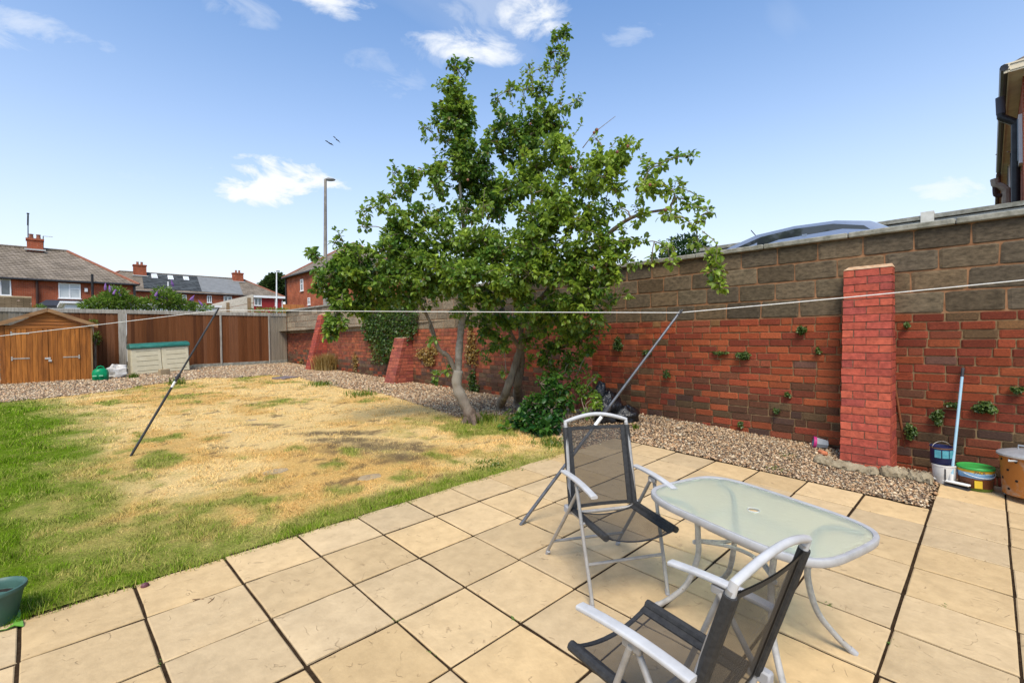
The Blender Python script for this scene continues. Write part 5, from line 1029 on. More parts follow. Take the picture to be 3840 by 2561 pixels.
q = B(); q.tube(bez([fx(355, 1620, xs_), fx(355, 1100, xs_), fx(355, 690, xs_), fx(350, 640, xs_), fx(300, 615, xs_), fx(215, 585, xs_), fx(205, 560, xs_), fx(195, 380, xs_)], 4), .082, 10); q.build('soil_pipe', M_pipe, rh, smooth=True)
q = B(); q.tube([fx(203, 545, xs_), fx(195, 378, xs_)], .088, 10); q.build('vent_cowl', mat('grey_vent', (.09, .09, .11), bump=0), rh, smooth=True)
q = B(); X4 = 21; q.tube(bez([fx(255, 1600, X4), fx(255, 1350, X4), fx(250, 1325, X4), fx(205, 1290, X4), fx(150, 1275, X4), fx(140, 1240, X4), fx(135, 1215, X4)], 4), .10, 8); q.build('vent_pipe', mat('clay_vent', (.3, .24, .19), (.4, .33, .26)), rh, smooth=True)
q = B(); q.tube(bez([fx(140, 1285, X4), fx(145, 1370, X4), fx(170, 1385, X4), fx(240, 1385, X4)], 4), .06, 8); q.build('waste_pipe', M_brownp, rh, smooth=True)
q = B(); X5 = 17.5; q.tube(bez([fx(355, 1180, X5), fx(370, 1130, X5), fx(420, 1115, X5)], 5), .06, 8); q.build('waste_pipe', M_pipe, rh, smooth=True)
q = B(); a = fx(318, 920, 22); q.tube([a, Vector((a.x, a.y, 3))], .055, 6); q.build('downpipe', M_pipe, rh, smooth=True)
a = fx(280, 1100, 24); c = fx(310, 1390, 24); q = B(); q.box((24, -.53, (a.z+c.z)/2), (1.3, .1, a.z-c.z)); w_ = q.build('window', M_upvc, rh); q = B(); q.box((24, -.47, (a.z+c.z)/2), (1.1, .03, (a.z-c.z)*.85)); q.build('pane', M_win, w_)
a = fx(440, 560, 15.9); q = B(); q.box((16.4, -.54, a.z-.5), (1.0, .1, 1.1)); w_ = q.build('window', M_upvc, rh); q = B(); q.box((16.4, -.485, a.z-.5), (.85, .03, .95)); q.build('pane', M_win, w_)
a, c = fx(145, 965, 22), fx(330, 935, 22); q = B(); q.tube([a, c], .015, 4); q.tube([c, fx(270, 935, 18)], .015, 4); q.build('overflow_pipe', M_iron, rh)
# --- street beyond the wall
M_tar = mat('asphalt', (.045, .045, .047), (.065, .065, .067), rough=.9, scale=30, bump=.2); 
structure(grid_obj('street', np.array([8.4, 10, 12.2]), np.linspace(-30, 26, 15), lambda X, Y: X*0+STREET+.004, M_tar)); structure(grid_obj('pavement', np.array([7.0, 7.6, 8.38]), np.linspace(-30, 26, 15), lambda X, Y: X*0+STREET+.11, mat('pavement_concrete', (.36, .35, .32), (.45, .44, .4), rough=.9), skew=False))
gw = thing('street_wall', 'pale low concrete wall with a squat post seen above the coping at the right', 'wall', (12.6, 0, STREET)); zt_ = atx(2351, 464, 12.6).z
q = B(); q.box((12.6, -1, (STREET+zt_)/2-.05), (.2, 13, zt_-STREET-.1)); q.build('wall_panel', mat('pale_concrete', (.42, .40, .34), (.56, .53, .46), rough=.9, scale=3), gw)
q = B(); q.box((12.6, -1, zt_-.04), (.3, 13.1, .08)); q.build('coping', M_conc, gw); a = atx(2130, 500, 12.55); q = B(); q.box((12.55, a.y, (STREET+zt_+.06)/2), (.24, .2, zt_+.06-STREET)); q.build('post', mat('post_concrete', (.52, .5, .43), (.64, .62, .55), rough=.9, scale=8), gw)
# --- parked car: silver-blue hatchback, only its roof clears the wall
CX0 = 8.75; rz_ = atx(1850, 528, 9.6).z; car = thing('parked_car', 'silver-blue car parked beyond the wall with only its roof and windows showing', 'car', (9.6, 2.1, STREET+.004)); zc_ = STREET
M_car = mat('silver_blue_paint', (.24, .28, .36), (.26, .30, .38), rough=.25, metal=.4, bump=0, coat=.6, spec=.6); M_cgl = mat('car_glass', (.03, .035, .04), rough=.05, bump=0, spec=.9); M_tyre = mat('tyre', (.015, .015, .015), rough=.8, bump=0)
H_ = rz_-zc_; cyy = 1.8
prof = [(-2.0, .35), (-2.05, .62), (-1.9, .85), (-1.1, .98), (-.55, H_*.93), (-.1, H_*.99), (.5, H_), (1.1, H_*.965), (1.55, H_*.87), (1.98, 1.0), (2.05, .7), (2.0, .35)]
q = B(); nn = len(prof); vs = []; secs = [(-.86, .86, .90), (-.80, .97, .98), (-.45, 1, 1), (.45, 1, 1), (.80, .97, .98), (.86, .86, .90)]
for (xo, sy_, sz_) in secs: vs += [(9.6+xo*(1 if z < 1.05 else .80), cyy+y*sy_, zc_+(z*sz_ if z > 1.05 else z)) for y, z in prof]
q.add(vs, [(i*nn+j, (i+1)*nn+j, (i+1)*nn+(j+1) % nn, i*nn+(j+1) % nn) for i in range(5) for j in range(nn)]+[tuple(range(nn)), tuple(5*nn+j for j in range(nn))[::-1]]); q.build('body', M_car, car, smooth=True)
sidep = [(-.85, .98), (-.5, H_*.88), (-.08, H_*.945), (.5, H_*.955), (1.05, H_*.92), (1.5, H_*.83), (1.65, .98)]
q = B(); q.add([(9.6-.71, cyy+y*.93, zc_+z*.985) for y, z in sidep]+[(9.6-.60, cyy+y*.93, zc_+z*.985) for y, z in sidep], [tuple(range(7))[::-1], tuple(range(7, 14))]+[(i, (i+1) % 7, 7+(i+1) % 7, 7+i) for i in range(7)]); q.build('side_window', M_cgl, car)
q = B(); q.box((8.885, cyy+.32, zc_+1.08), (.02, .07, H_*.9-.95)); q.build('door_pillar', M_car, car)
q = B(); q.tube([(9.5, cyy+1.2, zc_+H_*.95), (9.5, cyy+1.34, zc_+H_*.95+.2)], .008, 5); q.build('aerial', M_pipe, car)
for y in (-1.25, 1.3):
    for sx in (-.78, .78):
        q = B(); q.lathe((9.6+sx, cyy+y, zc_+.31), [(.2, -.09), (.3, -.09), (.31, 0), (.3, .09), (.2, .09)], 18, R=Matrix.Rotation(math.pi/2, 3, 'Y')); wh = q.build('wheel', M_tyre, car, smooth=True)
        q = B(); q.lathe((9.6+sx, cyy+y, zc_+.31), [(.19, -.095), (.19, .095)], 14, R=Matrix.Rotation(math.pi/2, 3, 'Y')); q.build('rim', M_galv, wh, smooth=True)
# --- lamp posts
def lamp(lb, pxt, pyt, pyb, D, r, arm, m):
    tp = atd(pxt, pyt, D); bt_ = atd(pxt+(9 if arm > .5 else 0), pyb, D); gzz = max(1.2, bt_.z-3); t = thing('street_lamp', lb, 'street lamp', (bt_.x, bt_.y, gzz), group='street lamps')
    q = B(); q.tube([(bt_.x, bt_.y, gzz), Vector((bt_.x, bt_.y, bt_.z)), tp], [r*1.25, r*1.15, r*.75], 10); q.build('column', m, t, smooth=True)
    q = B(); rt_ = Vector((cw, -sw, 0)); q.tube([tp-Vector((0, 0, .02)), tp+rt_*arm*.5+Vector((0, 0, .03)), tp+rt_*arm], r*.6, 8); q.build('arm', m, t, smooth=True)
    q = B(); c = tp+rt_*arm*.9; q.lathe(c-Vector((0, 0, .02)), [(.02, -.06), (.1, -.05), (.12, 0), (.08, .05), (.02, .06)], 10); q.v = [tuple(c+rt_*((Vector(v)-c).dot(rt_)*2)+Vector((0, 0, (v[2]-c.z)))+Vector((sw, cw, 0))*((Vector(v)-c).dot(Vector((sw, cw, 0))))) for v in q.v]; q.build('lantern', M_grey_roof, t, smooth=True)
M_lampc = mat('lamp_column', (.17, .155, .135), (.30, .27, .23), rough=.7, scale=3, bump=.1)
lamp('tall grey street lamp rising behind the left side of the fruit tree', 747, 412, 690, 23, .085, .28, M_lampc)
lamp('short pale street lamp in the distance beside the red-painted terrace end', 635, 622, 705, 55, .08, .18, M_upvc)
# --- neighbour's bleached fence panel, running away from us
nf = thing('bleached_fence', 'bleached grey neighbouring fence rising behind the brown fence near the clothes prop', 'fence', (6.5, 28, .9)); NX = 6.5; ztn = atx(580, 676, NX).z; y0n, y1n = atx(580, 676, NX).y, atx(432, 712, NX).y
M_bl = mat('bleached_timber', (.42, .37, .29), (.56, .5, .41), rough=.9, scale=4, bump=.3, stretch=(5, 1, 5)); n_ = 5
for r in range(n_):
    hgt = .34; q = B(); z = ztn-.17-r*.36
    q.add([(NX, y0n, z-hgt/2), (NX, y1n, z-hgt/2-.0), (NX, y1n, z+hgt/2), (NX, y0n, z+hgt/2), (NX+.03, y0n, z-hgt/2), (NX+.03, y1n, z-hgt/2), (NX+.03, y1n, z+hgt/2), (NX+.03, y0n, z+hgt/2)], [(0, 1, 2, 3), (7, 6, 5, 4), (3, 2, 6, 7), (0, 4, 5, 1), (0, 3, 7, 4), (1, 5, 6, 2)]); q.build('board', M_bl, nf)
for px in (575, 526, 480):
    y = atx(px, 690, NX).y; q = B(); q.box((NX-.06, y, (.9+ztn-.12)/2), (.1, .12, ztn-.12-.9)); q.build('post', mat('brown_post', (.2, .13, .07), (.28, .19, .11), rough=.9) if 'brown_post' not in bpy.data.materials else bpy.data.materials['brown_post'], nf)
# --- white roofed outbuilding behind the fence
a = aty(150, 702, 25); c = aty(500, 712, 25); ob = thing('white_outbuilding', 'long white flat-roofed outbuilding just showing above the brown fence behind the shrubs', 'outbuilding', ((a.x+c.x)/2, 26.5, .9))
q = B(); zt_ = aty(300, 700, 25).z; q.box(((a.x+c.x)/2, 26.5, (.9+zt_)/2), (c.x-a.x, 3, zt_-.9)); q.build('wall', mat('white_render', (.62, .62, .6), (.72, .72, .7), rough=.8), ob); q = B(); q.box(((a.x+c.x)/2, 26.5, zt_+.03), (c.x-a.x+.3, 3.2, .08)); q.build('roof', M_upvc, ob)
# --- two gulls
M_bird = mat('bird', (.03, .03, .035), rough=.8, bump=0)
for px, py, a, lb in ((756, 329, .55, 'left one of two dark birds gliding in the sky'), (773, 321, .75, 'right one of two dark birds gliding in the sky')):
    c = atd(px, py, 60); rt_ = Vector((cw, -sw, 0)); upv = Vector((0, 0, 1)); fwv = Vector((sw, cw, 0)); q = B(); w = .62
    e1 = rt_*math.cos(a)-upv*math.sin(a)
    def wing(s): return [c, c+e1*s*w*.5+upv*.14, c+e1*s*w*1.0+upv*.02, c+e1*s*w*.55+upv*.06+fwv*.25, c+fwv*.22]
    for s in (-1, 1):
        W_2 = wing(s); q.add(W_2+[p-upv*.05 for p in W_2], [(0, 1, 2, 3, 4), (9, 8, 7, 6, 5), (0, 5, 6, 1), (1, 6, 7, 2), (2, 7, 8, 3), (3, 8, 9, 4)])
    q.tube([c-fwv*.3, c, c+fwv*.35], [.03, .09, .02], 6); one(q, 'bird', M_bird, lb, 'bird', 'birds in the sky')

# ================================================================== TREES AND PLANTS
def leaf_arrays(P, D, L, Wd, C, rg, curl=.18, roll=1.0):
    """one folded, pointed leaf of four triangles at each P along D"""
    P = np.asarray(P, float); D = np.asarray(D, float); D = D/(np.linalg.norm(D, axis=1, keepdims=True)+1e-9); n = len(P)
    up = np.tile([0, 0, 1.], (n, 1)); S_ = np.cross(D, up); S_ = S_/(np.linalg.norm(S_, axis=1, keepdims=True)+1e-6); N_ = np.cross(S_, D)
    a = rg.normal(0, .65*roll, n)[:, None]; S2 = S_*np.cos(a)+N_*np.sin(a); N2 = N_*np.cos(a)-S_*np.sin(a); L = L[:, None]; Wd = Wd[:, None]
    v0 = P; v1 = P+D*L*.42-S2*Wd*.5+N2*Wd*.18; v2 = P+D*L*.5-N2*L*.02; v3 = P+D*L*.42+S2*Wd*.5+N2*Wd*.18; v4 = P+D*L*.97-N2*L*curl; v1b = P+D*L*.76-S2*Wd*.34; v3b = P+D*L*.76+S2*Wd*.34
    V = np.stack([v0, v1, v2, v3, v1b, v3b, v4], 1).reshape(-1, 3); f = np.array([(0, 2, 1), (0, 3, 2), (1, 2, 4), (2, 3, 5), (4, 2, 6), (2, 5, 6)])
    F = (f[None]+(np.arange(n)*7)[:, None, None]).reshape(-1, 3); return V, F, np.repeat(C, 7, 0)
M_leaf = mat('leaf', (.85, .85, .85), (1.1, 1.1, 1.1), rough=.36, scale=20, bump=0, src='attr', trans=.5, spec=.5)
M_bark = mat('plum_bark', (.11, .085, .06), (.24, .20, .155), rough=.9, scale=5, bump=.8, stretch=(3, 3, .8), spots=[(6, .62, .7, (.36, .32, .26)), (14, .66, .7, (.04, .03, .022))], bdist=.02)
M_barkp = mat('pale_bark', (.20, .17, .135), (.38, .34, .28), rough=.9, scale=4, bump=.6, stretch=(2, 2, 3), spots=[(26, .68, .8, (.07, .055, .04))], bdist=.012)
M_bark2 = mat('brown_bark', (.14, .10, .065), (.30, .24, .17), rough=.9, scale=6, bump=.8, stretch=(2, 2, .8), spots=[(12, .64, .7, (.05, .035, .025))], bdist=.02)
M_twigm = mat('twig', (.16, .12, .08), (.28, .23, .17), rough=.9, scale=20, bump=0)
def smooth_path(P, n=6): return bez(P, n)
def crown(parent, clumps, anchors, seed, cols, leafL=.072, per=560., name='crown', twigname='limbs', barkm=None, hang=.0):
    """clumps: (px, py, r px, depth, density, hue 0..1). anchors: points of the trunk the limbs start from."""
    rg = np.random.default_rng(seed); nodes = [Vector(a) for a in anchors]; rad = [.04]*len(nodes); limb = B(); LP, LD, LL, LW, LC = [], [], [], [], []
    C3 = []
    for (px, py, r, D, dens, hue) in clumps:
        c = atd(px, py, D); R_ = r*K/FPX*D; C3.append((c, R_, dens, hue))
        if dens >= .8:
            for _ in range(2):
                v = rg.normal(0, 1, 3); v /= np.linalg.norm(v); C3.append((c+Vector(v)*R_*.8, R_*rg.uniform(.5, .72), dens*.9, float(np.clip(hue+rg.normal(0, .15), 0, 1))))
    order = sorted(range(len(C3)), key=lambda i: min((C3[i][0]-a).length for a in nodes))
    for i in order:
        c, r, dens, hue = C3[i]; best = min(range(len(nodes)), key=lambda j: (nodes[j]-c).length+(.25 if j >= len(anchors) else 0)*0+(.5 if nodes[j].z > c.z+.5 else 0)); a = nodes[best]; d = c-a; ln = d.length
        mid = a+d*.5+Vector((rg.normal(0, .07)*ln, rg.normal(0, .07)*ln, .10*ln)); pts = bez([a, a+d*.22+Vector((0, 0, .05*ln)), mid, c], 5); ra = min(rad[best]*.75, .012+.012*ln); k = len(pts)
        limb.tube(pts, [ra+(.006-ra)*t/(k-1) for t in range(k)], 6); nodes.append(c); rad.append(max(.008, ra*.55)); nodes.append(mid); rad.append(max(.010, ra*.75))
        nt = max(5, int(26*dens*(r/.35)**2)); per_t = max(6, int(per*(r/.35)**2*dens/nt)) if dens > .25 else 16
        for t in range(nt):
            v = rg.normal(0, 1, 3); v /= np.linalg.norm(v); v[2] = v[2]*.75+.12-hang; st = np.array(c)+v*r*rg.uniform(.0, .62); dr = v+rg.normal(0, .35, 3)+np.array([0, 0, .15-hang]); dr /= np.linalg.norm(dr); tl = r*rg.uniform(.4, .78)
            n_ = 5; pp = []; p = st.copy(); d_ = dr.copy()
            for q_ in range(n_): pp.append(Vector(p)); p = p+d_*tl/(n_-1); d_ = d_+rg.normal(0, .16, 3)+np.array([0, 0, -.07-hang*.3]); d_ /= np.linalg.norm(d_)
            if t % 2 == 0 or dens < .5: limb.tube([c.lerp(Vector(st), .0 if dens < .5 else .3)]+pp, [.005]+[.004-.0006*i_ for i_ in range(n_)], 3, cap=False)
            A = np.array(pp); u = rg.uniform(.05, 1, per_t)*(n_-1); i0 = np.minimum(u.astype(int), n_-2); fpos = A[i0]+(A[i0+1]-A[i0])*(u-i0)[:, None]; tdir = (A[i0+1]-A[i0]); tdir /= (np.linalg.norm(tdir, axis=1, keepdims=True)+1e-9)
            sd_ = rg.normal(0, 1, (per_t, 3)); sd_ -= tdir*(sd_*tdir).sum(1)[:, None]; sd_ /= (np.linalg.norm(sd_, axis=1, keepdims=True)+1e-9)
            ld = tdir*.45+sd_*.85+np.array([0, 0, -.22]); fpos = fpos+sd_*rg.uniform(0, .035, per_t)[:, None]
            LP.append(fpos); LD.append(ld); L_ = leafL*rg.uniform(.42, 1.25, per_t); LL.append(L_); LW.append(L_*rg.uniform(.52, .7, per_t))
            h = np.clip(hue+rg.normal(0, .16)+rg.normal(0, .16, per_t), 0, 1)[:, None]; col = np.array(cols[0])*(1-h)+np.array(cols[1])*h; col = col*rg.uniform(.72, 1.3, per_t)[:, None]
            yl = rg.random(per_t) < .018; col[yl] = np.array((.26, .20, .03))*rg.uniform(.7, 1.1, yl.sum())[:, None]; LC.append(col)
    V, F, C = leaf_arrays(np.concatenate(LP), np.concatenate(LD), np.concatenate(LL), np.concatenate(LW), np.concatenate(LC), rg)
    raw_mesh(name, V, F, M_leaf, parent, C, False); tag(limb.build(twigname, barkm or M_twigm, parent, smooth='full'), kind='stuff')
def z8(x, y): return 673.5+.4427*x, 30.6+.4427*y
def z2(x, y): return 612.3+.3125*x, 551+.3125*y
def C8(x, y, r, D, dn=1., h=.4): return (*z8(x, y), r*.4427, D, dn, h)
def C2(x, y, r, D, dn=1., h=.35): return (*z2(x, y), r*.3125, D, dn, h)
DK, LT = (.09, .195, .030), (.38, .50, .06)
def bark_blend():
    m = mat('two_tone_bark', (.085, .06, .045), (.17, .12, .09), rough=.9, scale=6, bump=.9, stretch=(3, 3, .8), spots=[(14, .66, .7, (.04, .03, .022))], bdist=.02); nt = m.node_tree; N = nt.nodes; L = nt.links; p = N['Principled BSDF']; c0 = p.inputs['Base Color'].links[0].from_socket
    tc = N.new('ShaderNodeTexCoord'); sx = N.new('ShaderNodeSeparateXYZ'); L.new(tc.outputs['Object'], sx.inputs[0]); nz = N.new('ShaderNodeTexNoise'); nz.inputs['Scale'].default_value = 7; L.new(tc.outputs['Object'], nz.inputs[0])
    a = N.new('ShaderNodeMath'); a.operation = 'MULTIPLY_ADD'; a.inputs[1].default_value = .5; L.new(nz.outputs[0], a.inputs[0]); L.new(sx.outputs[2], a.inputs[2]); r = N.new('ShaderNodeMapRange'); r.inputs[1].default_value = .38; r.inputs[2].default_value = .85; L.new(a.outputs[0], r.inputs[0])
    mx = N.new('ShaderNodeMixRGB'); L.new(r.outputs[0], mx.inputs[0]); L.new(c0, mx.inputs[1]); mx.inputs[2].default_value = (.33, .29, .235, 1); L.new(mx.outputs[0], p.inputs['Base Color']); return m
M_barkg = bark_blend()
def CD(x, y, r, D, dn=1., h=.3): return (x, y, r, D, dn, h)
# --- the left fruit tree
pA = g(1085, 970); DA = pA.x*sw+pA.y*cw
tA = thing('plum_tree', 'fruit tree with pale forked leaning trunk and the darker left half of the foliage', 'tree', pA)
def trunk(b, P, R, n=14):
    pts = bez(P, 6); k = len(pts); rr = np.interp(np.linspace(0, len(P)-1, k), range(len(P)), R); rr = [r*(1+.07*math.sin(i*1.7)+.05*math.sin(i*.9+1)) for i, r in enumerate(rr)]; b.tube(pts, rr, n)
fork = atd(1052, 850, DA); topA = atd(1066, 690, DA+.05); topA2 = atd(1072, 600, DA+.1); leftA = atd(1005, 798, DA-.1); leftA2 = atd(985, 735, DA-.2)
q = B(); trunk(q, [pA-Vector((-.03, 0, .12)), pA+Vector((-.01, 0, .06)), atd(1066, 925, DA), atd(1049, 885, DA), fork], [.14, .098, .084, .078, .074])
for a in range(5):
    an = a*1.26+.4; q.tube([pA+Vector((math.cos(an)*.05, math.sin(an)*.05, .12)), pA+Vector((math.cos(an)*.14, math.sin(an)*.14, .02)), pA+Vector((math.cos(an)*.24, math.sin(an)*.24, -.05))], [.06, .05, .02], 8)
q.build('trunk', M_barkg, tA, smooth='full')
q = B(); trunk(q, [atd(1052, 862, DA), atd(1053, 820, DA), atd(1058, 760, DA), topA, topA2, atd(1060, 480, DA+.1), atd(1050, 330, DA)], [.058, .056, .052, .047, .04, .026, .012]); q.build('main_limb', M_barkp, tA, smooth='full')
q = B(); trunk(q, [atd(1048, 862, DA), atd(1030, 820, DA-.05), leftA, leftA2, atd(940, 660, DA-.4), atd(880, 600, DA-.5)], [.045, .037, .032, .025, .018, .01]); q.build('side_limb', M_bark, tA, smooth='full')
d0 = DA
cA = [C8(825, 400, 85, d0, 1, .45), C8(840, 480, 95, d0, 1, .4), C8(800, 560, 70, d0, .8, .4), C8(870, 590, 105, d0, 1, .25), C8(870, 690, 115, d0, 1.1, .2), C8(910, 790, 125, d0, 1.1, .18), C8(960, 880, 130, d0+.2, 1.1, .12), C8(740, 650, 60, d0, .6, .35), C8(690, 600, 35, d0, .3, .3),
      C8(828, 275, 40, d0, .22, .2), C8(908, 290, 36, d0, .2, .2), C8(750, 830, 72, d0-.2, .9, .4), C8(735, 930, 60, d0-.3, .8, .4), C8(620, 860, 62, d0-.3, .8, .4), C8(575, 910, 60, d0-.4, .8, .35), C8(520, 830, 38, d0-.4, .3, .3), C8(500, 960, 62, d0-.4, .7, .35), C8(430, 1000, 55, d0-.5, .6, .35), C8(365, 1050, 45, d0-.5, .5, .35), C8(360, 1110, 34, d0-.5, .4, .3),
      C8(600, 1130, 120, d0-.5, 1, .35), C8(700, 1060, 90, d0-.4, .9, .35), C8(470, 1220, 110, d0-.6, 1, .3), C8(350, 1290, 110, d0-.6, 1.1, .25), C8(250, 1340, 90, d0-.6, 1, .25), C8(165, 1340, 55, d0-.6, .7, .3), C8(210, 1190, 38, d0-.6, .3, .3), C8(95, 1250, 32, d0-.6, .22, .25), C8(260, 1220, 40, d0-.6, .4, .3),
      C8(900, 1010, 90, d0, 1, .15), C8(1040, 1010, 120, d0+.2, 1.1, .15), C8(820, 1180, 140, d0-.4, 1, .4), C8(980, 1180, 140, d0-.5, 1, .45), C8(700, 1290, 150, d0-.5, 1.1, .3), C8(900, 1330, 150, d0-.6, 1.1, .4), C8(1080, 1300, 130, d0-.5, 1, .45), C8(990, 1000, 40, d0-.9, .35, .6),
      C2(600, 330, 170, d0-.5, 1.1, .22), C2(780, 330, 180, d0-.4, 1.1, .2), C2(950, 300, 190, d0-.5, 1.1, .28), C2(1150, 300, 190, d0-.6, 1.1, .4), C2(540, 470, 110, d0-.6, 1, .25), C2(500, 560, 85, d0-.7, 1.1, .3), C2(480, 640, 62, d0-.7, 1.1, .3), C2(480, 700, 36, d0-.7, 1, .35), C2(560, 620, 50, d0-.7, .9, .35), C2(430, 330, 90, d0-.7, .9, .3), C2(370, 380, 40, d0-.7, .5, .4), C2(700, 470, 120, d0-.3, 1, .18), C2(880, 450, 120, d0-.2, 1, .18), C2(1050, 430, 110, d0-.4, 1, .3), C2(1300, 380, 120, d0-.5, 1, .4), C2(430, 200, 60, d0-.7, .6, .3), C2(350, 110, 40, d0-.7, .25, .2), C2(1180, 480, 70, d0-.3, .6, .3), C2(1600, 480, 60, d0+.3, .5, .35), C2(1230, 740, 55, d0-.3, .5, .45), C2(1260, 1020, 60, d0-.2, .7, .35), C2(1330, 960, 40, d0, .5, .35)]
crown(tA, cA, [topA, topA2, leftA2, atd(940, 660, d0-.4), atd(1055, 400, d0)], 5, (DK, LT), .076, 740)
# --- the right fruit tree, with two stems
pB, pC = g(1150, 942), g(1190, 932); DB = 7.75
tB = thing('plum_tree', 'twin-stemmed fruit tree with the lighter yellow-green right half of the foliage reaching over the wall', 'tree', (pB+pC)/2)
fb = atd(1195, 800, DB)
q = B(); trunk(q, [pB-Vector((0, 0, .1)), pB+Vector((0, 0, .1)), atd(1160, 905, DB+.1), atd(1178, 855, DB), atd(1190, 815, DB), fb], [.10, .075, .068, .062, .058, .055]); q.build('trunk', M_bark2, tB, smooth='full')
q = B(); trunk(q, [pC-Vector((0, 0, .1)), pC+Vector((0, 0, .12)), atd(1188, 880, DB+.25), atd(1196, 840, DB+.15), fb], [.13, .085, .075, .065, .055]); q.build('trunk', M_bark2, tB, smooth='full')
la_ = atd(1150, 690, DB-.2); lb3 = atd(1200, 690, DB-.1); lc_ = atd(1240, 690, DB-.5)
for nm, P, R in (('limb', [fb, atd(1172, 765, DB-.1), la_, atd(1135, 600, DB-.3)], [.04, .035, .03, .018]), ('limb', [fb, atd(1197, 745, DB-.05), lb3, atd(1215, 560, DB-.1), atd(1225, 400, DB-.1), atd(1235, 260, DB-.1)], [.045, .04, .036, .03, .02, .01]), ('limb', [fb, atd(1222, 745, DB-.3), lc_, atd(1290, 635, 6.9), atd(1370, 560, 6.4), atd(1450, 500, 6.0), atd(1540, 480, 5.7)], [.055, .05, .045, .038, .03, .022, .012])):
    q = B(); trunk(q, P, R, 10); q.build(nm, M_bark2, tB, smooth='full')
d1 = DB-.4
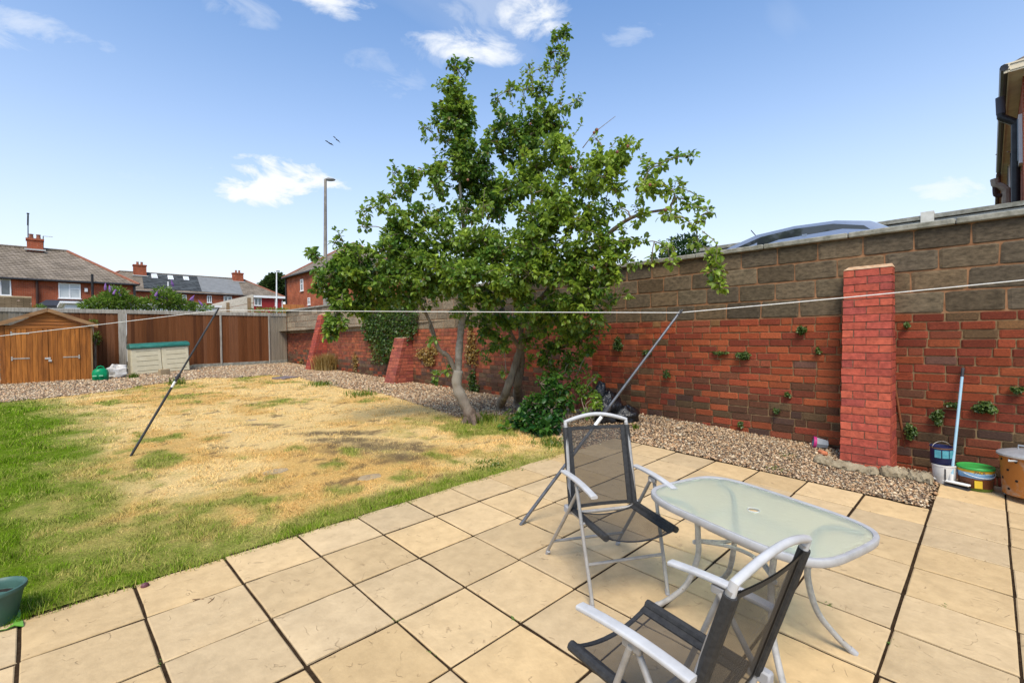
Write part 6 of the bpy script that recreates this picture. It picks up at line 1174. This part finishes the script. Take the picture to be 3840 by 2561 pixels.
cB = [CD(1079, 737, 20, 7.6, .8, .35), CD(1114, 758, 20, 7.8, .7, .35), CD(1142, 795, 20, 7.8, .6, .4), CD(1114, 825, 14, 7.9, .4, .35), CD(1226, 772, 24, 7.6, .8, .4), CD(1261, 805, 26, 7.5, .8, .4), CD(1296, 755, 28, 7.3, .8, .4), CD(1331, 779, 26, 7.1, .8, .4), CD(1317, 828, 26, 7.3, .8, .35), CD(1268, 849, 22, 7.5, .7, .4), CD(1212, 828, 16, 7.7, .5, .4), CD(1345, 807, 24, 7.1, .7, .4), CD(1250, 735, 28, 7.3, .9, .4), CD(1180, 745, 22, 7.5, .7, .35), CD(1290, 890, 18, 7.4, .5, .4), C8(1300, 520, 105, d1, 1, .4), C8(1250, 610, 105, d1, 1.1, .25), C8(1210, 700, 90, d1, 1.1, .15), C8(1110, 570, 75, d1, 1, .2), C8(1050, 660, 70, d1, .9, .25), C8(1120, 740, 90, d1+.2, 1, .12), C8(1280, 420, 70, d1, .5, .5), C8(1200, 400, 60, d1, .32, .55), C8(1230, 310, 45, d1, .3, .6), C8(1120, 400, 40, d1, .18, .5), C8(1055, 440, 38, d1, .35, .3), C8(1310, 290, 40, d1, .3, .45), C8(1395, 290, 42, d1, .55, .4), C8(1350, 200, 36, d1, .25, .3), C8(1370, 120, 30, d1, .22, .25), C8(1418, 110, 34, d1, .25, .2), C8(1410, 210, 32, d1, .3, .3), C8(1380, 500, 60, d1, .7, .4), C8(1470, 450, 36, d1, .35, .2), C8(1400, 590, 45, d1, .6, .4),
      C8(1370, 700, 105, 6.6, 1, .6), C8(1260, 800, 105, 6.7, 1, .55), C8(1180, 880, 100, 6.8, 1, .3), C8(1440, 800, 95, 6.4, .9, .65), C8(1600, 790, 105, 6.1, .95, .75), C8(1720, 730, 75, 6.0, .9, .75), C8(1660, 880, 90, 6.0, .85, .7), C8(1330, 920, 120, 6.5, 1, .55), C8(1500, 920, 110, 6.3, .85, .65), C8(1570, 650, 36, 6.2, .3, .45), C8(1840, 820, 62, 5.8, .7, .6), C8(1900, 790, 36, 5.8, .45, .4), C8(1990, 745, 34, 5.7, .45, .3), C8(2060, 745, 28, 5.7, .5, .25), C8(1860, 930, 78, 5.7, .75, .65), C8(1970, 920, 70, 5.6, .6, .55), C8(2060, 980, 62, 5.6, .65, .55), C8(2140, 1035, 40, 5.5, .5, .5), C8(1960, 1050, 72, 5.6, .6, .6), C8(2070, 1100, 60, 5.5, .6, .6), C8(1800, 1060, 70, 5.8, .6, .6), C8(1700, 1010, 62, 6.0, .55, .65),
      C8(1250, 1050, 130, 6.4, 1, .5), C8(1410, 1080, 130, 6.3, 1, .5), C8(1560, 1080, 110, 6.2, .85, .55), C8(1250, 1220, 150, 6.3, 1.05, .45), C8(1430, 1250, 140, 6.3, 1.05, .45), C8(1590, 1230, 110, 6.2, .9, .5), C8(1700, 1180, 80, 6.0, .7, .55), C8(1800, 1190, 55, 5.9, .5, .55), C8(1940, 1210, 50, 5.7, .6, .6), C8(1960, 1290, 34, 5.6, .6, .65), C8(2100, 1190, 45, 5.5, .6, .6), C8(2175, 1260, 42, 5.4, .8, .6), C8(2190, 1340, 42, 5.4, .95, .65), C8(2200, 1400, 30, 5.4, .9, .65), C8(1860, 1290, 34, 5.8, .45, .55), C8(1740, 1290, 60, 6.0, .6, .6), C8(1640, 1340, 80, 6.1, .8, .55),
      C2(1500, 280, 190, 6.5, 1.1, .42), C2(1720, 280, 190, 6.5, 1.1, .42), C2(1930, 280, 180, 6.5, 1.05, .4), C2(2120, 300, 170, 6.4, 1, .5), C2(2280, 350, 120, 6.3, .9, .5), C2(1640, 460, 120, 6.8, .9, .35), C2(1850, 440, 120, 6.7, .9, .35), C2(2050, 480, 110, 6.6, .8, .4), C2(2230, 500, 110, 6.4, .8, .5), C2(2340, 520, 70, 6.3, .7, .55), C2(1620, 680, 85, 7.4, .8, .4), C2(1730, 760, 75, 7.4, .75, .4), C2(1600, 800, 50, 7.5, .5, .4), C2(2000, 660, 80, 7.0, .6, .4), C2(2100, 600, 70, 6.8, .6, .4), C2(1960, 800, 60, 7.3, .5, .35), C2(1560, 600, 70, 7.3, .7, .35), C2(2420, 420, 60, 6.2, .6, .6), C2(2400, 300, 110, 6.2, .9, .55), C2(2480, 180, 110, 6.1, .8, .6), C2(2300, 180, 150, 6.3, 1, .5), C2(2550, 300, 70, 6.1, .7, .6), C2(2620, 420, 50, 6.2, .5, .6), C2(2420, 560, 70, 6.4, .8, .5), C2(2250, 560, 120, 6.6, 1, .45), C2(2080, 560, 110, 6.8, .9, .4), C2(1950, 560, 90, 7.0, .8, .35), C2(2350, 460, 110, 6.4, 1, .5), C2(2500, 460, 70, 6.3, .7, .55), C2(2330, 700, 80, 6.8, .7, .4), C2(2450, 640, 50, 6.6, .5, .5), C2(1700, 600, 90, 7.3, .8, .35), C2(2150, 700, 80, 6.8, .6, .45), C2(2300, 620, 70, 6.6, .6, .5), C2(1400, 520, 60, 7.2, .6, .35), C2(1480, 470, 80, 7.0, .8, .35), C2(1820, 620, 90, 7.2, .7, .35), C2(1760, 980, 45, 7.3, .4, .45), C2(2200, 780, 60, 7.2, .5, .4)]
cB = [(x, y, r, D, min(1.0, dn*1.08) if dn > .33 else dn, h) for (x, y, r, D, dn, h) in cB]
crown(tB, cB, [la_, lb3, lc_, atd(1135, 600, DB-.3), atd(1290, 635, 6.9), atd(1370, 560, 6.4), atd(1450, 500, 6.0), atd(1540, 480, 5.7), atd(1215, 560, DB-.1), atd(1225, 400, DB-.1)], 9, (DK, LT), .078, 700)
M_plum = mat('ripening_plum', (.15, .05, .05), (.26, .10, .05), rough=.45, scale=20, bump=0)
for (x, y, D) in ((1560, 620, 6.2), (1575, 605, 6.2), (1680, 720, 5.95), (1735, 690, 5.95), (1440, 800, 6.3), (1850, 890, 5.6), (1230, 575, 7.2), (1930, 1020, 5.55), (1560, 1320, 6.1), (905, 865, 6.8)):
    q = B(); c = atd(*z8(x, y), D-.25); q.lathe(c, [(.003, -.02), (.015, -.013), (.019, 0), (.014, .014), (.003, .02)], 8); q.build('plum', M_plum, tB if x > 1100 else tA, smooth='full')
q = B(); q.tube([atd(*z8(1500, 700), 6.3), atd(*z8(1560, 620), 6.2), atd(*z8(1670, 535), 6.15)], [.007, .005, .003], 5); q.build('bare_twig', M_twigm, tB)

def shoots(parent, L_, seed, cols, leafL=.066):
    """upright young shoots: a thin stem with leaves set alternately along it"""
    rg = np.random.default_rng(seed); st = B(); P = []; D = []; H = []
    for (x0, y0, x1, y1, Dp, hue) in L_:
        a = atd(*z8(x0, y0), Dp); c = atd(*z8(x1, y1), Dp-.1); m_ = a.lerp(c, .5)+Vector((rg.normal(0, .03), rg.normal(0, .03), .02)); pts = bez([a, m_, c], 6); st.tube(pts, [.006-.0035*i/(len(pts)-1) for i in range(len(pts))], 4)
        n = int((c-a).length/.022); t0 = (c-a).normalized()
        for i in range(n):
            u = (i+.5)/n; p = pts[min(int(u*(len(pts)-1)), len(pts)-1)].lerp(pts[min(int(u*(len(pts)-1))+1, len(pts)-1)], u*(len(pts)-1) % 1); an = i*2.4+rg.normal(0, .4); sdv = Vector((math.cos(an), math.sin(an), 0)); P.append(p); D.append(t0*.5+sdv*.8+Vector((0, 0, rg.uniform(-.3, .3)))); H.append(hue)
    n = len(P); h = np.clip(np.array(H)+rg.normal(0, .15, n), 0, 1)[:, None]; col = (np.array(cols[0])*(1-h)+np.array(cols[1])*h)*rg.uniform(.75, 1.25, n)[:, None]; Ls = leafL*rg.uniform(.6, 1.15, n)
    V, F, C = leaf_arrays(np.array(P), np.array([tuple(d) for d in D]), Ls, Ls*.62, col, rg); raw_mesh('shoot_leaves', V, F, M_leaf, parent, C); tag(st.build('shoots', M_twigm, parent), kind='stuff')
shoots(tB, [(1300, 480, 1420, 50, d1, .3), (1290, 470, 1360, 80, d1, .35), (1270, 450, 1320, 165, d1, .45), (1235, 430, 1238, 245, d1, .6), (1195, 430, 1182, 285, d1, .6), (1140, 490, 1112, 355, d1, .55), (1060, 520, 1050, 398, d1, .3), (1385, 470, 1415, 190, d1, .35), (1400, 510, 1505, 412, d1, .25), (1300, 430, 1275, 270, d1, .5), (1330, 430, 1380, 240, d1, .45), (1830, 800, 2065, 735, 5.7, .35), (1800, 760, 1835, 725, 5.8, .4), (2080, 1000, 2165, 1040, 5.5, .5), (2000, 900, 2045, 880, 5.6, .5), (2120, 1130, 2190, 1290, 5.4, .6), (1640, 700, 1670, 650, 6.1, .6), (1450, 640, 1500, 560, 6.4, .5), (1990, 900, 2110, 960, 5.6, .5), (2180, 1300, 2215, 1420, 5.4, .6), (1960, 1200, 1965, 1300, 5.6, .6)], 301, (DK, LT))
shoots(tA, [(830, 340, 838, 222, d0, .25), (890, 350, 912, 232, d0, .2), (860, 340, 880, 270, d0, .3), (790, 350, 762, 335, d0, .3), (720, 620, 655, 565, d0, .3), (560, 860, 508, 762, d0-.4, .3), (600, 850, 620, 800, d0-.3, .3), (420, 1010, 325, 1030, d0-.5, .3), (390, 1080, 335, 1120, d0-.5, .3), (260, 1210, 200, 1110, d0-.6, .3), (130, 1265, 72, 1240, d0-.6, .25), (210, 1200, 265, 1120, d0-.6, .3), (980, 1060, 992, 915, d0-.9, .6), (500, 960, 462, 930, d0-.4, .3), (750, 800, 735, 700, d0, .3)], 302, (DK, LT))
# --- understorey
def bush(name, lb, cat, clumps, anchor, cols, leafL, per, seed, group=None, hang=0.):
    t = thing(name, lb, cat, anchor, group=group); crown(t, clumps, [Vector(anchor)+Vector((0, 0, .08))], seed, cols, leafL, per, 'foliage', 'stems', M_twigm, hang); return t
def CD(x, y, r, D, dn=1., h=.3): return (x, y, r, D, dn, h)
gb = g(1235, 1000); Db = gb.x*sw+gb.y*cw
bush('leafy_shrub', 'dark green broad-leaved shrub at the foot of the twin-stemmed tree', 'shrub', [CD(1230, 965, 34, Db+.15, 1.5, .15), CD(1265, 940, 34, Db+.2, 1.4, .2), CD(1275, 895, 30, Db+.3, 1.2, .45), CD(1225, 925, 30, Db+.3, 1.2, .35), CD(1200, 970, 26, Db+.2, 1.1, .2), CD(1280, 975, 26, Db+.1, 1.3, .15), CD(1245, 985, 28, Db, 1.4, .12), CD(1300, 930, 24, Db+.3, .8, .4), CD(1240, 880, 22, Db+.35, .6, .6), CD(1165, 985, 14, Db+.3, .6, .7)], gb, ((.022, .095, .02), (.13, .27, .03)), .095, 460, 21)
gb = g(1345, 935); 
bush('leafy_shrub', 'loose light green shrub climbing the wall between the tree and the refuse bag', 'shrub', [CD(1340, 900, 26, 7.0, .8, .5), CD(1365, 870, 22, 6.9, .45, .5), CD(1330, 850, 26, 7.1, .6, .4), CD(1350, 800, 26, 7.1, .6, .35), CD(1345, 760, 30, 7.1, .7, .35), CD(1300, 780, 30, 7.3, .6, .3), CD(1375, 775, 22, 7.0, .45, .4), CD(1310, 830, 24, 7.3, .5, .3), CD(1360, 915, 20, 6.7, .8, .6), CD(1345, 950, 14, 6.7, .5, .5), CD(1280, 850, 24, 7.4, .5, .3), CD(1385, 735, 22, 6.9, .6, .45), CD(1320, 740, 30, 7.2, .8, .3), CD(1270, 800, 30, 7.5, .7, .25), CD(1340, 690, 34, 7.0, .8, .35), CD(1400, 690, 24, 6.8, .6, .45), CD(1250, 840, 24, 7.6, .6, .25), CD(1320, 880, 24, 7.2, .7, .35)], gb, (DK, (.24, .38, .04)), .07, 560, 23)
gb = g(1170, 965); bush('leafy_shrub', 'low dark tangle of stems and leaves beside the twin tree stems', 'shrub', [CD(1165, 955, 16, 7.3, 1, .2), CD(1180, 975, 16, 7.2, 1, .15), CD(1195, 950, 16, 7.4, 1, .15)], gb, (DK, LT), .05, 420, 24)
# ivy hanging over the wall top by the second buttress
def ivy(lb, px, py, w, h, n, cols, seed, name='wall_ivy', cat='ivy', L=.05, off=.05, shape=None, stems=True):
    rg = np.random.default_rng(seed); c = onwall(px, py, .0); t = thing(name, lb, cat, onwall(px, py+h, .0)); P = []; D = []
    a = onwall(px-w, py, 0); b_ = onwall(px+w, py, 0); hs = abs(a.y-b_.y)/2; hz = (onwall(px, py-h, 0).z-c.z)
    while len(P) < n:
        u, v = rg.uniform(-1, 1), rg.uniform(-1, 1)
        if shape is None: ok = u*u+v*v < (.30+.75*abs(math.sin(1.5*math.atan2(v, u)+seed)))*rg.uniform(.5, 1.1)
        else: ok = shape(u, v, rg)
        if ok:
            th = off*(1-.6*(u*u+v*v)/2); P.append(wp(c.y-u*hs, .008+abs(rg.normal(0, th)), c.z+v*hz)); D.append((-.55+rg.normal(0, .3), rg.normal(0, .5), -.45+rg.normal(0, .4)))
    n_ = len(P); Ls = L*rg.uniform(.6, 1.2, n_); h_ = rg.random(n_)[:, None]; col = (np.array(cols[0])*(1-h_)+np.array(cols[1])*h_)*rg.uniform(.7, 1.25, n_)[:, None]
    V, F, C = leaf_arrays(np.array(P), np.array(D), Ls, Ls*.85, col, rg); raw_mesh('leaves', V, F, M_leaf, t, C)
    if not stems: return t
    q = B()
    for k in range(max(2, n//250)):
        u = rg.uniform(-.6, .6); y_ = c.y-u*hs; q.tube([wp(y_, .012, c.z-hz*.95), wp(y_+rg.normal(0, .05), .014, c.z-hz*.2), wp(y_+rg.normal(0, .1), .014, c.z+hz*.6)], [.004, .006, .004], 4)
    q.build('stems', M_twigm, t); return t
IVD = ((.03, .075, .012), (.12, .20, .03)); IVG = ((.05, .10, .02), (.16, .24, .06)); DRY = ((.30, .19, .05), (.46, .31, .09))
ivy('thick curtain of ivy hanging down the wall over the second buttress', 897, 760, 62, 75, 3600, IVD, 41, off=.12, L=.075, shape=lambda u, v, r: v > -.95+.9*abs(u-.15)**1.3+.25*math.sin(u*9)+r.uniform(-.1, .1)*0 and abs(u) < .98)
ivy('pale trailing ivy end beside the second buttress', 868, 800, 26, 36, 500, ((.09, .12, .02), (.22, .25, .05)), 42, off=.05, L=.06, shape=lambda u, v, r: abs(u) < .35+.5*(v+1)/2)
ivy('sprig of green ivy low on the wall behind the forked trunk', 1090, 885, 12, 38, 420, IVD, 43, L=.05)
DRYL = [('wide patch of dried brown creeper on the wall right of the second buttress', 985, 815, 26, 26, 420), ('withered brown stem on the wall between the two far buttresses', 818, 830, 6, 28, 140), ('dry yellowed creeper on the wall behind the forked trunk', 1085, 800, 16, 50, 330), ('brown withered tuft behind the farthest buttress', 693, 838, 6, 16, 120)]
for i, (lb, px, py, w, h, n) in enumerate(DRYL): ivy(lb, px, py, w, h, n, DRY, 60+i, 'dry_creeper', 'creeper', .06, .03)
# straw clump leaning on the wall by the far buttress
def grass_clump(lb, px, py, hgt, wid, n, cols, seed, out=.0):
    rg = np.random.default_rng(seed); c = g(px, py); V = []; F = []; C = []
    for i in range(n):
        x, y = c.x+rg.normal(0, wid), c.y+rg.normal(0, wid); z = GZ(x, y)-.02; h = hgt*rg.uniform(.4, 1.05); a = rg.uniform(0, 6.28); ln = rg.uniform(.05, .75)*h; w = rg.uniform(.006, .012); dx, dy = math.cos(a), math.sin(a); b_ = len(V)
        V += [(x-dy*w, y+dx*w, z), (x+dy*w, y-dx*w, z), (x+dx*ln*.4-dy*w*.8, y+dy*ln*.4+dx*w*.8, z+h*.65), (x+dx*ln*.4+dy*w*.8, y+dy*ln*.4-dx*w*.8, z+h*.65), (x+dx*ln, y+dy*ln, z+h)]; F += [(b_, b_+1, b_+3), (b_, b_+3, b_+2), (b_+2, b_+3, b_+4)]; k = rg.random(); col = (np.array(cols[0])*(1-k)+np.array(cols[1])*k)*rg.uniform(.7, 1.2); C += [col]*5
    t = thing('grass_tuft', lb, 'grass tuft', c, group=None); tag(raw_mesh('blades', V, F, M_leaf, t, np.array(C)), kind='stuff'); return t
grass_clump('tall straw-coloured dead grass clump against the wall beside the far buttress', 752, 850, .62, .17, 1100, ((.34, .22, .06), (.56, .40, .14)), 71)
for i, (lb, px, py, h, w, n) in enumerate((('green grass tuft at the gravel edge left of the forked trunk', 830, 908, .16, .18, 160), ('green grass tuft on the far lawn edge nearest the far buttress', 735, 885, .16, .18, 160), ('green weed tuft in front of the storage box', 405, 882, .22, .1, 120), ('green weed clump at the left foot of the storage box', 306, 868, .2, .06, 90), ('green tuft in gravel before the near buttress', 1810, 1048, .05, .05, 70), ('small green tuft in gravel near the patio edge by the table', 1780, 1078, .05, .05, 70), ('green grass tuft on the patio corner behind the far chair', 1275, 1020, .08, .12, 260), ('green grass at the foot of the forked trunk', 1105, 968, .18, .12, 240), ('tall green grass tuft on the lawn edge above the patio middle', 1130, 1066, .055, .12, 300), ('green seedling at the wall foot beside the refuse bag', 1458, 984, .1, .02, 50))): grass_clump(lb, px, py, h, w, n, ((.10, .17, .012), (.24, .32, .04)), 80+i)
# small wall plants in the brick joints
WPL = [('bushy wall plant high on the brick left of the second clothes prop', 1421, 790, 11, 17, 230), ('pair of leafy wall plants in the middle of the near brickwork', 1708, 815, 18, 8, 200), ('leafy wall plant just left of the near buttress, high on the brick', 1842, 757, 10, 10, 120), ('trailing wall plant right of the broom handle', 2262, 934, 27, 14, 320), ('round wall plant left of the broom handle', 2153, 955, 14, 18, 260), ('wall plant low down beside the rusty rod', 2092, 988, 13, 18, 200), ('small wall plant in the brick right of the second clothes prop', 1487, 808, 12, 5, 60), ('tiny wall plant low on the brick left of the near buttress', 1703, 973, 5, 7, 50), ('tiny wall plant at mid height left of the near buttress', 1785, 941, 6, 6, 50), ('small wall plant below the middle of the near brickwork', 1533, 858, 8, 10, 70), ('leafy sprig behind the broom handle', 2190, 927, 20, 5, 90), ('sprig at the right frame edge above the incinerator', 2335, 893, 14, 8, 110), ('tiny sprig near the buttress edge at mid height', 1880, 805, 5, 8, 50), ('tiny wall sprig right of the near buttress, near the block line', 2083, 745, 6, 6, 40), ('pale trailing wall weed in a joint of the near brickwork', 1655, 809, 22, 3, 80), ('sprig low on the brick beside the near buttress', 1810, 905, 6, 5, 40)]
for i, (lb, px, py, w, h, n) in enumerate(WPL): ivy(lb, px, py, w*1.05, h*1.1, int(n*1.7), IVG, 100+i, 'wall_plant', 'wall plant', .030, .028, stems=False)
# --- shrubs and trees beyond the garden
def far_bush(name, lb, cat, blobs, base, cols, leafL, seed, flowers=0, trunkh=0., slim=.3):
    rg = np.random.default_rng(seed); t = thing(name, lb, cat, base); P = []; D = []; S_ = []
    for (c, r, n) in blobs:
        v = rg.normal(0, 1, (n, 3)); v /= np.linalg.norm(v, axis=1, keepdims=True); rr = rg.uniform(.35, 1.08, n)**.6; p = np.array(c)+v*rr[:, None]*np.array(r); P.append(p); D.append(v+rg.normal(0, .5, (n, 3))+np.array([0, 0, .35])); S_.append(np.full(n, 1.))
    P = np.concatenate(P); D = np.concatenate(D); n = len(P); Ls = leafL*rg.uniform(.6, 1.3, n); h = np.clip(rg.normal(.5, .28, n), 0, 1)[:, None]; col = (np.array(cols[0])*(1-h)+np.array(cols[1])*h)*rg.uniform(.65, 1.2, n)[:, None]
    V, F, C = leaf_arrays(P, D, Ls, Ls*slim, col, rg); raw_mesh('crown' if trunkh else 'foliage', V, F, M_leaf, t, C)
    q = B()
    for (c, r, _) in blobs: q.tube([Vector(base), Vector(base).lerp(Vector(c), .5)+Vector((rg.normal(0, .1), 0, 0)), Vector(c)], [.05+trunkh*.03, .03+trunkh*.015, .012], 5)
    q.build('trunk' if trunkh else 'stems', M_bark2, t)
    if flowers:
        for i in range(flowers):
            k = rg.integers(len(P)); p = Vector(P[k])+Vector((0, -.05, rg.uniform(.05, .3))); q = B(); d = Vector((rg.normal(0, .5), rg.normal(0, .3), 1)).normalized(); q.tube([p, p+d*.1, p+d*.26], [.035, .045, .008], 6); q.build('flower_spike', bpy.data.materials['purple_flower'], t)
mat('purple_flower', (.16, .07, .24), (.26, .13, .36), rough=.8, scale=30, bump=.3)
def bl(px, py, Y, rpx, rpy, n): c = aty(px, py, Y); k = (c.x*sw+c.y*cw)*K/FPX; return (tuple(c), (rpx*k*1.0, rpx*k*.8, rpy*k), n)
BUD = ((.10, .19, .02), (.27, .40, .06))
a = aty(275, 720, 22.5); far_bush('buddleia', 'bright green buddleia growing over the fence, left of the two', 'shrub', [bl(265, 690, 22.5, 34, 17, 900), bl(235, 698, 22.3, 30, 12, 500), bl(300, 697, 22.5, 30, 13, 500), bl(205, 702, 22.3, 18, 8, 200), bl(268, 674, 22.5, 18, 14, 260)], (a.x, 22.5, .8), BUD, .15, 200, 5)
a = aty(380, 720, 22.5); far_bush('buddleia', 'purple-flowered buddleia growing over the fence, right of the two', 'shrub', [bl(385, 690, 22.5, 30, 18, 800), bl(350, 698, 22.6, 30, 12, 500), bl(420, 702, 22.5, 26, 9, 400), bl(455, 706, 22.5, 30, 6, 260), bl(375, 674, 22.5, 20, 14, 260)], (a.x, 22.5, .8), BUD, .15, 201, 12)
a = aty(600, 720, 20.6); far_bush('fence_creeper', 'low green creeper spilling over the fence corner beside the wall', 'creeper', [bl(610, 713, 20.6, 40, 4, 300), bl(650, 714, 20.5, 12, 5, 160)], (a.x, 20.6, .7), BUD, .09, 202)
a = aty(95, 710, 20.5); far_bush('fence_creeper', 'small green sprig poking over the fence left of the shed ridge', 'creeper', [bl(92, 712, 20.45, 7, 12, 160)], (a.x, 20.45, .7), BUD, .09, 203)
a = aty(215, 770, 20.22); far_bush('fence_creeper', 'green sprig hanging between shed and fence', 'creeper', [bl(222, 777, 20.2, 6, 14, 160), bl(212, 740, 20.2, 8, 4, 60)], (a.x, 20.22, .7), BUD, .08, 204)
a = atd(632, 660, 100); far_bush('distant_tree', 'round dark green tree far away between the terrace and the brick house', 'tree', [bl(636, 655, 82, 22, 22, 1500), bl(618, 662, 82, 18, 16, 900), bl(652, 665, 82, 16, 18, 800), bl(600, 668, 82, 8, 7, 200)], (aty(636, 700, 82).x, 82, 1.6), ((.03, .06, .015), (.09, .14, .04)), .75, 205, trunkh=4, slim=.7)
c = atx(1575, 575, 16); far_bush('conifer', 'dark green conifer top showing above the wall coping right of the fruit tree', 'tree', [(tuple(c+Vector((0, 0, -.1))), (.9, .75, .55), 1600), (tuple(c+Vector((0, .5, -.5))), (.8, .9, .5), 900), (tuple(c+Vector((0, -.4, -.3))), (.5, .4, .45), 500)], (16, c.y, STREET), ((.02, .06, .012), (.06, .12, .03)), .16, 206, trunkh=2, slim=.35)
